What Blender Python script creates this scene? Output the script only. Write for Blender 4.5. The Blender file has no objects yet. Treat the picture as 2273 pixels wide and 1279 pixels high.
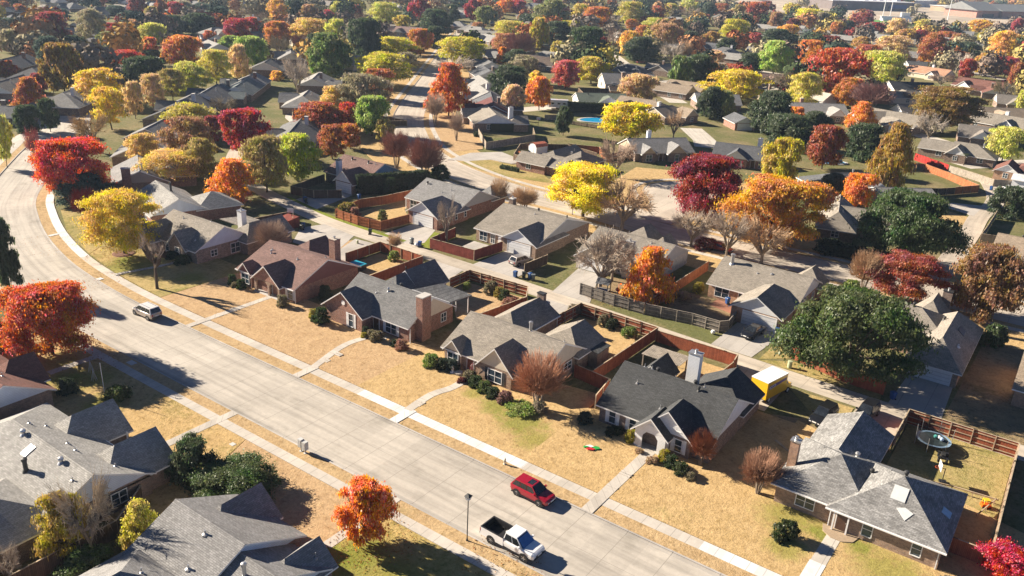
import bpy, bmesh, math, random
import numpy as np
from mathutils import Vector, Matrix
R = math.radians
sc = bpy.context.scene
col = sc.collection
random.seed(7)

# helpers
def tag(o, label=None, cat=None, group=None, kind=None):
    if label: o['label'] = label
    if cat: o['category'] = cat
    if group: o['group'] = group
    if kind: o['kind'] = kind
    return o

def empty(name, loc=(0, 0, 0), rz=0.0, label=None, cat=None, group=None):
    o = bpy.data.objects.new(name, None)
    o.empty_display_size = 0.3
    o.location = loc
    o.rotation_euler = (0, 0, rz)
    col.objects.link(o)
    return tag(o, label, cat, group)

class MB:
    """collects faces (with uv and material index) and links them as ONE mesh object"""
    def __init__(self):
        self.v = []; self.f = []; self.m = []; self.uv = []
    def face(self, pts, m=0, uv=None):
        n = len(self.v)
        self.v += [tuple(p) for p in pts]
        self.f.append(list(range(n, n + len(pts))))
        self.m.append(m)
        self.uv.append(uv if uv else [(p[0] + p[1], p[2]) for p in pts])
    def box(self, x0, x1, y0, y1, z0, z1, m=0, top=None):
        P = [(x0, y0, z0), (x1, y0, z0), (x1, y1, z0), (x0, y1, z0), (x0, y0, z1), (x1, y0, z1), (x1, y1, z1), (x0, y1, z1)]
        for q in ((3, 2, 1, 0), (0, 1, 5, 4), (1, 2, 6, 5), (2, 3, 7, 6), (3, 0, 4, 7)):
            self.face([P[i] for i in q], m)
        self.face([P[i] for i in (4, 5, 6, 7)], m if top is None else top)
    def hexa(self, P, m=0):
        """P: 4 bottom pts ccw, 4 top pts"""
        for q in ((3, 2, 1, 0), (0, 1, 5, 4), (1, 2, 6, 5), (2, 3, 7, 6), (3, 0, 4, 7), (4, 5, 6, 7)):
            self.face([P[i] for i in q], m)
    def bar(self, p, q, w=0.05, h=None, m=0):
        p = Vector(p); q = Vector(q); d = (q - p)
        if d.length < 1e-6: return
        d.normalize()
        up = Vector((0, 0, 1)) if abs(d.z) < .95 else Vector((1, 0, 0))
        s = d.cross(up).normalized() * (w / 2); u = s.cross(d).normalized() * ((h or w) / 2)
        P = [p - s - u, q - s - u, q + s - u, p + s - u, p - s + u, q - s + u, q + s + u, p + s + u]
        self.hexa(P, m)
    def tube(self, p, q, r0, r1=None, n=8, m=0, caps=True):
        r1 = r0 if r1 is None else r1
        p = Vector(p); q = Vector(q); d = (q - p).normalized()
        a = d.orthogonal().normalized(); b = d.cross(a)
        A = [p + (a * math.cos(2 * math.pi * i / n) + b * math.sin(2 * math.pi * i / n)) * r0 for i in range(n)]
        B = [q + (a * math.cos(2 * math.pi * i / n) + b * math.sin(2 * math.pi * i / n)) * r1 for i in range(n)]
        for i in range(n):
            j = (i + 1) % n
            self.face([A[i], A[j], B[j], B[i]], m)
        if caps:
            self.face(A[::-1], m); self.face(B, m)
    def lathe(self, prof, n=16, c=(0, 0, 0), m=0):
        for (r0, z0), (r1, z1) in zip(prof[:-1], prof[1:]):
            for i in range(n):
                t0 = 2 * math.pi * i / n; t1 = 2 * math.pi * (i + 1) / n
                P = []
                for r, z, t in ((r0, z0, t0), (r0, z0, t1), (r1, z1, t1), (r1, z1, t0)):
                    P.append((c[0] + r * math.cos(t), c[1] + r * math.sin(t), c[2] + z))
                if r0 < 1e-5: P = P[1:]
                elif r1 < 1e-5: P = P[:3]
                self.face(P, m)
    def prism(self, poly, z0, z1, m=0, side=None):
        n = len(poly)
        self.face([(x, y, z1) for x, y in poly], m, [(x, y) for x, y in poly])
        for i in range(n):
            a, b = poly[i], poly[(i + 1) % n]
            self.face([(a[0], a[1], z0), (b[0], b[1], z0), (b[0], b[1], z1), (a[0], a[1], z1)], m if side is None else side)
    def build(self, name, mats, parent=None, smooth=False, merge=False):
        me = bpy.data.meshes.new(name)
        me.from_pydata(self.v, [], self.f)
        if not isinstance(mats, (list, tuple)): mats = [mats]
        for mt in mats: me.materials.append(mt)
        me.polygons.foreach_set('material_index', self.m)
        uvl = me.uv_layers.new(name='UVMap')
        flat = [c for poly in self.uv for p in poly for c in p]
        uvl.data.foreach_set('uv', flat)
        if merge:
            bm = bmesh.new(); bm.from_mesh(me)
            bmesh.ops.remove_doubles(bm, verts=bm.verts, dist=1e-4)
            bmesh.ops.recalc_face_normals(bm, faces=bm.faces)
            bm.to_mesh(me); bm.free()
        if smooth:
            me.polygons.foreach_set('use_smooth', [True] * len(me.polygons))
        me.update()
        o = bpy.data.objects.new(name, me)
        col.objects.link(o)
        if parent: o.parent = parent
        return o

def ccw(poly):
    a = sum(p[0] * q[1] - q[0] * p[1] for p, q in zip(poly, poly[1:] + poly[:1]))
    return poly if a > 0 else poly[::-1]

def copy_tree(o, parent=None):
    c = o.copy(); col.objects.link(c)
    if parent: c.parent = parent
    for ch in list(o.children): copy_tree(ch, c)
    return c

# materials
class NT:
    def __init__(self, name):
        self.mat = bpy.data.materials.new(name); self.mat.use_nodes = True
        self.t = self.mat.node_tree; self.n = self.t.nodes; self.n.clear()
        self.out = self.n.new('ShaderNodeOutputMaterial')
    def node(self, typ, **kw):
        n = self.n.new(typ)
        for k, v in kw.items():
            if k.startswith('i_'):
                n.inputs[k[2:].replace('_', ' ')].default_value = v
            else: setattr(n, k, v)
        return n
    def link(self, a, b): self.t.links.new(a, b)
    def noise(self, vec, scale, detail=3, rough=.55):
        n = self.node('ShaderNodeTexNoise'); n.inputs['Scale'].default_value = scale
        n.inputs['Detail'].default_value = detail; n.inputs['Roughness'].default_value = rough
        if vec is not None: self.link(vec, n.inputs['Vector'])
        return n.outputs['Fac']
    def ramp(self, fac, stops):
        r = self.node('ShaderNodeValToRGB')
        while len(r.color_ramp.elements) < len(stops): r.color_ramp.elements.new(.5)
        for e, (p, c) in zip(r.color_ramp.elements, stops):
            e.position = p; e.color = (*c, 1) if len(c) == 3 else c
        self.link(fac, r.inputs['Fac']); return r.outputs['Color']
    def mix(self, fac, a, b, mode='MIX'):
        m = self.node('ShaderNodeMix', data_type='RGBA', blend_type=mode)
        for s, v in ((m.inputs[0], fac), (m.inputs[6], a), (m.inputs[7], b)):
            if isinstance(v, (int, float)): s.default_value = v
            elif isinstance(v, (tuple, list)): s.default_value = (*v, 1) if len(v) == 3 else v
            else: self.link(v, s)
        return m.outputs[2]
    def math(self, op, a, b=None, c=None):
        m = self.node('ShaderNodeMath', operation=op)
        for i, v in enumerate((a, b, c)):
            if v is None: continue
            if isinstance(v, (int, float)): m.inputs[i].default_value = v
            else: self.link(v, m.inputs[i])
        return m.outputs[0]
    def bsdf(self, color, rough=.8, metal=0.0, bump=None, bstr=.3, bdist=.05, spec=.3, coat=0):
        b = self.node('ShaderNodeBsdfPrincipled')
        if isinstance(color, (tuple, list)): b.inputs['Base Color'].default_value = (*color[:3], 1)
        else: self.link(color, b.inputs['Base Color'])
        if isinstance(rough, (int, float)): b.inputs['Roughness'].default_value = rough
        else: self.link(rough, b.inputs['Roughness'])
        b.inputs['Metallic'].default_value = metal
        b.inputs['Specular IOR Level'].default_value = spec
        b.inputs['Coat Weight'].default_value = coat
        if bump is not None:
            bp = self.node('ShaderNodeBump'); bp.inputs['Strength'].default_value = bstr; bp.inputs['Distance'].default_value = bdist
            self.link(bump, bp.inputs['Height']); self.link(bp.outputs[0], b.inputs['Normal'])
        self.link(b.outputs[0], self.out.inputs['Surface'])
        return self.mat

def scl(c, k): return tuple(min(1, x * k) for x in c)
_mc = {}
def cached(fn):
    def w(*a, **k):
        key = (fn.__name__, a, tuple(sorted(k.items())))
        if key not in _mc: _mc[key] = fn(*a, **k)
        return _mc[key]
    return w

@cached
def plain(name, c, rough=.6, metal=0.0, var=.12, scale=3.0, spec=.3, coat=0):
    t = NT(name); tc = t.node('ShaderNodeTexCoord')
    f = t.noise(tc.outputs['Object'], scale, 4)
    c2 = t.ramp(f, [(.3, scl(c, 1 - var)), (.7, scl(c, 1 + var))])
    return t.bsdf(c2, rough, metal, spec=spec, coat=coat)

@cached
def grass_mat(name, base, alt, green, gamt=.45, seed=0.0, blobs=(), rows=0.0):
    """dormant turf: straw and olive mottling, darker tufts, and (blobs) patches of (x, y, radius, colour) with ragged soft edges"""
    t = NT(name); g = t.node('ShaderNodeNewGeometry')
    mp = t.node('ShaderNodeMapping'); t.link(g.outputs['Position'], mp.inputs['Vector'])
    mp.inputs['Location'].default_value = (seed * 13.7, seed * 7.1, 0)
    v = mp.outputs[0]
    big = t.noise(v, .1, 5, .62); mid = t.noise(v, .55, 6, .7); fine = t.noise(v, 4.5, 4, .75); tuft = t.noise(v, 1.5, 5, .75)
    c = t.mix(t.ramp(mid, [(.38, (0, 0, 0)), (.62, (1, 1, 1))]), base, alt)
    gm = t.ramp(t.math('ADD', t.math('MULTIPLY', big, .7), t.math('MULTIPLY', tuft, .36)), [(max(0.02, .8 - gamt * .62), (0, 0, 0)), (min(.98, .9 - gamt * .5), (1, 1, 1))])
    c = t.mix(t.math('MULTIPLY', gm, .8), c, green)
    for (bx, by, br, bc) in blobs:
        d = t.node('ShaderNodeVectorMath', operation='DISTANCE'); t.link(g.outputs['Position'], d.inputs[0]); d.inputs[1].default_value = (bx, by, .15)
        q = t.math('ADD', t.math('DIVIDE', d.outputs['Value'], br), t.math('ADD', t.math('MULTIPLY', t.math('SUBTRACT', mid, .5), 1.5), t.math('MULTIPLY', t.math('SUBTRACT', tuft, .5), .9)))
        c = t.mix(t.ramp(q, [(.35, (.75, .75, .75)), (1.05, (0, 0, 0))]), c, bc)
    dk = t.ramp(tuft, [(.5, (1, 1, 1)), (.6, (.86, .84, .8)), (.72, (.55, .52, .46))])
    c = t.mix(1.0, c, dk, 'MULTIPLY')
    fv = t.ramp(fine, [(.28, (.74, .72, .68)), (.5, (1, 1, 1)), (.74, (1.2, 1.18, 1.14))])
    c = t.mix(1.0, c, fv, 'MULTIPLY')
    h = t.math('ADD', fine, t.math('MULTIPLY', tuft, 1.8))
    return t.bsdf(c, .95, bump=h, bstr=.45, bdist=.14, spec=.06)

@cached
def concrete_mat(name, base, jl=4.6, jw=0.05, across=0.0, stain=.25, streak=True):
    """uv.x runs along the strip in metres, uv.y across it"""
    t = NT(name); u = t.node('ShaderNodeUVMap'); u.uv_map = 'UVMap'
    sep = t.node('ShaderNodeSeparateXYZ'); t.link(u.outputs[0], sep.inputs[0])
    g = t.node('ShaderNodeNewGeometry')
    n1 = t.noise(g.outputs['Position'], .22, 5, .6); n2 = t.noise(g.outputs['Position'], 2.2, 5, .65)
    mp = t.node('ShaderNodeMapping'); t.link(u.outputs[0], mp.inputs['Vector']); mp.inputs['Scale'].default_value = (.06, 1.1, 1)
    n3 = t.noise(mp.outputs[0], 1.0, 4, .6)
    c = t.ramp(n1, [(.3, scl(base, 1 - stain)), (.5, base), (.75, scl(base, 1 + stain * .6))])
    if streak:
        c = t.mix(.6, c, t.ramp(n3, [(.32, scl(base, .62)), (.55, base), (.75, scl(base, 1.2))]))
    c = t.mix(1.0, c, t.ramp(n2, [(.25, (.9, .9, .9)), (.6, (1.02, 1.02, 1.02))]), 'MULTIPLY')
    if streak:      # pale worn blotches and dark drips
        n4 = t.noise(g.outputs['Position'], .3, 4, .6)
        c = t.mix(1.0, c, t.ramp(n4, [(.3, (.82, .82, .81)), (.44, (1, 1, 1)), (.6, (1, 1, 1)), (.72, (1.16, 1.16, 1.15))]), 'MULTIPLY')
    if jl:
        m = t.math('ABSOLUTE', t.math('SUBTRACT', t.math('FRACT', t.math('DIVIDE', sep.outputs[0], jl)), .5))
        j = t.math('GREATER_THAN', m, .5 - jw / jl)
        # slabs differ a little
        fl = t.node('ShaderNodeTexWhiteNoise', noise_dimensions='1D'); t.link(t.math('FLOOR', t.math('ADD', t.math('DIVIDE', sep.outputs[0], jl), .5)), fl.inputs['W'])
        c = t.mix(1.0, c, t.ramp(fl.outputs['Value'], [(0, (.9, .9, .9)), (1, (1.06, 1.06, 1.06))]), 'MULTIPLY')
        c = t.mix(t.math('MULTIPLY', j, .75), c, scl(base, .55))
    if across:
        m = t.math('ABSOLUTE', t.math('SUBTRACT', sep.outputs[1], across))
        j = t.math('LESS_THAN', m, .035)
        c = t.mix(t.math('MULTIPLY', j, .7), c, scl(base, .6))
    return t.bsdf(c, .88, bump=n2, bstr=.15, bdist=.02, spec=.2)

@cached
def roof_mat(name, base, course=.16, var=.2, mottle=1.0):
    t = NT(name); u = t.node('ShaderNodeUVMap'); u.uv_map = 'UVMap'
    br = t.node('ShaderNodeTexBrick'); t.link(u.outputs[0], br.inputs['Vector'])
    br.inputs['Scale'].default_value = 1.0; br.inputs['Brick Width'].default_value = .42; br.inputs['Row Height'].default_value = course
    br.inputs['Mortar Size'].default_value = .014; br.inputs['Mortar Smooth'].default_value = .3
    br.inputs['Color1'].default_value = (*scl(base, 1 - var), 1); br.inputs['Color2'].default_value = (*scl(base, 1 + var), 1)
    br.inputs['Mortar'].default_value = (*scl(base, .55), 1)
    g = t.node('ShaderNodeNewGeometry')
    n = t.noise(g.outputs['Position'], .5, 5, .6); n2 = t.noise(g.outputs['Position'], 5.0, 4, .7)
    c = t.mix(1.0, br.outputs['Color'], t.ramp(n, [(.3, (1 - .16 * mottle,) * 3), (.7, (1 + .14 * mottle,) * 3)]), 'MULTIPLY')
    c = t.mix(1.0, c, t.ramp(n2, [(.3, (.78, .78, .78)), (.7, (1.2, 1.2, 1.2))]), 'MULTIPLY')
    h = t.math('SUBTRACT', n2, t.math('MULTIPLY', br.outputs['Fac'], 1.2))
    return t.bsdf(c, .9, bump=h, bstr=.5, bdist=.03, spec=.2)

@cached
def brick_mat(name, a, b, mortar=(.42, .38, .33)):
    t = NT(name); u = t.node('ShaderNodeUVMap'); u.uv_map = 'UVMap'
    br = t.node('ShaderNodeTexBrick'); t.link(u.outputs[0], br.inputs['Vector'])
    br.inputs['Scale'].default_value = 1.0; br.inputs['Brick Width'].default_value = .24; br.inputs['Row Height'].default_value = .085
    br.inputs['Mortar Size'].default_value = .01
    br.inputs['Color1'].default_value = (*a, 1); br.inputs['Color2'].default_value = (*b, 1); br.inputs['Mortar'].default_value = (*mortar, 1)
    g = t.node('ShaderNodeNewGeometry')
    n = t.noise(g.outputs['Position'], 2.2, 5, .7)
    c = t.mix(1.0, br.outputs['Color'], t.ramp(n, [(.3, (.66, .66, .66)), (.7, (1.25, 1.22, 1.2))]), 'MULTIPLY')
    return t.bsdf(c, .9, bump=br.outputs['Fac'], bstr=-.3, bdist=.01, spec=.15)

@cached
def siding_mat(name, base, row=.18):
    t = NT(name); u = t.node('ShaderNodeUVMap'); u.uv_map = 'UVMap'
    sep = t.node('ShaderNodeSeparateXYZ'); t.link(u.outputs[0], sep.inputs[0])
    fr = t.math('FRACT', t.math('DIVIDE', sep.outputs[1], row))
    g = t.node('ShaderNodeNewGeometry'); n = t.noise(g.outputs['Position'], 1.2, 4, .6)
    c = t.ramp(n, [(.3, scl(base, .9)), (.7, scl(base, 1.05))])
    c = t.mix(t.math('LESS_THAN', fr, .12), c, scl(base, .62))
    return t.bsdf(c, .6, bump=fr, bstr=.4, bdist=.02, spec=.3)

@cached
def plank_mat(name, a, b, w=.14):
    t = NT(name); u = t.node('ShaderNodeUVMap'); u.uv_map = 'UVMap'
    sep = t.node('ShaderNodeSeparateXYZ'); t.link(u.outputs[0], sep.inputs[0])
    q = t.math('DIVIDE', sep.outputs[0], w)
    wn = t.node('ShaderNodeTexWhiteNoise', noise_dimensions='1D'); t.link(t.math('FLOOR', q), wn.inputs['W'])
    g = t.node('ShaderNodeNewGeometry'); n = t.noise(g.outputs['Position'], 1.3, 5, .7)
    c = t.mix(wn.outputs['Value'], a, b)
    c = t.mix(1.0, c, t.ramp(n, [(.28, (.6, .6, .62)), (.7, (1.2, 1.2, 1.2))]), 'MULTIPLY')
    gap = t.math('LESS_THAN', t.math('FRACT', q), .1)
    c = t.mix(gap, c, scl(a, .25))
    return t.bsdf(c, .85, spec=.15)

@cached
def glass_mat(name='window_glass', c=(.03, .045, .06)):
    t = NT(name); g = t.node('ShaderNodeNewGeometry'); n = t.noise(g.outputs['Position'], .8, 3)
    return t.bsdf(t.ramp(n, [(.35, scl(c, .6)), (.65, scl(c, 1.8))]), .08, spec=.8)

@cached
def leaf_mat(name, trans=.5, hv=.055):
    t = NT(name); oi = t.node('ShaderNodeObjectInfo'); g = t.node('ShaderNodeNewGeometry')
    hs = t.node('ShaderNodeHueSaturation'); t.link(oi.outputs['Color'], hs.inputs['Color'])
    rnd = g.outputs['Random Per Island']
    tcn = t.node('ShaderNodeTexCoord'); cl = t.noise(tcn.outputs['Object'], 2.6, 2, .5)
    t.link(t.math('ADD', t.math('ADD', .5 - hv * .42, t.math('MULTIPLY', rnd, hv)), t.math('MULTIPLY', t.math('SUBTRACT', cl, .5), hv * 3.2)), hs.inputs['Hue'])
    t.link(t.math('ADD', t.math('MULTIPLY', t.math('FRACT', t.math('MULTIPLY', rnd, 37.3)), .8), .62), hs.inputs['Value'])
    t.link(t.math('ADD', t.math('ADD', .84, t.math('MULTIPLY', t.math('FRACT', t.math('MULTIPLY', rnd, 91.7)), .34)), t.math('MULTIPLY', t.math('SUBTRACT', cl, .5), .8)), hs.inputs['Saturation'])
    d = t.node('ShaderNodeBsdfDiffuse'); tr = t.node('ShaderNodeBsdfTranslucent')
    t.link(hs.outputs[0], d.inputs['Color']); t.link(hs.outputs[0], tr.inputs['Color'])
    mx = t.node('ShaderNodeMixShader'); mx.inputs[0].default_value = trans
    t.link(d.outputs[0], mx.inputs[1]); t.link(tr.outputs[0], mx.inputs[2])
    gl = t.node('ShaderNodeBsdfGlossy'); gl.inputs['Roughness'].default_value = .5
    m2 = t.node('ShaderNodeMixShader'); m2.inputs[0].default_value = .03
    t.link(mx.outputs[0], m2.inputs[1]); t.link(gl.outputs[0], m2.inputs[2])
    t.link(m2.outputs[0], t.out.inputs['Surface'])
    return t.mat

@cached
def twig_mat(name='twigs'):
    t = NT(name); oi = t.node('ShaderNodeObjectInfo'); g = t.node('ShaderNodeNewGeometry')
    c = t.mix(1.0, oi.outputs['Color'], t.ramp(g.outputs['Random Per Island'], [(0, (.7, .7, .7)), (1, (1.3, 1.25, 1.2))]), 'MULTIPLY')
    return t.bsdf(c, .85, spec=.1)
@cached
def bark_mat(name, c):
    t = NT(name); tc = t.node('ShaderNodeTexCoord'); mp = t.node('ShaderNodeMapping'); t.link(tc.outputs['Object'], mp.inputs['Vector'])
    mp.inputs['Scale'].default_value = (24, 24, 10)
    n = t.noise(mp.outputs[0], 1.0, 5, .7)
    return t.bsdf(t.ramp(n, [(.3, scl(c, .55)), (.7, scl(c, 1.35))]), .95, bump=n, bstr=.6, bdist=.03, spec=.1)
HAZE, SKY_S, SUN_S, EXPO, BR = 0.0001, .05, 5.0, 1.55, 1.7
# tree kinds (unit shapes: radius 1, height 1)
def tube_np(V, Fc, p, q, r0, r1, n=4):
    p = Vector(p); q = Vector(q); d = q - p
    if d.length < 1e-7: return
    d.normalize(); a = d.orthogonal().normalized(); b = d.cross(a); k = len(V)
    for c, r in ((p, r0), (q, r1)):
        for i in range(n):
            t = 2 * math.pi * i / n
            V.append(tuple(c + (a * math.cos(t) + b * math.sin(t)) * r))
    for i in range(n):
        j = (i + 1) % n
        Fc.append((k + i, k + j, k + n + j, k + n + i))

def mesh_of(name, V, Fc, mat):
    me = bpy.data.meshes.new(name); me.from_pydata([tuple(v) for v in V], [], [tuple(f) for f in Fc]); me.materials.append(mat); me.update()
    return me

def quads(name, C, N, size, asp, mat, rs, droop=0.0):
    """leaf-sized quads at C with normals N"""
    n = len(C)
    N = N / (np.linalg.norm(N, axis=1, keepdims=True) + 1e-9)
    rv = rs.normal(size=(n, 3)); rv[:, 2] -= droop
    T = np.cross(N, rv); T /= (np.linalg.norm(T, axis=1, keepdims=True) + 1e-9)
    B = np.cross(N, T)
    s = (size * rs.uniform(.65, 1.35, n))[:, None]
    a = (rs.uniform(*asp, n))[:, None]
    t = T * s; b = B * s * a
    k = rs.uniform(.2, .7, n)[:, None]
    P = np.stack([C - b, C + t * k - b * .1, C + b, C - t * (1 - k * .3) + b * .05], 1).reshape(-1, 3)
    me = bpy.data.meshes.new(name)
    me.vertices.add(4 * n); me.vertices.foreach_set('co', P.astype(np.float32).ravel())
    me.loops.add(4 * n); me.loops.foreach_set('vertex_index', np.arange(4 * n, dtype=np.int32))
    me.polygons.add(n); me.polygons.foreach_set('loop_start', np.arange(0, 4 * n, 4, dtype=np.int32))
    try: me.polygons.foreach_set('loop_total', np.full(n, 4, dtype=np.int32))
    except Exception: pass
    me.materials.append(mat); me.update(calc_edges=True); me.validate()
    return me

CB = {'round': .2, 'conic': .14, 'wispy': .24, 'evergreen': .12, 'magnolia': .14, 'umbrella': .25, 'bare': .12, 'twig': .2, 'shrubtree': .0, 'pruned': .15}
LEAF = leaf_mat('leaves'); WISP = leaf_mat('thin_leaves', .38, .05); TWIG = twig_mat(); BARK = bark_mat('bark', (.11, .085, .065)); PALEBARK = bark_mat('pale_bark', (.27, .22, .17))

def puffs(kind, rs):
    cb = CB[kind]; P = []
    def prof(t):      # lateral reach at crown height t 0..1
        if kind == 'conic': return max(.12, (1 - t) ** .75 * 1.02) * min(1, .55 + t * 3)
        if kind == 'umbrella': return min(1, .45 + t * 1.3) * math.sqrt(max(.03, 1 - max(0, (t - .4) / .62) ** 2))
        if kind in ('wispy',): return math.sqrt(max(.04, 1 - ((t - .42) / .6) ** 2))
        if kind == 'evergreen': return math.sqrt(max(.05, 1 - ((t - .38) / .64) ** 2))
        if kind == 'shrubtree': return math.sqrt(max(.05, 1 - ((t - .3) / .72) ** 2))
        return math.sqrt(max(.04, 1 - ((t - .45) / .57) ** 2))
    n = {'round': 62, 'conic': 62, 'wispy': 52, 'evergreen': 62, 'magnolia': 56, 'umbrella': 54, 'shrubtree': 40}[kind]
    ph = rs.uniform(0, 6.28, 4)
    for i in range(n):
        t = (i + .5) / n; t = t ** .9
        ang = i * 2.39996 + rs.uniform(-.4, .4)
        lob = 1 + .17 * math.sin(2 * ang + ph[0] + 3 * t) + .11 * math.sin(3 * ang + ph[1] - 4 * t)
        rr = prof(t) * lob * rs.uniform(.62, .86)
        if i % 5 == 0: rr *= rs.uniform(.2, .6)
        pr = rs.uniform(.15, .31) * (.85 if kind in ('conic',) else 1)
        P.append((rr * math.cos(ang), rr * math.sin(ang), t, pr))
    if kind in ('wispy', 'round', 'umbrella', 'magnolia'):      # a few gaps where the sky or what is behind shows
        P = [q for i, q in enumerate(P) if not (i % 7 == 3 and math.hypot(q[0], q[1]) > .3)]
    P.append((0, 0, .9 if kind != 'conic' else .97, .2))
    return P, cb

def crown(kind, hi, seed):
    rs = np.random.RandomState(seed)
    P, cb = puffs(kind, rs)
    nl = {'round': 125, 'conic': 130, 'wispy': 120, 'evergreen': 150, 'magnolia': 80, 'umbrella': 130, 'shrubtree': 140}[kind] * (1.15, 3.4, 11)[hi]
    size = {'round': .062, 'conic': .06, 'wispy': .05, 'evergreen': .056, 'magnolia': .085, 'umbrella': .056, 'shrubtree': .07}[kind] * (.9, .52, .3)[hi]
    zs = (1 - cb)
    C = []; N = []
    flat = {'wispy': .55, 'evergreen': .7, 'umbrella': .6}.get(kind, .9)
    for (x, y, t, pr) in P:
        n = int(nl * (pr / .27) ** 2)
        d = rs.normal(size=(n, 3)); d /= np.linalg.norm(d, axis=1, keepdims=True)
        d[:, 2] = np.where(d[:, 2] < -.35, -d[:, 2], d[:, 2])
        rad = pr * np.where(rs.uniform(size=n) < .8, rs.uniform(.35, 1.06, n) ** .6, rs.uniform(.95, 1.5, n))
        # wavy puff surface
        rad *= 1 + .18 * np.sin(9 * d[:, 0] + 7 * d[:, 1] + seed + x * 9)
        c = d * rad[:, None]
        c[:, 2] *= flat
        if kind == 'wispy': c[:, :2] *= 1.25
        if kind == 'wispy': c[:, 2] -= .05 * (c[:, 0] ** 2 + c[:, 1] ** 2) / pr
        cc = np.empty_like(c)
        cc[:, 0] = x + c[:, 0]; cc[:, 1] = y + c[:, 1]; cc[:, 2] = cb + zs * np.clip(t + c[:, 2] * .58, .01, 1.02)
        C.append(cc); N.append(d + rs.normal(size=(n, 3)) * .7 + np.array([0, 0, .2]))
    C = np.concatenate(C); N = np.concatenate(N)
    C[:, :2] /= np.percentile(np.hypot(C[:, 0], C[:, 1]), 95.5)      # crown fills radius 1 and height cb..1
    z0, z1 = np.percentile(C[:, 2], (2.5, 97.5)); C[:, 2] = cb + (C[:, 2] - z0) / (z1 - z0) * zs
    if kind == 'wispy':
        keep = rs.uniform(size=len(C)) < .68; C, N = C[keep], N[keep]
    # metric size: width is in crown radii, height in tree heights - keep leaf elements roughly square at r=.45 H
    asp = (1.2, 2.4) if kind == 'wispy' else ((.8, 1.5) if kind != 'evergreen' else (1.2, 2.2))
    me = quads('crown_' + kind, C, N, size, asp, WISP if kind == 'wispy' else LEAF, rs, .25 if kind == 'wispy' else 0)
    # squash leaf z so leaves are not tall after the (r,r,H) scale
    V = []; Fc = []
    hb = cb + .1 * zs
    tr = {'wispy': .045, 'conic': .045, 'evergreen': .055}.get(kind, .05)
    tr *= .8
    bx, by = rs.uniform(-.05, .05, 2)
    if kind != 'shrubtree':
        for k in range(3): pass
        tube_np(V, Fc, (0, 0, -.005), (0, 0, .02), tr * 1.7, tr * 1.1, 8)
        tube_np(V, Fc, (0, 0, .02), (bx, by, hb), tr * 1.1, tr * .8, 8)
    nl_ = 9 if kind in ('wispy', 'umbrella') else 7
    sel = [P[i] for i in rs.permutation(len(P))[:nl_]]
    for (x, y, t, pr) in sel:
        m = (x * .45 + bx, y * .45 + by, hb + (cb + zs * t - hb) * .4)
        tube_np(V, Fc, (bx, by, hb * (.97 if kind != 'shrubtree' else .1)), m, tr * .55, tr * .36, 5)
        e = (x * .95, y * .95, cb + zs * t)
        tube_np(V, Fc, m, e, tr * .36, tr * .12, 4)
        for q in range(2):
            e2 = (x * rs.uniform(.7, 1.1) + rs.uniform(-.2, .2), y * rs.uniform(.7, 1.1) + rs.uniform(-.2, .2), cb + zs * min(1, t + rs.uniform(.02, .15)))
            tube_np(V, Fc, m, e2, tr * .22, tr * .06, 3)
    tk = mesh_of('trunk_' + kind, V, Fc, BARK)
    return me, tk

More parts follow.
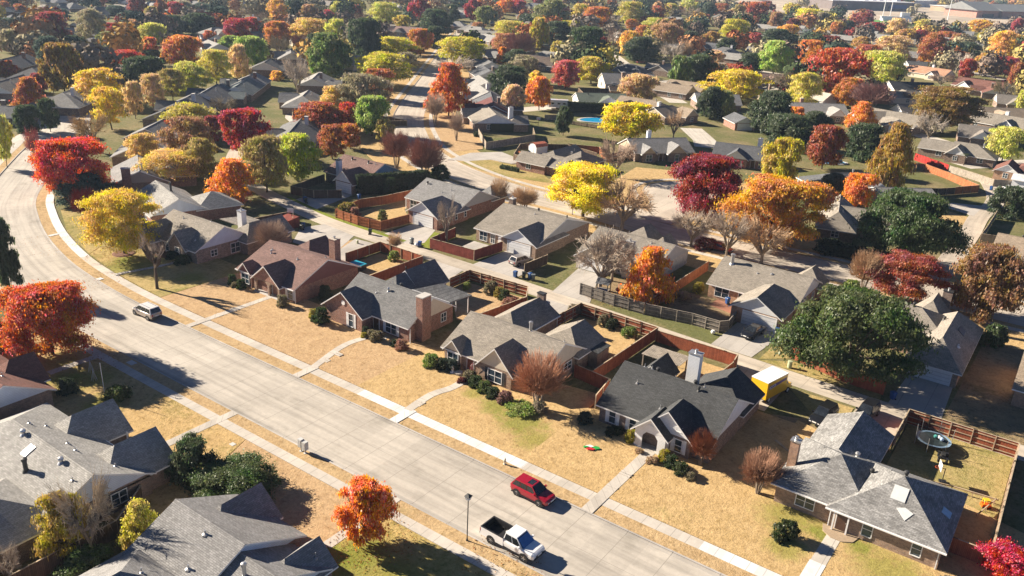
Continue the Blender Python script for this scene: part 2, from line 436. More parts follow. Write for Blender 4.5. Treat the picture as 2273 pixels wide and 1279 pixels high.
def bare(kind, hi, seed):
    """leafless trees: trunk and limbs in one mesh, twigs in the crown mesh"""
    rs = np.random.RandomState(seed); V = []; Fc = []; TV = []; TF = []
    cb = CB[kind]
    def prof(z):
        t = (z - cb) / (1 - cb)
        return math.sqrt(max(.03, 1 - ((t - .52) / .56) ** 2))
    if kind == 'bare':
        hb = cb + .1
        tube_np(V, Fc, (0, 0, -.005), (0, 0, hb), .075, .055, 7)
        L1 = 7
        for i in range(L1):
            a = i * 2.4 + rs.uniform(-.4, .4); z1 = rs.uniform(.42, .75)
            m = Vector((.42 * math.cos(a) * rs.uniform(.6, 1.1), .42 * math.sin(a) * rs.uniform(.6, 1.1), hb + (z1 - hb) * .62))
            tube_np(V, Fc, (0, 0, hb * rs.uniform(.8, 1)), m, .042, .03, 6)
            for j in range(5):
                aa = a + rs.uniform(-1.1, 1.1); zz = min(.98, m.z + rs.uniform(.02, .32)); rr = prof(zz) * rs.uniform(.45, .8)
                e = Vector((rr * math.cos(aa), rr * math.sin(aa), zz))
                k = m.lerp(e, .5) + Vector(rs.uniform(-.05, .05, 3))
                tube_np(V, Fc, m, k, .02, .014, 4); tube_np(V, Fc, k, e, .014, .008, 4)
                for q in range(11 if hi else 7):
                    s = k.lerp(e, rs.uniform(0, 1)); d = (s - Vector((0, 0, .3))).normalized() * rs.uniform(.12, .3) + Vector(rs.uniform(-.16, .16, 3))
                    d.z *= .75
                    w = s + d; kk = s.lerp(w, .5) + Vector(rs.uniform(-.03, .03, 3))
                    tube_np(TV, TF, s, kk, .0065, .005, 3); tube_np(TV, TF, kk, w, .005, .0028, 3)
                    for r_ in range(4 if hi else 2):
                        f = s.lerp(w, rs.uniform(.25, 1)); w2 = f + d * rs.uniform(.25, .6) + Vector(rs.uniform(-.09, .09, 3))
                        tube_np(TV, TF, f, w2, .0045, .0028, 3)
    elif kind == 'twig':
        stems = 8
        for i in range(stems):
            a = i * 2.4; rr = rs.uniform(.2, .55)
            b0 = (.05 * math.cos(a), .05 * math.sin(a), -.003); m = Vector((rr * math.cos(a) * .5, rr * math.sin(a) * .5, .38)); e = Vector((rr * math.cos(a), rr * math.sin(a), .6))
            tube_np(V, Fc, b0, m, .03, .022, 5); tube_np(V, Fc, m, e, .022, .012, 5)
            for q in range(120 if hi else 60):
                t = rs.uniform(0, 1); s = m.lerp(e, t)
                ang = rs.uniform(0, 6.28); zz = cb + (1 - cb) * rs.uniform(.3, 1.0); R0 = prof(zz) * rs.uniform(.55, 1)
                w = Vector((R0 * math.cos(ang), R0 * math.sin(ang), zz))
                if (w.xy - s.xy).length > .75: w = w.lerp(s, .5); 
                k = s.lerp(w, .55) + Vector(rs.uniform(-.04, .04, 3))
                tube_np(TV, TF, s, k, .006, .0045, 3); tube_np(TV, TF, k, w, .0045, .0028, 3)
                for r_ in range(5):
                    f = k.lerp(w, rs.uniform(0.1, 1)); d = (f - Vector((0, 0, .35))).normalized() * rs.uniform(.07, .16); d.z += .04
                    tube_np(TV, TF, f, f + d + Vector(rs.uniform(-.05, .05, 3)), .0042, .0025, 3)
    else:  # pruned: knobbly stubs
        tube_np(V, Fc, (0, 0, -.005), (.05, 0, .4), .14, .1, 7); tube_np(V, Fc, (.05, 0, .4), (-.05, .05, .6), .1, .08, 7)
        for i in range(9):
            a = i * 2.4; s = (0, .02, rs.uniform(.38, .6)); m = Vector((.5 * math.cos(a), .5 * math.sin(a), s[2] + rs.uniform(.0, .15))); e = m + Vector((.35 * math.cos(a + .5), .35 * math.sin(a + .5), rs.uniform(.05, .25)))
            tube_np(V, Fc, s, m, .06, .05, 5); tube_np(V, Fc, m, e, .05, .04, 5)
            for q in range(14):
                w = e + Vector((rs.uniform(-.35, .35), rs.uniform(-.35, .35), rs.uniform(-.02, .2)))
                tube_np(TV, TF, m.lerp(e, rs.uniform(.3, 1)), w, .014, .006, 3)
    if kind == 'twig':
        A = np.array([tuple(v) for v in TV]); q = 1 / np.percentile(np.hypot(A[:, 0], A[:, 1]), 97); zt = 1 / np.percentile(A[:, 2], 98.5)
        TV = [(v[0] * q, v[1] * q, v[2] * zt) for v in TV]; V = [(v[0] * q, v[1] * q, v[2] * zt) for v in V]
    return mesh_of('branches_' + kind, TV, TF, TWIG), mesh_of('trunk_' + kind, V, Fc, PALEBARK if kind != 'pruned' else BARK)

_protos = {}
NVAR = {'round': 4, 'conic': 2, 'wispy': 4, 'evergreen': 3, 'magnolia': 1, 'umbrella': 2, 'shrubtree': 2, 'bare': 3, 'twig': 2, 'pruned': 1}
def proto(kind, hi, i):
    key = (kind, hi, i % NVAR[kind])
    if key not in _protos:
        seed = (sum(map(ord, kind)) * 7 + 31 * key[2] + (5 if hi else 0)) % 9999
        _protos[key] = (bare if kind in ('bare', 'twig', 'pruned') else crown)(kind, hi, seed)
    return _protos[key]

LC = dict(darkred=(.19, .04, .035), crimson=(.26, .026, .034), crimson2=(.17, .014, .02), red=(.31, .045, .024), scarlet=(.36, .04, .014), scarlet2=(.37, .085, .024),
  dullred=(.27, .11, .085), redpink=(.34, .075, .07), redpink2=(.38, .018, .045), redorange=(.36, .1, .026), redorange2=(.31, .062, .016), orange=(.44, .17, .03), rustorange=(.34, .14, .04),
  rustorange2=(.46, .16, .04), rust=(.27, .1, .04), rust2=(.22, .065, .03), rustred=(.27, .08, .035), rusttan=(.31, .15, .07), amber=(.41, .2, .025), amber2=(.42, .16, .02), orangegold=(.5, .29, .07), gold=(.5, .36, .06),
  gold2=(.46, .34, .045), goldtan=(.46, .33, .11), goldbrown=(.34, .21, .06), goldgreen=(.34, .27, .05), yellow=(.45, .36, .018), yellow2=(.42, .33, .025), yellowgreen=(.38, .34, .04),
  yelgreen=(.37, .36, .08), yelgreen2=(.3, .32, .05), yelgreen3=(.34, .28, .03), yelgreen4=(.38, .35, .03), yelolive=(.36, .31, .07), olive=(.26, .21, .07), olivegold=(.26, .2, .04), olivegreen=(.17, .18, .06), greyolive=(.23, .2, .12),
  olivegrey=(.27, .23, .16), green=(.2, .26, .06), green2=(.1, .135, .035), green3=(.26, .32, .08), green4=(.045, .07, .022), green5=(.06, .08, .025), green6=(.075, .105, .035), dkgreen=(.042, .058, .026), dkgreen2=(.055, .078, .03),
  bluegreen=(.05, .072, .052), bronze=(.17, .11, .03), bronze2=(.17, .095, .045), brown=(.25, .15, .075), browntan=(.46, .32, .2), browngreen=(.22, .14, .03), browngrey=(.42, .35, .28), browngrey2=(.44, .36, .26),
  greybrown=(.36, .27, .21), grey=(.5, .44, .37), tan=(.42, .3, .15), redbrown=(.36, .19, .14), redbrown2=(.46, .24, .15), redbrown3=(.36, .21, .14), rustbrown=(.3, .13, .07), purple=(.3, .17, .15), maroon=(.22, .055, .035), pink=(.5, .2, .18))

def plant_tree(i, kind, colr, x, y, r, H, hi, label, group, z=0.0):
    name = {'shrubtree': 'bush'}.get(kind, 'tree')
    if H < 3.2 and kind in ('twig', 'shrubtree', 'wispy'): name = 'bush'
    name = {'evergreen': 'evergreen_tree', 'bare': 'bare_tree', 'twig': 'crape_myrtle' if name == 'tree' else 'bush', 'magnolia': 'magnolia_tree', 'conic': 'maple_tree', 'pruned': 'bare_tree'}.get(kind, name)
    e = empty(name, (x, y, z), (i * 2.399) % 6.283, label, 'bush' if name == 'bush' else 'tree', group)
    cm, tm = proto(kind, hi, i)
    c = bpy.data.objects.new('crown', cm); t = bpy.data.objects.new('trunk', tm)
    rs = random.Random(i)
    k = rs.uniform(.9, 1.1)
    br = 1.0 if kind in ('bare', 'twig', 'pruned') else BR
    c.color = tuple(min(.85, v * k * br) for v in LC[colr]) + (1,)
    st = rs.uniform(.9, 1.12)
    for o in (c, t):
        o.scale = (r * st, r / st, H); col.objects.link(o); o.parent = e
    return e
# houses
ROOF = dict(grey=(.25, .245, .24), tangrey=(.28, .25, .21), charcoal=(.085, .088, .09), weathered=(.31, .305, .295), slate=(.13, .135, .145), navy=(.1, .105, .125),
  taupe=(.24, .215, .19), brown=(.12, .09, .075), redbrown=(.2, .095, .075), maroon=(.16, .065, .06), rose=(.3, .2, .17), tan=(.34, .27, .2), greytan=(.29, .26, .22), green=(.16, .19, .15),
  greengrey=(.19, .22, .215), salmon=(.5, .28, .18), navyblack=(.05, .055, .065), cream=(.6, .55, .45), white=(.72, .72, .72), pinkbrown=(.25, .155, .135), midgrey=(.2, .2, .2), paleg=(.33, .32, .3))
ROOF = {k: scl(v, {'weathered': .8, 'charcoal': .8, 'midgrey': .85, 'pinkbrown': .85}.get(k, .98)) for k, v in ROOF.items()}
def RM(c): return roof_mat('shingles_' + c, ROOF[c], mottle=2.0 if c == 'weathered' else 1.0, var=.3 if c == 'weathered' else .18)
WHITE = siding_mat('white_siding', (.78, .78, .77)); CREAM = siding_mat('cream_siding', (.66, .57, .44)); SHADEW = siding_mat('shade_blued_white_siding', (.66, .72, .8))  # last siding: white boards with bluish shade put into the colour
TRIM = plain('white_trim', (.76, .75, .73), .5, var=.05); DARKTRIM = plain('brown_trim', (.16, .1, .07), .6)
BR_RED = brick_mat('red_brick', (.30, .115, .07), (.2, .08, .055)); BR_TAN = brick_mat('tan_brick', (.38, .24, .15), (.2, .12, .08)); BR_BROWN = brick_mat('brown_brick', (.22, .13, .09), (.13, .085, .065))
BR_MIX = brick_mat('mixed_brick', (.34, .25, .19), (.13, .095, .08)); BR_ORANGE = brick_mat('orange_brick', (.46, .25, .13), (.33, .17, .1)); BR_WHITE = brick_mat('white_brick', (.6, .56, .5), (.5, .46, .41))
WALL = dict(red=BR_RED, tan=BR_TAN, brown=BR_BROWN, mix=BR_MIX, orange=BR_ORANGE, whitebrick=BR_WHITE, white=WHITE, cream=CREAM, shadewhite=SHADEW, brick=BR_BROWN,
  taupe=siding_mat('taupe_siding', (.36, .31, .27)), maroon=siding_mat('maroon_siding', (.2, .085, .08)), purple=siding_mat('lilac_siding', (.34, .29, .36)), navy=siding_mat('slate_blue_siding', (.16, .19, .25)),
  greysid=siding_mat('grey_siding', (.42, .42, .42)), grey=siding_mat('grey_siding', (.42, .42, .42)), tans=siding_mat('tan_siding', (.52, .42, .3)), blue=siding_mat('shade_blue_siding', (.2, .36, .55)))  # last siding is a white gable with its blue shade in the colour
GLASS = glass_mat(); DOORM = plain('dark_door', (.09, .05, .035), .4); WDOOR = siding_mat('garage_panels', (.76, .76, .75), .5)
METAL = plain('galvanised_metal', (.5, .5, .5), .35, .7); DARKMETAL = plain('dark_metal', (.06, .06, .06), .5, .4); CONC = concrete_mat('chimney_cap', (.5, .48, .45), 0)

class House:
    def __init__(s, name, label, cx, cy, rot, roof, wall, blocks, gab='white', group=None, oh=.45, trim=None, z=0.0):
        s.e = empty(name, (cx, cy, z), rot, label, 'house', group)
        s.b = blocks; s.oh = oh; s.wallm = WALL[wall]; s.roofn = roof; s.trim = trim or TRIM
        W = MB(); Rf = MB(); Gb = {}
        for k, b in enumerate(blocks):
            x0, x1, y0, y1, ax, rz, e0, e1 = b[:8]; o = b[8] if len(b) > 8 else {}
            ez = o.get('ez', 2.6); gb = o.get('gab', gab)
            if not o.get('open'): W.box(x0, x1, y0, y1, 0, ez - .02 - .001 * k)
            s.roof(Rf, x0, x1, y0, y1, ax, rz, e0, e1, ez, o.get('oh', oh), o.get('one'))
            for side, en in ((0, e0), (1, e1)):
                if en != 'g' or o.get('one'): continue
                g = MB()
                if ax == 'x':
                    xx = x0 if side == 0 else x1; d = -.03 if side == 0 else .03
                    P = [(y0 - .02, ez - .12), (y1 + .02, ez - .12), ((y0 + y1) / 2, rz - .1)]
                    A = [(xx + d, p[0], p[1]) for p in P]; B = [(xx - d * 4, p[0], p[1]) for p in P]
                    uv = [(p[0], p[1]) for p in P]
                    if side == 1: g.face(A, 0, uv); g.face(B[::-1], 0, uv[::-1])
                    else: g.face(A[::-1], 0, uv[::-1]); g.face(B, 0, uv)
                else:
                    yy = y0 if side == 0 else y1; d = -.03 if side == 0 else .03
                    P = [(x0 - .02, ez - .12), (x1 + .02, ez - .12), ((x0 + x1) / 2, rz - .1)]
                    A = [(p[0], yy + d, p[1]) for p in P]; B = [(p[0], yy - d * 4, p[1]) for p in P]
                    uv = [(p[0], p[1]) for p in P]
                    if side == 0: g.face(A, 0, uv); g.face(B[::-1], 0, uv[::-1])
                    else: g.face(A[::-1], 0, uv[::-1]); g.face(B, 0, uv)
                for i in range(3):
                    j = (i + 1) % 3; g.face([A[i], B[i], B[j], A[j]])
                g.build('gable', WALL[gb], s.e)
        if W.f: W.build('wall', s.wallm, s.e)
        Rf.build('roof', [RM(roof), s.trim], s.e)
    def roof(s, M, x0, x1, y0, y1, ax, rz, e0, e1, ez, oh, one=None):
        t = .17
        if ax == 'y': tr = lambda p: (p[1], p[0], p[2]); X0, X1, Y0, Y1 = y0, y1, x0, x1
        else: tr = lambda p: p; X0, X1, Y0, Y1 = x0, x1, y0, y1
        hw = (Y1 - Y0) / 2; ym = (Y0 + Y1) / 2; pit = (rz - ez) / hw; ze = ez - pit * oh; H = hw + oh
        def add(P, m, uv):
            P = [tr(p) for p in P]
            if ax == 'y': P = P[::-1]; uv = uv[::-1]
            M.face(P, m, uv)
        xa = X0 - (oh if e0 == 'h' else .35); xb = X1 + (oh if e1 == 'h' else .35)
        ra = xa + (H if e0 == 'h' else 0); rb = xb - (H if e1 == 'h' else 0)
        if ra > rb: ra = rb = (ra + rb) / 2
        for dz, flip in ((0, False), (-t, True)):
            A = (xa, Y0 - oh, ze + dz); B = (xb, Y0 - oh, ze + dz); Cc = (xb, Y1 + oh, ze + dz); D = (xa, Y1 + oh, ze + dz); R0 = (ra, ym, rz + dz); R1 = (rb, ym, rz + dz)
            sl = math.hypot(H, rz - ze)
            F = [([A, B, R1, R0], [(xa, 0), (xb, 0), (rb, sl), (ra, sl)]), ([Cc, D, R0, R1], [(xb, 0), (xa, 0), (ra, sl), (rb, sl)])]
            if e0 == 'h': F.append(([D, A, R0], [(Y1, 0), (Y0, 0), (ym, sl)]))
            if e1 == 'h': F.append(([B, Cc, R1], [(Y0, 0), (Y1, 0), (ym, sl)]))
            for P, uv in F:
                if flip: add(P[::-1], 1, uv[::-1])
                else: add(P, 0, uv)
        A, B, Cc, D = (xa, Y0 - oh, ze), (xb, Y0 - oh, ze), (xb, Y1 + oh, ze), (xa, Y1 + oh, ze); R0 = (ra, ym, rz); R1 = (rb, ym, rz)
        E = [(A, B), (Cc, D)]
        E += [(D, A)] if e0 == 'h' else [(R0, A), (D, R0)]
        E += [(B, Cc)] if e1 == 'h' else [(B, R1), (R1, Cc)]
        for p, q in E:
            dn = lambda v: (v[0], v[1], v[2] - t)
            add([dn(p), dn(q), q, p], 1, [(0, 0), (1, 0), (1, 1), (0, 1)])
        # ridge cap
        if rb - ra > .5:
            for sgn in (-1, 1):
                y1_ = ym + sgn * .16; z1_ = rz - pit * .16 + .035
                P = [(ra, ym, rz + .05), (rb, ym, rz + .05), (rb, y1_, z1_), (ra, y1_, z1_)]
                add(P if sgn < 0 else P[::-1], 0, [(ra, 0), (rb, 0), (rb, .2), (ra, .2)])
    def rz(s, x, y):
        best = 0
        for b in s.b:
            x0, x1, y0, y1, ax, rz, e0, e1 = b[:8]; o = b[8] if len(b) > 8 else {}
            ez = o.get('ez', 2.6); oh = o.get('oh', s.oh)
            if not (x0 - oh <= x <= x1 + oh and y0 - oh <= y <= y1 + oh): continue
            if ax == 'y': u, v, U0, U1, V0, V1 = y, x, y0, y1, x0, x1
            else: u, v, U0, U1, V0, V1 = x, y, x0, x1, y0, y1
            hw = (V1 - V0) / 2; pit = (rz - ez) / hw
            z = rz - abs(v - (V0 + V1) / 2) * pit
            if e0 == 'h': z = min(z, ez + (u - U0) * pit)
            if e1 == 'h': z = min(z, ez + (U1 - u) * pit)
            best = max(best, z)
        return best
    # wall openings: face S/N (plane y) or E/W (plane x)
    def _fr(s, face, plane):
        if face == 'S': return lambda u, d, z: (u, plane - d, z)
        if face == 'N': return lambda u, d, z: (-u + 0, plane + d, z) if False else (u, plane + d, z)
        if face == 'E': return lambda u, d, z: (plane + d, u, z)
        return lambda u, d, z: (plane - d, u, z)
    def _slab(s, M, fr, u0, u1, z0, z1, d0, d1, m=0):
        P = [fr(u0, d0, z0), fr(u1, d0, z0), fr(u1, d1, z0), fr(u0, d1, z0), fr(u0, d0, z1), fr(u1, d0, z1), fr(u1, d1, z1), fr(u0, d1, z1)]
        xs = [p[0] for p in P]; ys = [p[1] for p in P]; M.box(min(xs), max(xs), min(ys), max(ys), z0, z1, m)
    def win(s, face, plane, c, w=1.6, z0=.75, h=1.4, shut=None, bars=1):
        fr = s._fr(face, plane); F = MB(); u0, u1, z1 = c - w / 2, c + w / 2, z0 + h; k = .08
        s._slab(F, fr, u0, u0 + k, z0, z1, -.02, .07); s._slab(F, fr, u1 - k, u1, z0, z1, -.02, .07)
        s._slab(F, fr, u0 + k, u1 - k, z1 - k, z1, -.02, .066); s._slab(F, fr, u0 + k, u1 - k, z0, z0 + k, -.02, .085)
        for i in range(bars):
            q = u0 + (u1 - u0) * (i + 1) / (bars + 1); s._slab(F, fr, q - .04, q + .04, z0 + k, z1 - k, -.02, .055)
        s._slab(F, fr, u0 + k, u1 - k, (z0 + z1) / 2 - .03, (z0 + z1) / 2 + .03, -.02, .045)
        f = F.build('window', TRIM, s.e)
        P = MB(); s._slab(P, fr, u0 + k, u1 - k, z0 + k, z1 - k, -.02, .02); P.build('pane', GLASS, f)
        if shut:
            for sg in (-1, 1):
                S_ = MB(); a = (u0 - .42, u0 - .04) if sg < 0 else (u1 + .04, u1 + .42)
                s._slab(S_, fr, a[0], a[1], z0 - .05, z1 + .05, -.02, .05); S_.build('shutter', shut, s.e)
    def door(s, face, plane, c, w=.95, h=2.05, mat=None, z0=.1):
        fr = s._fr(face, plane); F = MB(); s._slab(F, fr, c - w / 2 - .1, c + w / 2 + .1, z0, z0 + h + .1, -.02, .04)
        f = F.build('door_frame', TRIM, s.e); D = MB(); s._slab(D, fr, c - w / 2, c + w / 2, z0, z0 + h, -.02, .07); d = D.build('door', mat or DOORM, s.e)
        K = MB(); s._slab(K, fr, c + w / 2 - .14, c + w / 2 - .08, z0 + 1, z0 + 1.12, .07, .12); K.build('handle', METAL, d)
    def garage(s, face, plane, c, w=4.9, h=2.15, mat=None):
        fr = s._fr(face, plane); F = MB()
        for a, b_, z0, z1 in ((c - w / 2 - .14, c - w / 2, 0.04, h + .14), (c + w / 2, c + w / 2 + .14, 0.04, h + .14), (c - w / 2, c + w / 2, h, h + .137)): s._slab(F, fr, a, b_, z0, z1, -.02, .06)
        F.build('garage_frame', TRIM, s.e)
        D = MB(); s._slab(D, fr, c - w / 2, c + w / 2, .04, h, -.02, .03); D.build('garage_door', mat or WDOOR, s.e)
    def chim(s, x, y, w, d, top, mat=None, cap=None, base=None, flue=True):
        mat = mat or s.wallm; M = MB(); z0 = base if base is not None else max(0, s.rz(x, y) - .8)
        M.box(x - w / 2, x + w / 2, y - d / 2, y + d / 2, z0, top); o = M.build('chimney', mat, s.e)
        Cp = MB(); Cp.box(x - w / 2 - .07, x + w / 2 + .07, y - d / 2 - .07, y + d / 2 + .07, top - .003, top + .14); Cp.build('chimney_cap', cap or CONC, o)
        if flue:
            Fl = MB(); Fl.lathe([(.16, 0), (.16, .3), (.21, .3), (.21, .36), (0, .42)], 10, (x, y, top + .137)); Fl.build('flue', METAL, o)
    def pipe(s, x, y, r=.06, h=.45, mat=None):
        M = MB(); z = s.rz(x, y); M.lathe([(r * 3.2, -.1), (r * 3, .04), (r * 1.05, .1), (r, .1), (r, h), (0, h)], 8, (x, y, z)); M.build('vent_pipe', mat or METAL, s.e)
    def stack(s, x, y, r=.2, h=1.1, mat=None):
        M = MB(); z = s.rz(x, y); M.lathe([(r * 1.9, -.25), (r * 1.2, .12), (r, .12), (r, h), (r * 1.35, h), (r * 1.35, h + .22), (0, h + .3)], 12, (x, y, z)); M.build('flue_stack', mat or METAL, s.e)
    def turbine(s, x, y, r=.2, mat=None):
        M = MB(); z = s.rz(x, y); M.lathe([(r * 1.5, -.12), (r * .7, .1), (r * .7, .2), (r, .26), (r * 1.15, .4), (r * .9, .54), (0, .6)], 12, (x, y, z)); M.build('roof_vent', mat or DARKMETAL, s.e)
    def skylight(s, x0, x1, y0, y1, mat, name='skylight', th=.07):
        P = [(x0, y0), (x1, y0), (x1, y1), (x0, y1)]; M = MB()
        b = [(x, y, s.rz(x, y) + .02) for x, y in P]; t = [(x, y, z + th) for x, y, z in b]; M.hexa(b + t); M.build(name, mat, s.e)
    def slope_quad(s, pts, mat, name, th=.03):
        M = MB(); b = [(x, y, s.rz(x, y) + .03) for x, y in pts]; t = [(x, y, z + th) for x, y, z in b]; M.hexa(b + t); M.build(name, mat, s.e)
    def gutter(s, p, q, down=()):
        M = MB(); M.bar(p, q, .13, .12)
        for d in down: M.bar((d[0], d[1], p[2]), (d[0], d[1], .1), .09)
        M.build('gutter', TRIM, s.e)
    def post(s, x, y, z1=2.4, w=.2, mat=None, name='porch_post'):
        M = MB(); M.box(x - w / 2, x + w / 2, y - w / 2, y + w / 2, 0, z1); M.build(name, mat or TRIM, s.e)
    def slab(s, poly, z0, z1, mat, name='porch_floor'):
        M = MB(); M.prism(ccw(poly), z0, z1); M.build(name, mat, s.e)

def HW(name, label, wx0, wy0, *a, **k):
    """house whose numbers are given in street coordinates; its base point is (wx0, wy0)"""
    roof, wall, blocks = a
    bl = []
    for b in blocks:
        b = list(b); b[0] -= wx0; b[1] -= wx0; b[2] -= wy0; b[3] -= wy0; bl.append(tuple(b))
    h = House(name, label, wx0, wy0, 0, roof, wall, bl, **k); h.ox, h.oy = wx0, wy0
    return h
class Off:
    """wraps a house so that features can be given in street coordinates"""
    def __init__(s, h): s.h = h
    def win(s, f, pl, c, *a, **k): o = s.h; s.h.win(f, pl - (o.oy if f in 'SN' else o.ox), c - (o.ox if f in 'SN' else o.oy), *a, **k)
    def door(s, f, pl, c, *a, **k): o = s.h; s.h.door(f, pl - (o.oy if f in 'SN' else o.ox), c - (o.ox if f in 'SN' else o.oy), *a, **k)
    def garage(s, f, pl, c, *a, **k): o = s.h; s.h.garage(f, pl - (o.oy if f in 'SN' else o.ox), c - (o.ox if f in 'SN' else o.oy), *a, **k)
    def chim(s, x, y, *a, **k): s.h.chim(x - s.h.ox, y - s.h.oy, *a, **k)
    def pipe(s, x, y, *a, **k): s.h.pipe(x - s.h.ox, y - s.h.oy, *a, **k)
    def stack(s, x, y, *a, **k): s.h.stack(x - s.h.ox, y - s.h.oy, *a, **k)
    def turbine(s, x, y, *a, **k): s.h.turbine(x - s.h.ox, y - s.h.oy, *a, **k)
    def skylight(s, x0, x1, y0, y1, *a, **k): o = s.h; s.h.skylight(x0 - o.ox, x1 - o.ox, y0 - o.oy, y1 - o.oy, *a, **k)
    def slope_quad(s, pts, *a, **k): o = s.h; s.h.slope_quad([(x - o.ox, y - o.oy) for x, y in pts], *a, **k)
    def gutter(s, p, q, down=()): o = s.h; f = lambda v: (v[0] - o.ox, v[1] - o.oy) + tuple(v[2:]); s.h.gutter(f(p), f(q), [f(d) for d in down])
    def post(s, x, y, *a, **k): s.h.post(x - s.h.ox, y - s.h.oy, *a, **k)
    def slab(s, poly, *a, **k): s.h.slab([(x - s.h.ox, y - s.h.oy) for x, y in poly], *a, **k)
    def part(s, M, name, mat): 
        o = s.h; M.v = [(x - o.ox, y - o.oy, z) for x, y, z in M.v]; return M.build(name, mat, o.e)
def H_(*a, **k): return Off(HW(*a, **k))
# ground, streets, lawns
def sheet(name, poly, z0, z1, mat, uvrot=0.0, kind='structure'):
    M = MB(); M.prism(ccw(list(poly)), z0, z1)
    if uvrot:
        c, s = math.cos(uvrot), math.sin(uvrot)
        M.uv = [[(u * c + v * s, -u * s + v * c) for u, v in f] for f in M.uv]
    return tag(M.build(name, mat), kind=kind)

def smooth_line(P, step=3.0):
    P = [Vector((p[0], p[1], 0)) for p in P]; out = []
    for i in range(len(P) - 1):
        p0 = P[max(0, i - 1)]; p1 = P[i]; p2 = P[i + 1]; p3 = P[min(len(P) - 1, i + 2)]
        n = max(1, int((p2 - p1).length / step))
        for k in range(n):
            t = k / n
            out.append(.5 * ((2 * p1) + (p2 - p0) * t + (2 * p0 - 5 * p1 + 4 * p2 - p3) * t * t + (3 * p1 - p0 - 3 * p2 + p3) * t ** 3))
    out.append(P[-1]); return out

def strip(name, line, o0, o1, z0, z1, mat, kind='structure'):
    """solid strip following a line between two side offsets (left of travel positive)"""
    n = len(line); A = []; B = []; L = 0; us = []
    for i in range(n):
        d = (line[min(n - 1, i + 1)] - line[max(0, i - 1)]); d.normalize(); nn = Vector((-d.y, d.x, 0))
        A.append(line[i] + nn * o0); B.append(line[i] + nn * o1)
        if i: L += (line[i] - line[i - 1]).length
        us.append(L)
    if o0 > o1: A, B = B, A
    M = MB(); up = lambda p, z: (p.x, p.y, z)
    lo, hi = min(o0, o1), max(o0, o1)
    for i in range(n - 1):
        u0, u1 = us[i], us[i + 1]
        # B is left, A is right
        M.face([up(A[i], z1), up(A[i + 1], z1), up(B[i + 1], z1), up(B[i], z1)], 0, [(u0, lo), (u1, lo), (u1, hi), (u0, hi)])
        if z0 is not None and z1 - z0 > .02:
            M.face([up(A[i], z0), up(A[i + 1], z0), up(A[i + 1], z1), up(A[i], z1)], 0, [(u0, lo), (u1, lo), (u1, lo), (u0, lo)])
            M.face([up(B[i + 1], z0), up(B[i], z0), up(B[i], z1), up(B[i + 1], z1)], 0, [(u1, hi), (u0, hi), (u0, hi), (u1, hi)])
    if z0 is not None and z1 - z0 > .02:
        M.face([up(B[0], z0), up(A[0], z0), up(A[0], z1), up(B[0], z1)]); M.face([up(A[-1], z0), up(B[-1], z0), up(B[-1], z1), up(A[-1], z1)])
    return tag(M.build(name, mat), kind=kind)

STREET = concrete_mat('street_concrete', (.45, .41, .355), 4.6, .035, -4.9, .2)
ALLEY = concrete_mat('alley_concrete', (.48, .42, .345), 6.0, .04, 0.0, .18)
WALK = concrete_mat('pavement_concrete', (.49, .45, .395), 1.5, .035, 9.0, .14, False)
WALKN = concrete_mat('new_pavement_concrete', (.62, .615, .6), 1.5, .035, 9.0, .06, False)
KERB = concrete_mat('kerb_concrete', (.44, .41, .375), 4.6, .05, 9.0, .2)
DRIVE = concrete_mat('driveway_concrete', (.42, .39, .355), 3.0, .04, 9.0, .2, False)
G_BASE = grass_mat('dry_ground', (.27, .215, .12), (.2, .165, .09), (.11, .13, .045), .62, 1)  # darkened all over: shadows between the houses are put into this colour
G_GOLD = grass_mat('golden_lawn', (.51, .36, .18), (.43, .3, .145), (.32, .28, .11), .3, 2)
GR1, GR2, GR3 = (.17, .2, .03), (.13, .16, .03), (.24, .23, .05)
G_GOLD2 = grass_mat('golden_olive_lawn', (.51, .36, .18), (.43, .3, .14), (.22, .2, .06), .3, 3, ((-5.5, 69.2, 4.2, GR3), (-15, 71, 4, GR3), (-8.4, 70.8, 1.8, GR1), (-12, 70.6, 2, GR1), (2, 66, 4, GR3), (-14, 66.2, 2.4, GR3)))
G_TAN = grass_mat('tan_lawn', (.48, .335, .19), (.42, .285, .16), (.24, .19, .07), .18, 4)
G_OLIVE = grass_mat('olive_lawn', (.44, .33, .15), (.36, .28, .12), (.19, .19, .05), .55, 5, ((-122, 66, 4.5, GR3), (-124.6, 67.6, 2.4, GR1), (-110, 70, 3, GR3)))
G_GREEN = grass_mat('green_lawn', (.2, .19, .05), (.15, .165, .035), (.1, .15, .025), .7, 6)
G_VERGE = grass_mat('verge_grass', (.48, .345, .19), (.4, .28, .15), (.17, .155, .05), .36, 7)
G_LIME = grass_mat('bright_green_grass', (.22, .24, .04), (.16, .21, .03), (.28, .24, .06), .4, 8)
G_SHADE = grass_mat('shade_toned_back_yard', (.3, .22, .125), (.22, .165, .1), (.12, .115, .045), .4, 9)  # darker yard turf, house shade painted in as its tone
MULCH = plain('bark_mulch', (.14, .065, .04), .95, var=.4, scale=6)

sheet('ground', [(-1500, -120), (900, -120), (900, 4200), (-1500, 4200)], -.6, 0, G_BASE)

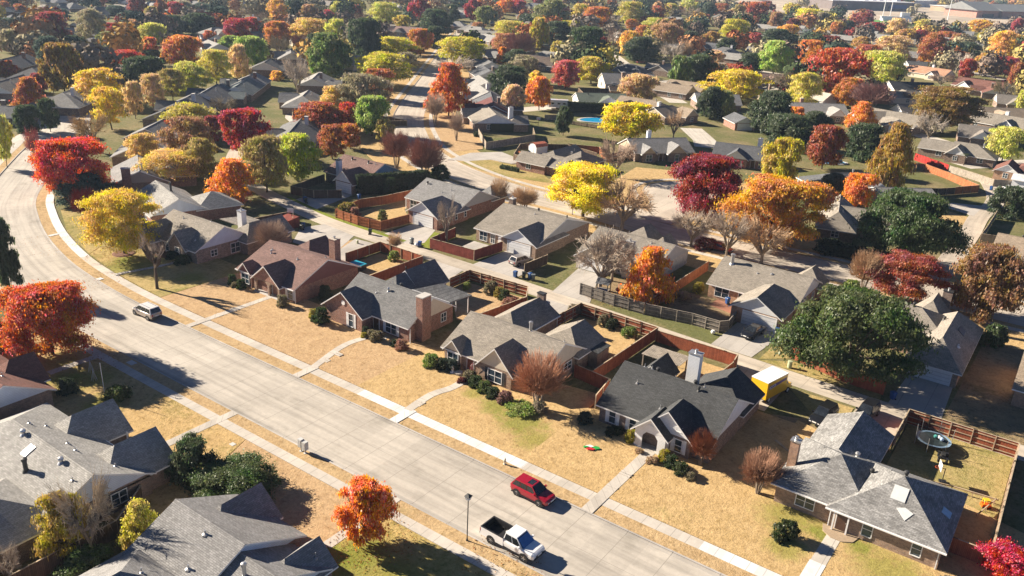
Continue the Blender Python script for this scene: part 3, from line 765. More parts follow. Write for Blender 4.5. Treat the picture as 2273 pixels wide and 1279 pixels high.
# main street: reference line is its far kerb
FK = smooth_line([(-262, 138), (-238, 121), (-215, 108), (-200, 97), (-184, 85.5), (-169, 75.2), (-158.5, 70.2), (-145, 65.2), (-131, 61.6), (-119, 59.9), (-107, 59.1), (-90, 58.95), (-60, 59), (-30, 59), (0, 59), (40, 59)])
strip('street', FK, 0, -9.8, 0, .012, STREET)
strip('kerb', FK, -.02, .16, 0, .14, KERB); strip('kerb', FK, -9.78, -9.96, 0, .14, KERB)
GUT = concrete_mat('gutter_concrete', (.38, .35, .31), 4.6, .05, 9.0, .3)
strip('gutter', FK, -.021, -.46, 0, .018, GUT); strip('gutter', FK, -9.32, -9.779, 0, .018, GUT)
strip('verge', FK, .16, 1.85, 0, .115, G_VERGE); strip('verge', FK, -9.96, -11.45, 0, .115, G_VERGE)
def cut(line, x0, x1): return [p for p in line if x0 <= p.x <= x1]
for a, b, m in ((-262, -168, WALK), (-170.5, -131, WALKN), (-132.5, -63.6, WALK), (-64.6, -40, WALKN), (-41.2, -19.6, WALK), (-20.6, 40, WALKN)):
    # resample so the pieces meet
    pts = [p for p in smooth_line([(p.x, p.y) for p in FK], .5) if a <= p.x <= b]
    strip('pavement', pts, 1.85, 3.25, 0, .13 + (.004 if m is WALKN else 0), m)
strip('pavement', FK, -11.45, -12.65, 0, .13, WALK)
# short walks from kerb to pavement and on to the doors
for x, w, y1 in ((-119.6, .9, 60.9), (-95, 1.0, 73.2), (-72.9, 1.1, 62.4), (-56.5, 1.2, 62.4), (-31.0, 1.25, 72.8), (-144.5, .8, 67)):
    y0 = 59.1 if x > -110 else (60 if x > -130 else 65.4)
    M = MB(); M.box(x - w / 2, x + w / 2, y0, y1, 0, .172); tag(M.build('path', WALKN if x in (-56.5, -144.5, -119.6) else WALK), kind='structure')
for x, w, y0, y1 in ((-71.4, 1.1, 36, 49.1), (-46.5, 1.1, 40, 49.1), (-95.6, 1.1, 40.5, 47)):
    M = MB(); M.box(x - w / 2, x + w / 2, y0, y1, 0, .142); tag(M.build('path', WALK), kind='structure')
strip('path', smooth_line([(-73, 62), (-74.6, 68), (-74.6, 71), (-73.8, 73.4), (-72, 74.2)], 1), -.5, .5, 0, .175, WALK)
strip('path', smooth_line([(-56.9, 62), (-57.2, 66.5), (-56.4, 69.5), (-56.6, 73), (-57.6, 74.2)], 1), -.55, .55, 0, .175, WALK)
M = MB(); M.prism([(-11.6, 62), (-10.2, 62), (-10.1, 71.2), (-11.4, 71.2)], 0, .17); tag(M.build('path', WALK), kind='structure')
M = MB(); M.prism([(-11.62, 62), (-10.18, 62), (-10.14, 66), (-11.58, 66)], 0, .176); tag(M.build('path', WALKN), kind='structure')
# steps in the walks
for x, w, ys in ((-95, 1.3, (63.6, 64.1, 66.4, 66.9)), (-73.3, 1.3, (64, 64.4, 66.2, 66.6)), (-57.0, 1.4, (63.4, 63.8, 64.2)), (-31.0, 1.4, (63.6, 64, 66.6, 67))):
    M = MB()
    for k, y in enumerate(ys): M.box(x - w / 2 + .08, x + w / 2 - .08, y, y + .32, 0, .19 + .02 * k)
    tag(M.build('steps', WALK), kind='structure')

# front lawns of the far side
def lawn(poly, m, z=.15): return sheet('lawn', poly, 0, z, m)
lawn([(-20.5, 62.3), (22, 62.3), (22, 78), (-20.5, 90)], G_GOLD2); lawn([(-41, 62.3), (-20.5, 62.3), (-20.5, 89), (-25, 89), (-41, 76)], G_GOLD, .15)
lawn([(-65.5, 62.3), (-41, 62.3), (-41, 80), (-65.5, 76)], grass_mat('watered_gold_lawn', (.51, .36, .18), (.43, .3, .145), (.26, .21, .06), .22, 2.4, ((-45.4, 68.4, 3.6, GR1), (-49.6, 69.4, 2.6, GR1), (-42, 66.4, 3, GR3), (-53.4, 70.4, 2, GR3))), .15); lawn([(-86.3, 62.3), (-65.5, 62.3), (-65.5, 76), (-86.3, 76)], G_TAN, .15)
lawn([(-106.5, 62.35), (-86.3, 62.3), (-86.3, 76), (-106.5, 76)], G_TAN, .15)
lawn([(-106.6, 62.4), (-106.6, 78), (-129, 78), (-133, 68), (-131, 65.2), (-119, 63.3)], G_OLIVE, .154)
lawn([(-131.2, 65.3), (-133.2, 68), (-130, 78), (-150, 86), (-158, 74.4), (-145, 68.8)], G_OLIVE, .15)
lawn([(-158.3, 74.6), (-150, 86), (-165, 96), (-185, 110), (-198, 104), (-184, 89.5), (-170, 79)], G_BASE, .14)
# near side lawns
lawn([(-66, 46.3), (-106, 46.3), (-108, 44), (-108, 30), (-62.5, 30), (-60.6, 33)], grass_mat('near_left_lawn', (.5, .35, .165), (.42, .29, .135), (.2, .19, .05), .4, 2.7, ((-91, 42.4, 4, GR3), (-93, 41, 2.5, GR1), (-97.6, 43, 3, GR3), (-84, 40.6, 3, GR1))), .12)
lawn([(-46.3, 46.3), (-65.9, 46.3), (-60.5, 33), (-46.3, 33)], G_TAN, .124); lawn([(-20, 46.3), (-46.2, 46.3), (-46.2, 20), (-20, 20)], grass_mat('green_gold_lawn', (.45, .33, .14), (.36, .28, .1), (.2, .2, .05), .5, 5.3, ((-43.6, 41.4, 3.4, GR1), (-44.5, 38, 4, GR1), (-39, 41, 3, GR3), (-38, 36, 4, GR2))), .12)

# alley behind the far row
AL = smooth_line([(-196, 146), (-184, 136), (-172, 124.5), (-160, 116), (-146, 110.5), (-132, 107.2), (-118, 104.6), (-104, 103.8), (-92, 103.6), (-76, 103.2), (-58, 102.2), (-40, 101.2), (-22, 100.3), (-5, 100), (25, 100)])
strip('alley', AL, -1.9, 1.9, 0, .03, ALLEY)
strip('grass_strip', AL[22:34], 1.9, 2.9, 0, .05, G_LIME)
def drive(poly, m=DRIVE, z=.036): return sheet('driveway', poly, 0, z, m)
drive([(-81.5, 114.8), (-81.5, 105), (-72.4, 105), (-72.4, 108), (-75, 114.8)]); drive([(-104, 115), (-103.8, 105.6), (-95.4, 105.4), (-95, 108), (-98.4, 115)])
drive([(-37, 113), (-37, 103), (-31, 102.8), (-30.2, 113)]); drive([(-12.7, 112.4), (-13, 102), (-6.9, 102), (-7.3, 112.4)])
drive([(-132, 120.8), (-133, 108), (-124, 106), (-126.8, 120.8)]); drive([(-105.6, 101), (-102.6, 93), (-97.6, 89.4), (-97.6, 95), (-99, 101.6)])
drive([(-117.5, 98.5), (-112.2, 92), (-106, 92), (-103.5, 95), (-107, 102), (-116, 103)]); drive([(-67, 116), (-64.5, 104), (-57.5, 104), (-61, 112), (-62, 116)])
drive([(-56.6, 92.6), (-57.5, 101), (-63.5, 101), (-62, 92.6)]); drive([(-79, 92.4), (-81, 102), (-87, 102), (-86, 98), (-80.5, 92.4)])
drive([(-24.4, 89.6), (-24.4, 98.6), (-31, 98.8), (-31.3, 92), (-31, 89.6)], ALLEY); drive([(-15.8, 89.6), (-15.8, 98.6), (-10.4, 98.6), (-10.4, 89.6)], ALLEY)
sheet('patch', [(-20.2, 93.4), (-24, 97.6), (-16, 97.6), (-16, 93)], 0, .04, G_OLIVE)
# verge along the alley and yards
for poly, m in (([(-96.5, 106.2), (-92.3, 106.2), (-92.8, 114), (-97.8, 114)], G_LIME), ([(-30, 103), (-26.8, 106), (-30, 110)], G_OLIVE), ([(-30, 102.7), (-14, 102.2), (-14.2, 103.6), (-26, 105.4)], G_OLIVE),
  ([(-97, 98.5), (-97, 89.8), (-88, 88.5), (-88, 98.5)], G_GOLD2), ([(-77, 98), (-77, 93.5), (-69, 85.6), (-65.6, 87), (-64, 96), (-66, 99)], G_TAN), ([(-56, 98.5), (-56, 94), (-52, 86.6), (-44.6, 86.4), (-44, 93), (-47, 99.4)], G_GOLD),
  ([(-39.4, 97), (-39, 87), (-32, 86.5), (-32, 97)], G_GOLD2), ([(-9.8, 98), (-9.8, 84), (1.3, 84), (1.3, 98)], grass_mat('olive_back_yard', (.4, .31, .14), (.3, .25, .1), (.17, .18, .05), .5, 8.2)), ([(-117, 127), (-117, 108), (-104.6, 108), (-104.6, 115), (-112, 121), (-112, 126)], G_GOLD2),
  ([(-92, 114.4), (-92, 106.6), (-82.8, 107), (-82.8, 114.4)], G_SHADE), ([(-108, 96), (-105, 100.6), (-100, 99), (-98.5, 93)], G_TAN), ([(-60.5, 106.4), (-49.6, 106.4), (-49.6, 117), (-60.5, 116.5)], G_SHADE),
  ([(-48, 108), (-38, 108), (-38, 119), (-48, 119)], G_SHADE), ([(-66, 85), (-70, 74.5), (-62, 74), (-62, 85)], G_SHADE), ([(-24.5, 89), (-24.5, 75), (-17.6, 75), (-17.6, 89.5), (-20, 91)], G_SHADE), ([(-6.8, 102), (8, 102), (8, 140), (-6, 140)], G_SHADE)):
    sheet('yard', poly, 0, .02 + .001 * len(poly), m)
sheet('patio', [(-89, 115), (-88.6, 109.4), (-83, 109.6), (-83, 115)], 0, .045, DRIVE); sheet('patio', [(-43, 119.3), (-43, 116.3), (-39.2, 115.4), (-39.2, 119.3)], 0, .045, plain('brick_paving', (.3, .14, .09), .9, scale=8))

# far street and the avenue it turns into
FS = smooth_line([(60, 146.6), (20, 146.6), (-20, 146.4), (-45, 145.8), (-62, 145.4), (-84, 147.4), (-104, 148.2), (-118, 151), (-133, 156.6), (-148, 165.4), (-163, 178.5), (-177, 193), (-193, 213.2), (-228, 262), (-262, 309), (-300, 362), (-341, 420), (-372, 462)])
strip('street', FS, -4.7, 4.7, 0, .012, concrete_mat('far_street_concrete', (.48, .42, .35), 4.6, .045, 0.0, .15))
for sg in (1, -1):
    strip('kerb', FS, 4.7 * sg, 4.86 * sg, 0, .13, KERB); strip('verge', FS, 4.86 * sg, 6.5 * sg, 0, .11, G_VERGE); strip('pavement', FS, 6.5 * sg, 7.8 * sg, 0, .13, WALK)
    strip('lawn', FS, 7.8 * sg, 15 * sg, 0, .09, G_GOLD2)
# road bulb
pts = [(-66.5, 151), (-67, 158), (-66.5, 164), (-64, 171), (-66, 178), (-70.5, 184), (-77, 186.5), (-82, 182), (-84, 176), (-82.8, 170.5), (-78.6, 165.2), (-76.2, 160), (-77.4, 151)]
sm = [(p.x, p.y) for p in smooth_line(pts, 1.2)]
sheet('lawn', [(-60, 158), (-58, 175), (-64, 194), (-78, 198), (-95, 190), (-92, 172), (-88, 160)], 0, .115, G_GOLD)
sheet('street', sm, .0, .148, concrete_mat('bulb_concrete', (.48, .42, .35), 4.6, .045, 99, .15, False))
bl = smooth_line(pts, 1.2)
strip('kerb', bl, 0, -.18, 0, .22, KERB); strip('pavement', bl[3:-3], -1.7, -2.9, 0, .165, WALK)
drive([(-133.6, 160.5), (-134.4, 171), (-129.4, 178), (-118, 173.5), (-119.6, 169), (-126, 168.6), (-129.4, 162.6)], z=.135)
sheet('lawn', [(-130, 160.9), (-127.8, 168), (-118, 168.6), (-107, 165.4), (-101, 160.4), (-112, 157.8), (-121, 158)], 0, .12, G_OLIVE)
# corner lawn of the white-chimneyed house
sheet('lawn', [(-139.5, 166.2), (-152, 176), (-166, 191), (-176, 205), (-165, 212), (-150, 196), (-135, 177)], 0, .118, G_TAN)
# right-hand alley
RA = smooth_line([(-17.2, 151), (-17, 170), (-17, 190), (-17.4, 207), (-16.4, 220), (-17.5, 232), (-22, 250)])
strip('alley', RA, -2, 2, 0, .095, concrete_mat('right_alley_concrete', (.46, .4, .33), 5, .05, 0.0, .18))
sheet('driveway', [(-18.5, 206), (-26, 210), (-28, 213), (-18, 217.5)], 0, .099, DRIVE); sheet('lawn', [(-19.2, 204), (-19.2, 178), (-25, 180), (-27, 207)], 0, .093, G_GOLD)
sheet('driveway', [(-15, 226), (-15.6, 236), (-8, 246), (-4, 236)], 0, .06, DRIVE)
# roads farther off
FR = dict(m=concrete_mat('distant_road', (.52, .48, .42), 0, .05, 99, .1))
for pl in ([(-262, 138), (-252, 124), (-236, 112), (-215, 92), (-205, 80)], [(-262, 138), (-300, 168), (-345, 200), (-420, 250)], [(-372, 462), (-330, 480), (-280, 520), (-230, 585)], [(-341, 420), (-420, 400), (-520, 360)],
           [(-133, 296), (-172, 340), (-205, 385), (-240, 430)], [(-172, 330), (-150, 365), (-120, 385)], [(30, 205), (-8, 262), (-45, 300), (-100, 340)], [(-30, 262), (-10, 290), (10, 320), (20, 360)], [(10, 430), (-40, 505), (-90, 560)], [(-108, 252), (-96, 236), (-92, 228)], [(-165, 232), (-160, 252), (-171, 262)],
           [(-250, 640), (-160, 700), (-60, 760), (60, 800)], [(-310, 560), (-220, 470), (-130, 420), (-40, 440)], [(-222, 190), (-196, 166), (-184, 176)]):
    strip('road', smooth_line(pl, 6), -3.6, 3.6, 0, .02, FR['m'])
sheet('clearing', [(-352, 432), (-322, 402), (-296, 440), (-322, 470)], 0, .05, G_TAN)
sheet('road', [(-213, 366), (-181, 352), (-173, 372), (-205, 392)], 0, .05, plain('asphalt', (.07, .07, .075), .9))
# school grounds far off
sheet('playing_field', [(-236, 955), (-150, 955), (-132, 1015), (-236, 1015)], 0, .1, plain('turf', (.1, .3, .06), .9, scale=.2))
sheet('bare_ground', [(-420, 1020), (120, 1020), (260, 1700), (-620, 1700)], 0, .08, plain('pale_ground', (.42, .35, .27), .95, var=.3, scale=.02))
# the near houses, each to its own plan (street coordinates)
SHW = plain('white_shutter', (.74, .74, .72), .5); SHD = plain('dark_shutter', (.05, .05, .05), .5)
h = H_('brick_house', 'weathered grey hip-roofed brick house with skylights at the lower right', -9.8, 77, 'weathered', 'tan', [
  (-17.25, -8.5, 72.5, 82.4, 'x', 5.0, 'h', 'h'), (-11.75, -2.05, 72.0, 82.45, 'x', 5.15, 'h', 'h'), (-16.8, -10.4, 80, 89.2, 'y', 4.15, 'g', 'g')], gab='tan')
h.win('S', 72.5, -14.3, 1.9, .7, 1.5); h.win('S', 72.0, -8.3, 1.0, .6, 1.6, bars=0); h.win('S', 72.0, -4.0, .95, .6, 1.6, bars=0); h.door('S', 72.0, -10.6, 1.0)
h.post(-11.3, 71.6, 2.35, .14); h.post(-10.0, 71.6, 2.35, .14); h.chim(-17.0, 75.9, .85, .75, 5.6, BR_ORANGE, METAL, 0)
h.slab([(-12.2, 72), (-11.9, 70.9), (-11, 70.3), (-10, 70.3), (-9.1, 70.9), (-8.8, 72)], 0, .22, plain('porch_paving', (.33, .25, .17), .9, scale=6))
SKY = plain('skylight_panel', (.52, .53, .52), .35, var=.05); SKYB = plain('blue_tarp_patch', (.35, .5, .62), .5)
h.skylight(-7.4, -6.1, 74.6, 76.05, SKY); h.slope_quad([(-6.6, 73.9), (-5.6, 73.0), (-5.1, 73.9), (-5.9, 74.2)], SKY, 'loose_panel'); h.skylight(-3.1, -2.3, 76.6, 77.7, SKYB, 'roof_patch')
h.turbine(-9.9, 78.4); h.turbine(-6.9, 78.2, .22); h.pipe(-8.3, 78.6); h.turbine(-11.9, 80.8, .22, METAL); h.pipe(-15, 79.4, .05, .5)
h.gutter((-17.7, 71.98, 2.32), (-12.2, 71.98, 2.32)); h.gutter((-12.2, 71.48, 2.3), (-1.6, 71.48, 2.3), [(-2.2, 71.9), (-11.75, 72.0)])
h.win('E', -2.05, 76.5, 1.4); h.win('W', -17.25, 79.6, 1.2)

h = H_('brick_house', 'charcoal-roofed house with white gables, arched white porch and white chimney', -31.9, 80.1, 'charcoal', 'brown', [
  (-38.6, -25.1, 74.4, 85.9, 'x', 5.6, 'g', 'g'), (-32.6, -27.1, 73.7, 79.8, 'y', 5.15, 'g', 'h'), (-33.1, -29.45, 72.6, 77.5, 'y', 4.2, 'g', 'h', dict(open=1, ez=2.55)), (-31.9, -25.06, 83, 89.2, 'y', 4.6, 'h', 'g'), (-38.6, -35.6, 84, 88.0, 'y', 4.15, 'g', 'g', dict(gab='brown'))])
M = MB()     # porch front: white siding with an eight-sided opening
fx0, fx1, fy, op = -33.1, -29.45, 72.6, [(-32.2, 0), (-32.2, 1.7), (-31.75, 2.25), (-30.8, 2.25), (-30.35, 1.7), (-30.35, 0)]
def wf(P, y=fy, d=.12): 
    A = [(x, y, z) for x, z in P]; B = [(x, y + d, z) for x, z in P]; M.face(A, 0, [(x, z) for x, z in P]); M.face(B[::-1], 0)
    for i in range(len(P)): j = (i + 1) % len(P); M.face([A[i], B[i], B[j], A[j]], 0)
wf([(fx0, 0), (op[0][0], 0), op[1], (fx0, 2.5)]); wf([(op[5][0], 0), (fx1, 0), (fx1, 2.5), op[4]]); wf([(fx0, 2.5), op[1], op[2], op[3], op[4], (fx1, 2.5)])
M.box(fx0, fx0 + .12, fy + .123, 74.3, 0, 2.45); M.box(fx1 - .12, fx1, fy + .123, 74.3, 0, 2.45)
h.part(M, 'porch_front', WHITE)
M = MB(); M.lathe([(0, 0), (.33, 0), (.33, .05), (0, .05)], 16); M.v = [(x - 31.28, 72.55 - z, y + 3.0) for x, y, z in M.v]; h.part(M, 'gable_vent', TRIM)
h.door('S', 74.4, -31.2, 1.0); h.win('S', 74.4, -36.9, .95, .5, 1.75, SHW, 0); h.win('S', 74.4, -34.3, .95, .5, 1.75, SHW, 0); h.win('S', 73.7, -28.4, .95, .55, 1.6, SHW, 0); h.win('S', 73.72, -28.9, 1.5, 3.0, .6)
h.slab([(-32.9, 72.4), (-29.6, 72.4), (-29.6, 74.4), (-32.9, 74.4)], 0, .16, CONC)
h.chim(-32.1, 84.9, 1.45, .95, 7.0, WHITE, METAL); h.turbine(-35, 81.2, .24); h.turbine(-30.2, 81.0, .24); h.pipe(-37, 81.8); h.pipe(-36, 78); h.pipe(-29.3, 81.6); h.pipe(-31.9, 75.9); h.turbine(-29.2, 79.6, .16); h.pipe(-36.4, 82.6)

h = H_('brick_house', 'tan-grey roofed house with cream gables behind the fluffy crape myrtle', -54.5, 79.8, 'tangrey', 'tan', [
  (-61.6, -47.3, 74.1, 85.4, 'x', 5.4, 'g', 'g'), (-55.45, -50.55, 73.5, 79.5, 'y', 5.15, 'g', 'h', dict(ez=2.58)), (-61.2, -58.6, 73.75, 77, 'y', 4.0, 'g', 'h', dict(ez=2.62, oh=.25)), (-62.05, -56.1, 82, 92.2, 'y', 4.35, 'h', 'g', dict(gab='brown')), (-53.4, -46.95, 83, 89.4, 'y', 4.35, 'h', 'g', dict(gab='tan'))], gab='cream')
h.win('S', 73.75, -59.9, 1.8, .45, 1.7, None, 1); h.win('S', 73.5, -53.0, 2.2, .4, 1.7, SHD, 1); h.door('S', 74.1, -57.3, 1.0, mat=plain('red_brown_door', (.16, .05, .035), .5)); h.win('E', -47.3, 76.6, 1.3, 1.2, .9); h.win('E', -47.3, 81.2, 1.9, 1.0, 1.2)
h.stack(-52.8, 80.6, .2, 1.1); h.pipe(-50.6, 76.6, .06, .3); h.pipe(-48.6, 82.2, .05, .4); h.chim(-58.9, 92.3, 1.1, .7, 4.9, BR_BROWN, DARKMETAL, 0, False); h.pipe(-50.2, 88, .05, .4)
M = MB(); M.lathe([(0, 0), (.24, 0), (.24, .05), (0, .05)], 8); M.v = [(x - 53.0, 73.43 - z, y + 3.7) for x, y, z in M.v]; h.part(M, 'gable_vent', CREAM)
h.garage('N', 92.2, -59.1, 4.6); h.gutter((-55.6, 82.0, 2.35), (-55.6, 92.3, 2.35), [(-55.9, 92.1)])

h = H_('brick_house', 'mid-grey roofed red brick house with a tall brick chimney on its side', -75.8, 80, 'midgrey', 'red', [
  (-82.6, -69.0, 75.3, 84.7, 'x', 5.35, 'g', 'g', dict(gab='cream')), (-83.3, -75.9, 73.4, 79.7, 'y', 5.25, 'g', 'h', dict(ez=2.58)), (-81.9, -76.45, 81, 87.2, 'y', 4.75, 'h', 'g', dict(gab='red')), (-81.85, -76.5, 86, 92.1, 'y', 5.0, 'g', 'g', dict(gab='red'))], gab='red')
h.win('S', 73.4, -78.0, 1.0, .3, 2.0, SHW, 0); h.win('S', 75.3, -72.2, 2.1, .4, 1.75, SHW, 1); h.door('S', 75.3, -75.0, 1.0); h.win('E', -69.0, 82.6, 1.2)
h.chim(-68.35, 77.6, 1.15, 1.75, 6.4, BR_RED, CONC, 0, False); h.pipe(-77.6, 77.2 + .8, .05, .5); h.turbine(-76.0, 78.8, .16, METAL); h.turbine(-75.2, 80.6, .22); h.pipe(-76.6, 80.3); h.turbine(-79.2, 85.9, .1)
M = MB(); M.lathe([(0, 0), (.36, 0), (.36, .05), (0, .05)], 16); M.v = [(x - 79.4, 73.34 - z, y + 3.6) for x, y, z in M.v]; h.part(M, 'gable_vent', TRIM)
M = MB(); T = [(-74.7, 82.3, 4.15), (-69.3, 84.3, 3.05), (-68.8, 88.8, 3.0), (-73.2, 87.3, 4.05)]; M.hexa([(x, y, z - .16) for x, y, z in T] + T); h.part(M, 'patio_roof', [RM('midgrey')])
for x, y in ((-69.2, 88.4), (-71, 87.8), (-69.5, 85)): h.post(x, y, 2.9, .12, None, 'patio_post')
M = MB(); M.bar((-74.7, 82.25, 4.1), (-69.3, 84.25, 3.0), .16, .2); h.part(M, 'gutter', TRIM)
M = MB(); M.bar((-68.5, 75.1, 2.35), (-68.5, 75.1, .1), .1); h.part(M, 'downpipe', TRIM); h.garage('N', 92.1, -79.2, 4.6)

h = H_('brick_house', 'brown-roofed house with a brick arched porch gable and maroon side gable', -96.8, 80.3, 'pinkbrown', 'red', [
  (-103.2, -90.4, 74.0, 86.8, 'x', 5.4, 'g', 'g', dict(gab='maroon')), (-98.7, -92.9, 73.2, 79.9, 'y', 4.95, 'g', 'h', dict(ez=2.58, open=1)), (-102.6, -99.9, 73.6, 76.5, 'y', 4.0, 'g', 'h', dict(ez=2.62, oh=.25, gab='maroon')), (-103.6, -97.6, 83, 89.2, 'y', 4.6, 'h', 'g', dict(gab='maroon'))], gab='red')
M = MB(); fy = 73.22
def arch(x0, x1, zt):  # spandrel over an arched opening
    n = 8; c = (x0 + x1) / 2; r = (x1 - x0) / 2
    for i in range(n):
        a0 = math.pi * (1 - i / n); a1 = math.pi * (1 - (i + 1) / n)
        P = [(c + r * math.cos(a0), 1.7 + .55 * math.sin(a0)), (c + r * math.cos(a1), 1.7 + .55 * math.sin(a1)), (c + r * math.cos(a1), zt), (c + r * math.cos(a0), zt)]
        A = [(x, fy, z) for x, z in P]; B = [(x, fy + .3, z) for x, z in P]; M.face(A, 0, [(x, z) for x, z in P]); M.face(B[::-1]); M.face([A[1], A[0], B[0], B[1]])
arch(-98.2, -95.6, 2.52); arch(-95.2, -93.3, 2.52)
for a, b in ((-98.7, -98.2), (-95.6, -95.2), (-93.3, -92.9)): M.box(a, b, fy, fy + .3, 0, 2.52)
h.part(M, 'porch_arches', BR_TAN); h.slab([(-98.6, 73.0), (-92.9, 73.0), (-92.9, 74), (-98.6, 74)], 0, .2, CONC)
h.door('S', 74.0, -96.0, 1.0); h.win('S', 73.6, -101.3, 1.9, .5, 1.65); h.win('S', 74.0, -91.4, 1.3, .5, 1.7, SHW, 0)
h.chim(-92.9, 84.4, 1.3, 1.2, 7.0, BR_RED, BR_RED, 0); h.pipe(-101, 78.8, .07, .35); h.turbine(-100.6, 78.2, .13, METAL); h.pipe(-95, 78.7, .07, .35); h.pipe(-92.6, 82.2, .06, .4)
h.gutter((-103.6, 73.5, 2.33), (-98.9, 73.5, 2.33)); h.gutter((-92.6, 73.5, 2.33), (-90.1, 73.5, 2.33), [(-90.2, 73.9)])

h = H_('brick_house', 'grey-tan roofed house with a big shade-blued white side gable beside the golden tree', -121, 79.6, 'greytan', 'mix', [
  (-128, -114.4, 74.1, 85, 'x', 5.4, 'g', 'g'), (-121.2, -116.6, 73.6, 79, 'y', 4.9, 'g', 'h', dict(ez=2.58, gab='mix')), (-128.6, -124.2, 72.2, 79, 'y', 4.8, 'g', 'h', dict(ez=2.57, gab='mix')), (-118, -112.3, 82.5, 92, 'y', 4.5, 'h', 'g', dict(gab='mix'))], gab='shadewhite')
h.win('E', -114.4, 77.4, 1.3, .7, 1.2); h.win('E', -114.4, 81.6, 1.9, .3, 1.8); h.win('S', 74.1, -122.6, 1.2, .5, 1.7, SHW, 0); h.win('S', 73.6, -118.9, 1.2, .5, 1.7, None, 0); h.door('S', 74.1, -123.6, .95)
h.chim(-117.2, 85.4, 1.2, 1.0, 6.2, WHITE, METAL); h.pipe(-124, 78.6); h.pipe(-120.6, 81.6); h.pipe(-116.6, 75.6, .06, .3); h.garage('N', 92, -115.1, 4.6)
M = MB(); T = [(-123.4, 85.2, 3.5), (-118.2, 85.2, 3.5), (-118.2, 91, 2.8), (-123.4, 91, 2.8)]; M.hexa([(x, y, z - .16) for x, y, z in T] + T); h.part(M, 'patio_roof', [RM('taupe')]); h.post(-123.1, 90.7, 2.8, .14); h.post(-118.5, 90.7, 2.8, .14)

def G_(name, label, cx, cy, rot, roof, wall, blocks, **k): return House(name, label, cx, cy, R(rot), roof, wall, blocks, **k)
h = G_('brick_house', 'grey roofed house with a pale side gable behind the orange maple, on the bend', -141.2, 86.6, -17, 'paleg', 'red', [(-7.2, 7.2, -5, 5, 'x', 5.1, 'g', 'g'), (-6.5, -2.6, -6, 0, 'y', 4.3, 'g', 'h'), (-1, 6.9, 3.4, 11.5, 'y', 4.5, 'h', 'h', dict(gab='red'))], gab='shadewhite')
h.win('E', 7.2, -2.6, 1.6, .8, .9); h.win('S', -5, 3, 1.5); h.stack(.6, .6, .2, 1.4, DARKMETAL); h.pipe(-3, -2); h.pipe(4.5, -2.4)
h = G_('brick_house', 'grey roofed house with a stubby brick chimney behind the blue-green evergreen', -163.5, 94.5, -30, 'grey', 'brown', [(-7, 7, -5.2, 5.2, 'x', 5.0, 'g', 'g'), (-5, 3, 3, 11, 'y', 4.4, 'h', 'g')], gab='taupe')
h.chim(7.1, -2.6, 1.0, 1.7, 5.6, BR_RED, CONC, 0, False); h.stack(4.6, .5, .16, .8); h.turbine(2, -.6, .14, METAL); h.win('S', -5.2, 0, 1.6)
h = G_('brick_house', 'sunlit grey gabled roof behind the scarlet tree on the bend', -183, 107.5, -42, 'grey', 'brown', [(-7.5, 7.5, -5.5, 5.5, 'x', 5.0, 'g', 'g'), (1, 7.4, 3, 11, 'y', 4.3, 'h', 'g')], gab='taupe'); h.pipe(3, 1); h.win('E', 7.5, 0, 1.4); h.turbine(-2, 1)
h = G_('brick_house', 'long ridged grey roof behind the bare tan tree on the bend', -198, 121, -52, 'grey', 'brown', [(-8.5, 8.5, -5.6, 5.6, 'x', 5.1, 'g', 'g'), (2, 8.4, 3, 11, 'y', 4.4, 'h', 'g')], gab='taupe'); h.pipe(3, 1); h.win('E', 8.5, 0, 1.4); h.stack(-3, 2, .16, .8)
h = G_('brick_house', 'dark slate roof half hidden between golden trees on the bend', -216, 137, -52, 'slate', 'brown', [(-8, 8, -5.6, 5.6, 'x', 5.0, 'g', 'g'), (-7.9, -1, 3, 11, 'y', 4.3, 'h', 'g')], gab='taupe'); h.pipe(3, 1); h.win('E', 8, 0, 1.4)

# near side of the street
h = H_('brick_house', 'grey-roofed near house with two navy shaded street gables and a skylight, lower left', -73, 29.6, 'paleg', 'brown', [
  (-84.5, -64.9, 24.2, 34.8, 'x', 5.2, 'h', 'g', dict(gab='shadewhite')), (-79.2, -73.65, 31, 37.8, 'y', 4.75, 'h', 'g'), (-71.2, -65.35, 30.6, 37.5, 'y', 4.75, 'h', 'g'), (-74.3, -64.6, 8, 27, 'y', 4.9, 'g', 'h', dict(gab='brown'))], gab='shadewhite')
h.turbine(-76.1, 29.0, .24, METAL); h.turbine(-69.0, 28.9, .24, METAL); h.skylight(-74.1, -73.2, 27.6, 28.7, SKY); h.stack(-71.6, 26.9, .2, 1.1, DARKMETAL)
for x, y in ((-78, 30.4), (-77.3, 31.6), (-72.4, 31.2), (-70.6, 31), (-66.4, 32.4), (-66, 28.3)): h.pipe(x, y, .06, .35)
h.door('N', 34.8, -72.4, 1.0); h.win('N', 37.8, -76.4, 1.6, .6, 1.5); h.win('E', -64.9, 31.6, 1.6); h.post(-73.2, 37.4, 2.4, .14)
h.gutter((-73.2, 35.2, 2.36), (-71.7, 35.2, 2.36))

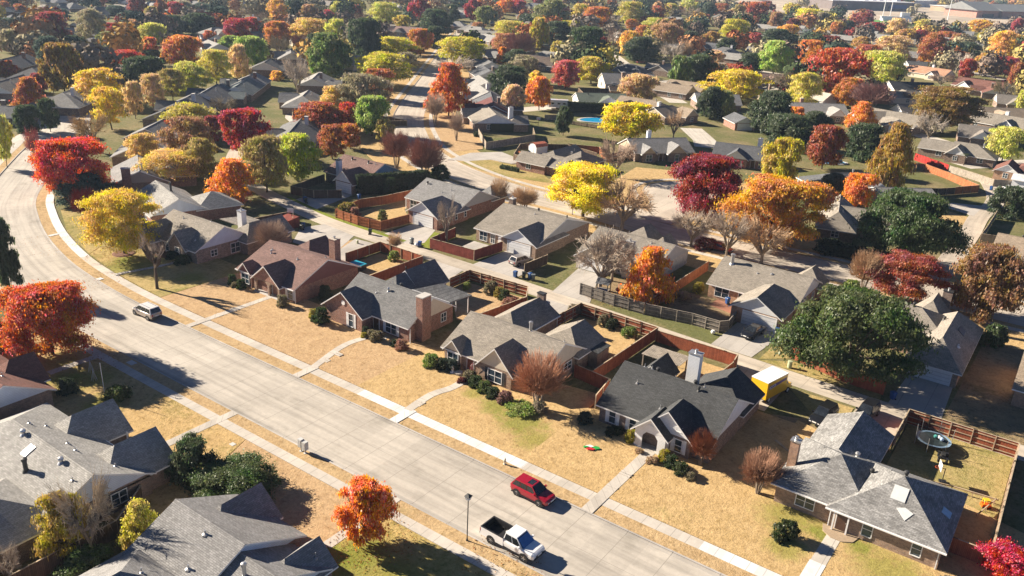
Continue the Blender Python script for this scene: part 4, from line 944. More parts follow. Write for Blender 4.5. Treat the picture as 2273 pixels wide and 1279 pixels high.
h = H_('brick_house', 'grey shingled near house at the bottom edge with stepped double gables', -50, 31.5, 'grey', 'red', [
  (-55.6, -47.0, 26.2, 37.6, 'x', 5.3, 'g', 'g'), (-48.5, -42.4, 26.7, 36.3, 'x', 4.7, 'g', 'g', dict(ez=2.4)), (-55.5, -50.8, 32, 38.2, 'y', 4.6, 'h', 'g'), (-45.9, -42.5, 32, 37.0, 'y', 4.0, 'h', 'g', dict(ez=2.45)), (-56.3, -47.05, 12, 29, 'y', 5.0, 'g', 'h')], gab='shadewhite')
h.pipe(-50.6, 31, .09, .4); h.pipe(-49.4, 28.5, .09, .4); h.pipe(-48, 27.6, .09, .4); h.stack(-44.9, 30.4, .17, 1.0); h.pipe(-51, 25.6, .06, .5); h.pipe(-43.2, 36, .05, .6)
h.win('E', -42.4, 31.5, 1.6); h.door('N', 37.6, -49.2, 1.0); h.win('N', 38.2, -53.2, 1.5)

h = H_('brick_house', 'brown-roofed near house with a white side gable under the red-orange tree, left edge', -94, 32.3, 'redbrown', 'brown', [
  (-104, -87.3, 27.4, 36.9, 'x', 5.0, 'g', 'g'), (-95.4, -90.5, 33, 37.9, 'y', 4.75, 'h', 'g')], gab='shadewhite')
h.win('E', -87.3, 30.2, 1.5, 1.0, .8); h.pipe(-90.6, 33.6); h.door('N', 36.9, -89, 1.0)
h = H_('brick_house', 'dark shaded roof at the left edge beyond the red-orange tree trunk', -110, 33, 'navyblack', 'brown', [(-118, -104.6, 27.5, 38.3, 'x', 5.0, 'g', 'g'), (-110, -104.7, 34, 40.2, 'y', 4.5, 'h', 'g')], gab='taupe'); h.win('N', 38.3, -112, 1.5)

# row behind the alley
h = H_('brick_house', 'brown-roofed house with shade-blued white gables and an ivy-hedged side', -131.5, 129.5, 'pinkbrown', 'brown', [
  (-139, -126.9, 124.4, 136.4, 'x', 5.3, 'g', 'g', dict(gab='blue')), (-132.2, -126.95, 120.9, 128.5, 'y', 4.9, 'g', 'h')], gab='white')  # main gable ends: blue of the shade painted over white
h.garage('S', 120.9, -129.6, 4.4); h.chim(-134.1, 123.9, 1.0, .95, 5.9, SHADEW, DARKMETAL, 0); h.turbine(-135.6, 129.4); h.turbine(-130.6, 129.5); h.pipe(-128.6, 129.7); h.win('E', -126.9, 130, 1.4)
h = H_('brick_house', 'grey-roofed house with a blue-white gabled garage and long orange-brick side', -104.5, 125.5, 'grey', 'red', [
  (-112, -98.5, 121.8, 134.7, 'x', 5.25, 'g', 'g', dict(gab='greysid')), (-105.5, -98.1, 115.1, 124.5, 'y', 4.95, 'g', 'h', dict(gab='white')), (-102.6, -98.6, 133, 137.6, 'y', 4.5, 'h', 'g', dict(gab='taupe'))])
h.garage('S', 115.1, -101.7, 4.8); h.win('S', 121.8, -110.2, 1.8, .2, 1.9); h.win('E', -98.1, 120.8, .8, .8, 1.3, None, 0); h.win('E', -98.1, 123.6, .8, .8, 1.3, None, 0); h.pipe(-105.5, 125.2, .05, .5); h.pipe(-104, 126.4, .05, .5); h.turbine(-110.6, 126.6, .2); h.post(-111.6, 121.1, 2.4, .14)
h = H_('brick_house', 'tan-roofed house with a white gabled garage and silver car on its drive', -82.5, 124.5, 'tangrey', 'tan', [
  (-89.1, -75.4, 115.7, 133.3, 'x', 5.3, 'g', 'g', dict(gab='greysid')), (-82.5, -75.02, 114.55, 124.5, 'y', 4.75, 'g', 'h', dict(ez=2.58))])
h.garage('S', 114.55, -78.6, 4.8); h.chim(-89.3, 127.2, .9, 1.1, 5.6, BR_BROWN, CONC, 0); h.win('S', 115.7, -87.4, 1.8, .3, 1.8); h.win('S', 115.7, -85.2, 1.0, .3, 1.8); h.door('S', 115.7, -83.4, .95, mat=WDOOR); h.pipe(-85.6, 128.4 - 2); h.turbine(-83, 127); h.pipe(-81.5, 123.5); h.turbine(-76.2, 126.3, .12)
h = H_('brick_house', 'long tan-grey roof behind the tangled bare trees, with a white brick chimney', -61, 124.5, 'tangrey', 'whitebrick', [
  (-68.2, -53.9, 118.4, 131.5, 'x', 5.25, 'g', 'g', dict(gab='greysid')), (-67.6, -61.8, 116.2, 124, 'y', 4.6, 'g', 'h', dict(ez=2.58)), (-66.2, -60.2, 129, 134.4, 'y', 4.7, 'h', 'g', dict(gab='navy')), (-60.1, -57, 129, 133.2, 'y', 4.2, 'h', 'g', dict(gab='navy'))], gab='cream')
h.garage('S', 116.2, -64.7, 4.4); h.chim(-58.6, 117.9, 1.5, 1.0, 6.4, BR_WHITE, CONC, 0); h.win('S', 118.4, -60.6, 1.4, .3, 1.9); h.pipe(-57.6, 124); h.pipe(-56, 125); h.pipe(-63, 126)
h = H_('brick_house', 'tan-grey roofed house with a white gabled garage and black car on its drive', -37.8, 124, 'tangrey', 'orange', [
  (-44.7, -30.7, 119.4, 131.7, 'x', 5.3, 'g', 'g'), (-38.3, -30.95, 112.9, 123.5, 'y', 4.85, 'g', 'h', dict(roof=1)), (-34.8, -30.4, 130, 134, 'y', 4.5, 'h', 'g', dict(gab='taupe'))])
h.garage('S', 112.9, -33.9, 5.0); h.win('S', 119.4, -42.4, 2.4, .5, 1.7); h.win('S', 119.4, -39.4, .7, .6, 1.5, None, 0); h.stack(-43.2, 124.3, .28, 1.4); h.pipe(-38.6, 123.6, .06, .2); h.pipe(-36.5, 124.2, .1, .2); h.pipe(-34.8, 118.8, .05, .3); h.win('E', -30.7, 128, 1.2)
h = H_('brick_house', 'tan hip-roofed house behind the large dark green oak, with a wide garage door', -13, 122.5, 'greytan', 'tan', [
  (-24.2, -9, 118.8, 130, 'x', 5.3, 'h', 'h'), (-13.3, -7.05, 112, 129.8, 'y', 5.2, 'h', 'h'), (-16.2, -11.6, 127, 133.2, 'y', 5.0, 'h', 'g', dict(gab='taupe'))], gab='taupe')
h.garage('S', 112, -10.3, 4.9); h.turbine(-15.6, 124.3); h.turbine(-11.4, 124.6); h.skylight(-9.1, -8.3, 121.5, 123.5, plain('dark_panel', (.05, .05, .06), .3)); h.pipe(-8.3, 117.2, .1, .4, TRIM); h.chim(-12.6, 133.4, 1.3, .8, 5.6, BR_BROWN, DARKMETAL, 0); h.win('S', 118.8, -19, 1.6)
h = H_('brick_house', 'brick house corner showing at the right edge beyond the shaded driveway', 3.5, 118, 'tan', 'orange', [(-.6, 10, 111.8, 123.5, 'x', 5.2, 'g', 'g')], gab='orange'); h.win('W', -.6, 117, 1.4)

# across the far street
h = H_('brick_house', 'long low brick house with a clipped hedge beside the curving far street', -106.5, 172, 'greytan', 'red', [
  (-115.6, -107.2, 165.5, 170.4, 'x', 4.3, 'g', 'g'), (-110.2, -99.8, 166.2, 172.8, 'x', 4.4, 'g', 'g', dict(gab='tans')), (-113.4, -106.6, 170, 183.6, 'y', 4.5, 'h', 'g'), (-107.6, -100.2, 171, 182.2, 'x', 4.9, 'h', 'h'), (-103.4, -100, 167.4, 175, 'y', 4.2, 'g', 'h')], gab='tans')
h.win('S', 165.5, -112, 1.4); h.win('E', -99.8, 169.5, 1.6); h.pipe(-108.5, 181); h.stack(-107.4, 178, .2, .7)
h = House('brick_house', 'grey house with two tan front gables facing the road bulb', -97.5, 205.5, R(52), 'grey', 'brown', [(-8.5, 8.5, -5.6, 5.6, 'x', 5.1, 'g', 'g'), (-6.9, -3.1, -6.8, 0, 'y', 4.2, 'g', 'h'), (.6, 5.6, -7, 0, 'y', 4.7, 'g', 'h')], gab='tans')
h.win('S', -6.8, -5, 1.8, .4, 1.7); h.win('S', -7, 3, 1.2, .3, 1.8, None, 0); h.win('S', -5.6, 7.4, 1.2, .3, 1.8, None, 0); h.door('S', -5.6, -1, 1.0); h.chim(-1, 3, 1.1, .9, 6.4, SHADEW, METAL)
h = House('brick_house', 'small dark grey cottage with a white front gable and red brick base', -77.2, 216.6, R(14), 'slate', 'red', [(-7, 7.2, -5.4, 5.4, 'x', 4.9, 'g', 'g'), (-3.6, 2.2, -7, 0, 'y', 4.6, 'g', 'h')], gab='white')
h.win('S', -7, 0, 1.4, .4, 1.6, SHW, 0); h.door('S', -5.4, 3.6, 1.0); h.win('S', -5.4, 5.6, 1.1, .3, 1.8); h.win('S', -5.4, -5.4, 1.2); h.chim(4, 3.2, 1.2, 1, 6.4, WHITE, METAL)
h = House('brick_house', 'navy shaded hip roof behind the grey-green evergreen, right of the big golden tree', -47.6, 203.8, R(48), 'slate', 'taupe', [(-8, 8, -5.6, 5.6, 'x', 5.0, 'h', 'g'), (1.5, 7.8, -8.5, 0, 'y', 4.5, 'g', 'h')], gab='white'); h.stack(3.5, 1, .2, .7); h.win('S', -8.5, 4.6, 1.4)
h = House('brick_house', 'dark-gabled tan roof right of the big golden-orange tree', -37, 173.8, R(14), 'greytan', 'brown', [(-4, 9, -4.6, 4.8, 'x', 5.0, 'g', 'h'), (-6.3, .6, -9, 9, 'y', 5.1, 'h', 'g')], gab='tans'); h.pipe(-2, -3); h.pipe(-3.6, 1); h.win('S', -9, -2.8, 1.5)
h = House('brick_house', 'flat grey roof right of the small orange tree', -33.6, 203, R(40), 'grey', 'taupe', [(-6.5, 6.5, -4.8, 4.8, 'x', 4.2, 'g', 'g')], gab='taupe'); h.win('S', -4.8, 2, 1.5)
h = House('brick_house', 'white-chimneyed corner house with a shade-blued white gable above a grey plank fence', -152.4, 203.6, R(-42), 'greytan', 'brown', [(-9.5, 7.3, -6.3, 6.3, 'x', 5.2, 'g', 'g', dict(gab='shadewhite')), (-8.6, -3.6, -8, 0, 'y', 4.6, 'g', 'h'), (1, 7.2, 4, 10, 'y', 4.4, 'h', 'g')], gab='white')
h.chim(3.6, 5.2, 1.3, 1.3, 6.6, WHITE, METAL); h.win('S', -8, -6, 1.6); h.win('E', 7.3, -2, 1.4)
M = MB(); M.box(7.42, 7.9, -1.6, 5.4, .1, 2.5); M.build('ivy', LEAF, h.e).color = (.03, .05, .02, 1)
h = House('brick_house', 'green-roofed house with a white gable above the dark hedge', -149.3, 264.5, R(45), 'green', 'white', [(-9, 9, -5.2, 5.2, 'x', 4.7, 'g', 'g'), (-1.8, 5, -6.4, 0, 'y', 4.5, 'g', 'h', dict(gab='shadewhite'))], gab='white'); h.pipe(0, 1); h.turbine(-5, -1); h.win('S', -5.2, -6, 2.2, .1, 1.9)
h = House('cream_house', 'cream-walled house with a tall brick chimney behind the green roof', -164, 309, R(45), 'grey', 'cream', [(-9.5, 12, -6, 6, 'x', 6.4, 'g', 'g', dict(ez=3.2))], gab='cream'); h.chim(-2.5, -6.5, 1.5, 1, 7.6, BR_TAN, CONC, 0); h.win('S', -6, -6, 1.6, 2, 1.4); h.win('W', -9.5, 0, 1.8, 1.2, 1.6)
h = House('garden_shed', 'small brown-roofed garden house left of the cream-walled house', -158.5, 291, R(45), 'brown', 'tan', [(-2, 2, -2, 2, 'x', 3.6, 'g', 'g', dict(ez=2.5))], gab='tans')
h.e['category'] = 'shed'
h = H_('brick_house', 'corner brick house with white gables and a small palm, behind the red fence', -30.5, 271.5, 'greytan', 'brown', [
  (-33.8, -22.5, 265.8, 277, 'x', 5.0, 'g', 'h'), (-42.6, -33.2, 267.4, 275.6, 'x', 4.6, 'g', 'g'), (-34.8, -29.6, 264.2, 272, 'y', 4.8, 'g', 'h', dict(gab='white'))], gab='white')
h.win('S', 264.2, -32.2, 1.2); h.win('S', 265.8, -26, 1.6); h.stack(-26.4, 271.8, .2, .9); h.win('S', 267.4, -37, 1.6)
h = House('garage', 'white-doored small gabled garage at the end of a concrete drive', -97.2, 265.6, R(45), 'slate', 'red', [(-3.4, 3.4, -4.6, 4.6, 'y', 4.3, 'g', 'g')], gab='white'); h.e['category'] = 'garage'; h.garage('S', -4.6, 0, 5)
h = House('brick_house', 'grey house with a shade-blued white gabled garage front behind the round rust tree', -60.5, 306, R(40), 'greytan', 'tan', [(-10, 7, -2, 9, 'x', 5.2, 'g', 'g'), (-4, 4.4, -7, 3, 'y', 4.6, 'g', 'h')], gab='shadewhite'); h.garage('S', -7, .2, 5.4, mat=SHADEW)
h = H_('brick_house', 'small brown-roofed house with an orange brick gable wall, far right', -15.5, 254, 'redbrown', 'orange', [(-20.6, -15, 250.6, 259, 'y', 4.5, 'g', 'g'), (-17, -6, 253.4, 262, 'x', 4.9, 'h', 'h')], gab='white'); h.win('S', 250.6, -17.8, 1.2)
h = H_('shed', 'white metal carport roof at the right edge beside the parked white car', -12.8, 245.5, 'white', 'white', [(-15.4, -6, 242.4, 249, 'x', 3.4, 'g', 'g', dict(ez=2.6))]); h.h.e['category'] = 'carport'
h = H_('brick_house', 'tan roof at the right edge beyond the walled yard', -4, 176.5, 'tan', 'brown', [(-10.8, 3, 169.5, 183.5, 'x', 4.9, 'g', 'g')], gab='taupe'); h.turbine(-7, 177.5); h.win('S', 169.5, -7, 1.6)

# the farther houses (table): x, y, rotation, length, width, roof, wall, gable, ends, shape, label
FAR_N = 0
def far_house(x, y, rot, L, W, ax, roof, wall, gab, ends, lab, grp):
    global FAR_N; FAR_N += 1
    rs = random.Random(FAR_N * 13)
    e0, e1 = ends[0], ends[1]
    a, b = L / 2, W / 2
    rz = 2.6 + b * .46
    bl = [(-a, a, -b, b, 'x', rz, e0, e1)]
    sh = FAR_N % 3
    if sh != 2:
        s = 1 if FAR_N % 2 else -1
        w = rs.uniform(2.4, 3.2); c = s * a * .45
        bl.append((c - w, c + w, -b - rs.uniform(1.2, 3.5), 0, 'y', 2.6 + w * .75, 'g', 'h'))
    if sh == 2:
        c = a * .5; bl.append((c - 2.8, c + 2.7, b - 3, b + rs.uniform(3, 6), 'y', 2.6 + 1.6, 'h', 'g'))
    roof = {'grey': 'paleg', 'slate': 'midgrey', 'greytan': 'tangrey', 'taupe': 'greytan', 'navy': 'slate'}.get(roof, roof)  # paler far shingles: the grazing sky reflection is put into the colour
    hh = House('brick_house', lab, x, y, rot + (math.pi / 2 if ax == 'y' else 0), roof if roof in ROOF else 'grey', wall, bl, gab=gab, group=grp)
    yf = bl[1][2] if sh != 2 else -b
    cx_ = (bl[1][0] + bl[1][1]) / 2 if sh != 2 else 0
    hh.win('S', yf, cx_, 1.5, .6, 1.5)
    hh.win('S', -b, -a * .7 if cx_ > 0 else a * .7, 1.4, .6, 1.5)
    if FAR_N % 2: hh.chim(rs.uniform(-.5, .5) * a, b * .35, 1.1, .9, rz + 1.1, [BR_RED, WHITE, BR_BROWN][FAR_N % 3], CONC, None, False)
    else: hh.stack(rs.uniform(-.5, .5) * a, b * .3, .18, .8)
    return hh
# fences
FEN = dict(red=plank_mat('red_brown_planks', (.28, .088, .048), (.37, .12, .062)), wine=plank_mat('wine_red_planks', (.21, .055, .042), (.27, .07, .05)), cedar=plank_mat('cedar_planks', (.34, .12, .05), (.44, .17, .075)),
  grey=plank_mat('weathered_grey_planks', (.17, .15, .13), (.25, .22, .185)), dark=plank_mat('dark_planks', (.1, .07, .05), (.15, .1, .07)), rail=plank_mat('pale_rails', (.42, .33, .22), (.5, .4, .28), 5), scarlet=plank_mat('scarlet_painted_planks', (.4, .035, .03), (.45, .045, .036), 1.2), white=plank_mat('white_metal_fence', (.6, .6, .58), (.66, .66, .64)), pale=plank_mat('pale_weathered_planks', (.3, .26, .21), (.38, .33, .27)))
def fence(label, pts, mat, h=1.85, side=0, gap=2.4, railm='rail', group='plank fences round the back yards', name='plank_fence', posts=True):
    """pts: ground polyline; side +1/-1: rails and posts stand on that side (left of travel is +1)"""
    e = empty(name, (pts[0][0], pts[0][1], 0), 0, label, 'fence', group)
    ox, oy = pts[0]
    P = MB(); u = 0; np_ = 0; rails = MB(); cap = MB()
    for (x0, y0), (x1, y1) in zip(pts[:-1], pts[1:]):
        d = Vector((x1 - x0, y1 - y0, 0)); L = d.length
        if L < .05: continue
        d /= L; n = Vector((-d.y, d.x, 0)); a = Vector((x0 - ox, y0 - oy, 0)); b = Vector((x1 - ox, y1 - oy, 0)); t = .015
        for s in (1, -1):
            A, B = a + n * t * s, b + n * t * s
            q = [(A.x, A.y, .04), (B.x, B.y, .04), (B.x, B.y, h), (A.x, A.y, h)]; uv = [(u, 0), (u + L, 0), (u + L, h), (u, h)]
            if s > 0: q = q[::-1]; uv = uv[::-1]
            P.face(q, 0, uv)
        A, B, C_, D = a + n * t, b + n * t, b - n * t, a - n * t
        P.face([(v.x, v.y, h) for v in (D, C_, B, A)])
        u += L
        if side:
            o = n * .07 * side
            for z in (.35, h * .52, h - .25): rails.bar((a + o).to_tuple()[:2] + (z,), (b + o).to_tuple()[:2] + (z,), .05, .1)
        cap.bar((a.x, a.y, h + .02), (b.x, b.y, h + .02), .13, .036)
        if posts:
            k = max(1, round(L / gap))
            for i in range(k + (1 if (x1, y1) == pts[-1] else 0)):
                c = a + d * (L * i / k) + n * (.07 * side if side else .05)
                if np_ < 90:
                    M = MB(); M.box(c.x - .055, c.x + .055, c.y - .055, c.y + .055, 0, h + .06); M.build('post', FEN[railm], e); np_ += 1
    P.build('panel', FEN[mat], e)
    if side: rails.build('rail', FEN[railm], e)
    cap.build('top_rail', FEN[railm] if side or mat != 'scarlet' else FEN[mat], e)
    return e
fence('reddish fence with pale rails around the trampoline yard', [(-10.1, 90), (-10.1, 98.2), (1.4, 98.2), (1.6, 76)], 'red', 1.9, -1, 2.3)
fence('dark red fence stub joining the weathered hip-roofed house to the yard side', [(-1.7, 75.4), (1.5, 75.4)], 'red', 1.8, 0)
fence('tall red-brown fence between the tan-grey and the charcoal roofed houses', [(-46.6, 81.8), (-41.2, 81.2), (-40.4, 76.5)], 'red', 1.9, 0)
fence('red-brown fence with pale rails round the lawn behind the tan-grey roofed house', [(-43.9, 81.6), (-43.6, 99.2), (-56.4, 99.3), (-56.6, 93)], 'red', 1.9, 1)
fence('sunlit red-brown fence backing the yard of the white-chimneyed charcoal roof', [(-43.4, 98.4), (-31.6, 98.6), (-31.2, 96), (-31.5, 90)], 'red', 1.8, 0)
fence('red-brown fence round the sandy yard beside the flat patio roof', [(-65.4, 86), (-64.0, 96), (-66.2, 99.6), (-77.4, 99.1), (-77.4, 94)], 'red', 1.8, 1)
fence('red-brown fence with a shaded front round the golden yard behind the brown roof', [(-87.4, 85.6), (-87.3, 98.9), (-97.6, 99.2), (-97.6, 91)], 'red', 1.8, 0)
fence('wine-red fence panels enclosing the patio yard by the alley', [(-93, 114.4), (-92.3, 106.4), (-82.6, 106.9), (-81.8, 114)], 'wine', 1.9, 0)
fence('cedar fence with rails outward beside the blue-white garage', [(-118.8, 115.3), (-117.4, 107.3), (-111, 106.9), (-105.6, 107.5), (-104.9, 114.6)], 'cedar', 1.8, -1, railm='cedar')
fence('long cedar-red fence below the ivy-hedged white-gabled house', [(-119, 114.6), (-117.2, 120), (-115.8, 130.6)], 'cedar', 1.9, 0)
fence('short dark fence beside the silver car', [(-72.4, 107.6), (-72.1, 114)], 'dark', 1.8, 0)
fence('weathered grey plank fence with posts along the alley corner', [(-60.6, 106.2), (-54.2, 105.7), (-49.2, 105.9)], 'grey', 1.9, -1, railm='grey')
fence('weathered grey fence with pale rails round the shaded yard left of the black car', [(-49, 106), (-41.9, 107.4), (-37.8, 107.4), (-36.9, 108.6), (-37.4, 113)], 'grey', 1.8, -1, railm='pale')
fence('long orange-brown shaded fence between the glowing orange tree and the white garage house', [(-49.1, 106.4), (-49.4, 116.6), (-49.5, 130.6)], 'cedar', 1.9, 0)
fence('reddish fence under the large dark green oak', [(-26.8, 106.2), (-18.6, 103.8), (-14, 103.6)], 'red', 1.9, 0)
fence('grey picket fence in front of the brown-roofed white-gabled house', [(-126.8, 117.6), (-130.6, 113.4), (-136.4, 112.2), (-139, 124)], 'dark', 1.8, 0)
fence('dark shaded fence behind the bent back yard of the golden tree house', [(-123.6, 92), (-122, 100.6), (-118.6, 97.6)], 'dark', 1.9, 0)
fence('grey plank fence wrapping the yard of the white-chimneyed corner house', [(-147.2, 190.6), (-134.2, 177.4), (-131.2, 196.5), (-137, 204)], 'pale', 2.0, 0)
fence('dark fence around the red-roofed shed yard, across the far street', [(-117.4, 170.8), (-121.5, 172.6), (-127.5, 184), (-118, 193), (-107, 190)], 'dark', 1.8, 0)
fence('open cedar gate fence at the end of the looping driveway', [(-122.6, 176.2), (-118.4, 174.6), (-115.8, 171)], 'cedar', 1.8, -1, railm='cedar')
fence('bright brick-red fence behind the brick house with the clipped hedge', [(-118, 193.4), (-110, 196.6), (-104, 190), (-101, 204)], 'cedar', 1.9, 0)
fence('black post-and-rail fence curving round the blue pool', [(-144, 228.6), (-138, 226.6), (-131, 227), (-123, 227.5)], 'dark', 1.1, -1, 3)
fence('pale fence along the pool drive, left of the pool', [(-147.5, 226), (-143.2, 231.4)], 'pale', 1.7, 0)
fence('bright scarlet painted fence at the far right', [(-41.9, 259.4), (-36.2, 254.2), (-31.4, 250)], 'scarlet', 2.0, 0, posts=False)
fence('long pale grey fence running right from the scarlet fence', [(-31.2, 250.1), (-25, 245.6), (-19.2, 241), (-14.6, 244)], 'pale', 1.9, 0)
fence('long brown fence in shade below the scarlet fence', [(-37, 247), (-30, 240.6), (-21.2, 231), (-25.5, 224)], 'cedar', 1.9, 0)
fence('dark scalloped fence behind the large dark green tree', [(-25.5, 224), (-28.6, 219.5), (-33, 216)], 'dark', 1.8, 0)
fence('grey walled yard fence beside the right-hand alley', [(-14.4, 207), (-14.3, 192), (-14.4, 185), (-10.6, 186)], 'pale', 1.9, 0)
fence('shaded fence between the two near grey-roofed houses', [(-61.6, 12), (-61.6, 29.4), (-64.6, 33.6)], 'dark', 1.8, 0)
fence('dark fence by the driveway of the stepped row', [(-188, 166), (-176, 176), (-170, 185), (-196, 183)], 'dark', 1.7, 0)
fence('grey fence along the alley below the stepped row', [(-204, 170), (-192, 160), (-186, 166)], 'grey', 1.8, 0)
fence('brown fence behind the basketball driveway', [(-186, 158), (-172, 150), (-166, 158)], 'red', 1.8, 0)
fence('dark fence behind the green-roofed house', [(-160, 272), (-172, 286), (-160, 296)], 'dark', 1.9, 0)
fence('distant red fence left of the red-brown far roofs', [(-34, 404), (-26, 396), (-14, 408)], 'scarlet', 2.0, 0, posts=False)

# vehicles (local: +x forward, z up)
TYRE = plain('tyre_rubber', (.018, .018, .018), .8); RIM = plain('alloy_rim', (.5, .5, .52), .3, .8); CGLASS = glass_mat('car_glass', (.015, .018, .022)); LAMP = plain('lamp_lens', (.75, .76, .78), .15, 0); TAIL = plain('tail_lens', (.35, .02, .02), .2); BLACKP = plain('black_plastic', (.02, .02, .022), .5); CHROME = plain('chrome', (.6, .6, .62), .12, 1.0)
PLATE = plain('number_plate', (.7, .7, .68), .5)
def paint(name, c, metal=.1): return plain(name, c, .28, metal, var=.03, spec=.5, coat=.6)

def wheels(e, xs, w, r, rimm=RIM):
    for x in xs:
        for s in (1, -1):
            M = MB(); prof = [(r * .62, -.11), (r * .94, -.11), (r, -.07), (r, .07), (r * .94, .11), (r * .62, .11)]
            M.lathe(prof, 20); y = s * (w - .1)
            M.v = [(px + x, y + pz, py + r) for px, py, pz in M.v]; wh = M.build('wheel', TYRE, e)
            K = MB(); K.lathe([(0, .1), (r * .2, .1), (r * .62, .085)], 20)
            for i in range(5):
                a = i * 1.2566; K.bar((0, 0, .1), (r * .58 * math.cos(a), r * .58 * math.sin(a), .1), .07, .04)
            K.v = [(px + x, y + s * pz, py + r) for px, py, pz in K.v]; K.build('rim', rimm, wh)

def car(name, label, cat, x, y, rz, st, cab, pm, wb, w, r=.34, group=None, roofm=None, extras=True):
    """st: stations (x, half width, sill z, belt z) from tail to nose; cab: glasshouse (x tail belt, x tail roof, x front roof, x front belt, z belt, z roof, half belt, half roof)"""
    e = empty(name, (x, y, .035), rz, label, cat, group)
    B = MB(); rings = []
    for (sx, hw, z0, z1) in st:
        m = z0 + (z1 - z0) * .55
        half = [(0, z0), (hw * .86, z0), (hw * .97, z0 + .12), (hw, m), (hw * .985, z1 - .1), (hw * .9, z1), (0, z1 + .025)]
        ring = [(sx, -yy, zz) for yy, zz in half] + [(sx, yy, zz) for yy, zz in half[-2:0:-1]]
        rings.append(ring)
    for a, b in zip(rings[:-1], rings[1:]):
        for i in range(len(a)):
            j = (i + 1) % len(a); B.face([a[i], b[i], b[j], a[j]])
    B.face(rings[0]); B.face(rings[-1][::-1])
    body = B.build('body', pm, e, merge=True, smooth=False)
    bv = body.modifiers.new('bevel', 'BEVEL'); bv.width = .05; bv.segments = 2; bv.limit_method = 'ANGLE'; bv.angle_limit = R(28)
    A = MB()   # dark wheel arches and sill
    for wx in wb:
        for s in (1, -1):
            A.lathe([(r * 1.22, 0), (r * 1.22, .04), (0, .04)], 18); k = 36 if False else None
    A = MB()
    for wx in wb:
        for s in (1, -1):
            Q = MB(); Q.lathe([(r * 1.2, -.02), (r * 1.2, .012), (0, .012)], 18); yy = s * (w + .004)
            A_ = [(px + wx, yy + s * pz, py + r) for px, py, pz in Q.v]; n0 = len(A.v); A.v += A_; A.f += [[i + n0 for i in f] for f in Q.f]; A.m += Q.m; A.uv += Q.uv
    A.build('wheel_arch', BLACKP, e)
    xb, xr, xf, xfb, zb, zr, hb, hr = cab
    C_ = MB(); zb0 = zb - .08
    P = [(xb, -hb, zb0), (xfb, -hb, zb0), (xfb, hb, zb0), (xb, hb, zb0), (xr, -hr, zr), (xf, -hr, zr), (xf, hr, zr), (xr, hr, zr)]
    C_.hexa(P); cb_ = C_.build('cabin', roofm or pm, e); bv = cb_.modifiers.new('bevel', 'BEVEL'); bv.width = .07; bv.segments = 3
    def lerp(a, b, t): return tuple(a[i] + (b[i] - a[i]) * t for i in range(3))
    def pane(q, nm, off=.012):
        c = Vector((0, 0, (zb + zr) / 2)); n = (Vector(q[1]) - Vector(q[0])).cross(Vector(q[3]) - Vector(q[0])).normalized()
        mid = sum((Vector(v) for v in q), Vector()) / 4
        if n.dot(mid - Vector(((xb + xfb) / 2, 0, mid.z))) < 0: n = -n
        M = MB(); a = [tuple(Vector(v) + n * off) for v in q]; b = [tuple(Vector(v) - n * .03) for v in q]
        M.face(a); M.face(a[::-1]) if False else None
        for i in range(4): j = (i + 1) % 4; M.face([a[i], b[i], b[j], a[j]])
        M.build(nm, CGLASS, e)
    def sub(p00, p10, p11, p01, u0, u1, v0, v1):
        f = lambda u, v: lerp(lerp(p00, p10, u), lerp(p01, p11, u), v)
        return [f(u0, v0), f(u1, v0), f(u1, v1), f(u0, v1)]
    zbb = [(p[0], p[1], zb) for p in P[:4]]
    pane(sub(zbb[1], zbb[2], P[6], P[5], .06, .94, .04, .92), 'windscreen'); pane(sub(zbb[3], zbb[0], P[4], P[7], .08, .92, .12, .88), 'rear_window')
    L = xfb - xb; cuts = [(.05, .33), (.36, .62), (.65, .93)] if L > 2.6 else [(.06, .47), (.52, .93)]
    for a, b in cuts:
        pane(sub(zbb[0], zbb[1], P[5], P[4], a, b, .1, .84), 'side_window'); pane(sub(zbb[3], zbb[2], P[6], P[7], a, b, .1, .84), 'side_window')
    wheels(e, wb, w, r)
    if extras:
        xt, xn = st[0][0], st[-1][0]; hn = st[-1][1]; ht = st[0][1]; zn = st[-1][3]; zt = st[0][3]
        for s in (1, -1):
            M = MB(); M.box(xn - .28, xn + .02, min(s * hn * .6, s * hn * .95), max(s * hn * .6, s * hn * .95), zn - .24, zn - .08); M.build('headlight', LAMP, e)
            M = MB(); M.box(xt - .02, xt + .1, min(s * ht * .72, s * ht * .97), max(s * ht * .72, s * ht * .97), zt - .34, zt - .08); M.build('tail_light', TAIL, e)
            M = MB(); M.box(xfb - .42, xfb - .24, min(s * hb, s * (hb + .24)), max(s * hb, s * (hb + .24)), zb + .02, zb + .2); M.build('mirror', roofm or pm, e)
        M = MB(); M.box(xn - .1, xn + .03, -hn * .55, hn * .55, st[-1][2] + .12, zn - .2); M.build('grille', BLACKP, e)
        M = MB(); M.box(xn - .12, xn + .06, -hn * .92, hn * .92, st[-1][2], st[-1][2] + .16); M.build('bumper', BLACKP, e); M = MB(); M.box(xt - .06, xt + .12, -ht * .92, ht * .92, st[0][2], st[0][2] + .16); M.build('bumper', BLACKP, e)
        M = MB(); M.box(xn + .03, xn + .07, -.26, .26, st[-1][2] + .2, st[-1][2] + .33); M.build('number_plate', PLATE, e); M = MB(); M.box(xt - .05, xt + .02, -.26, .26, zt - .42, zt - .29); M.build('number_plate', PLATE, e)
    return e
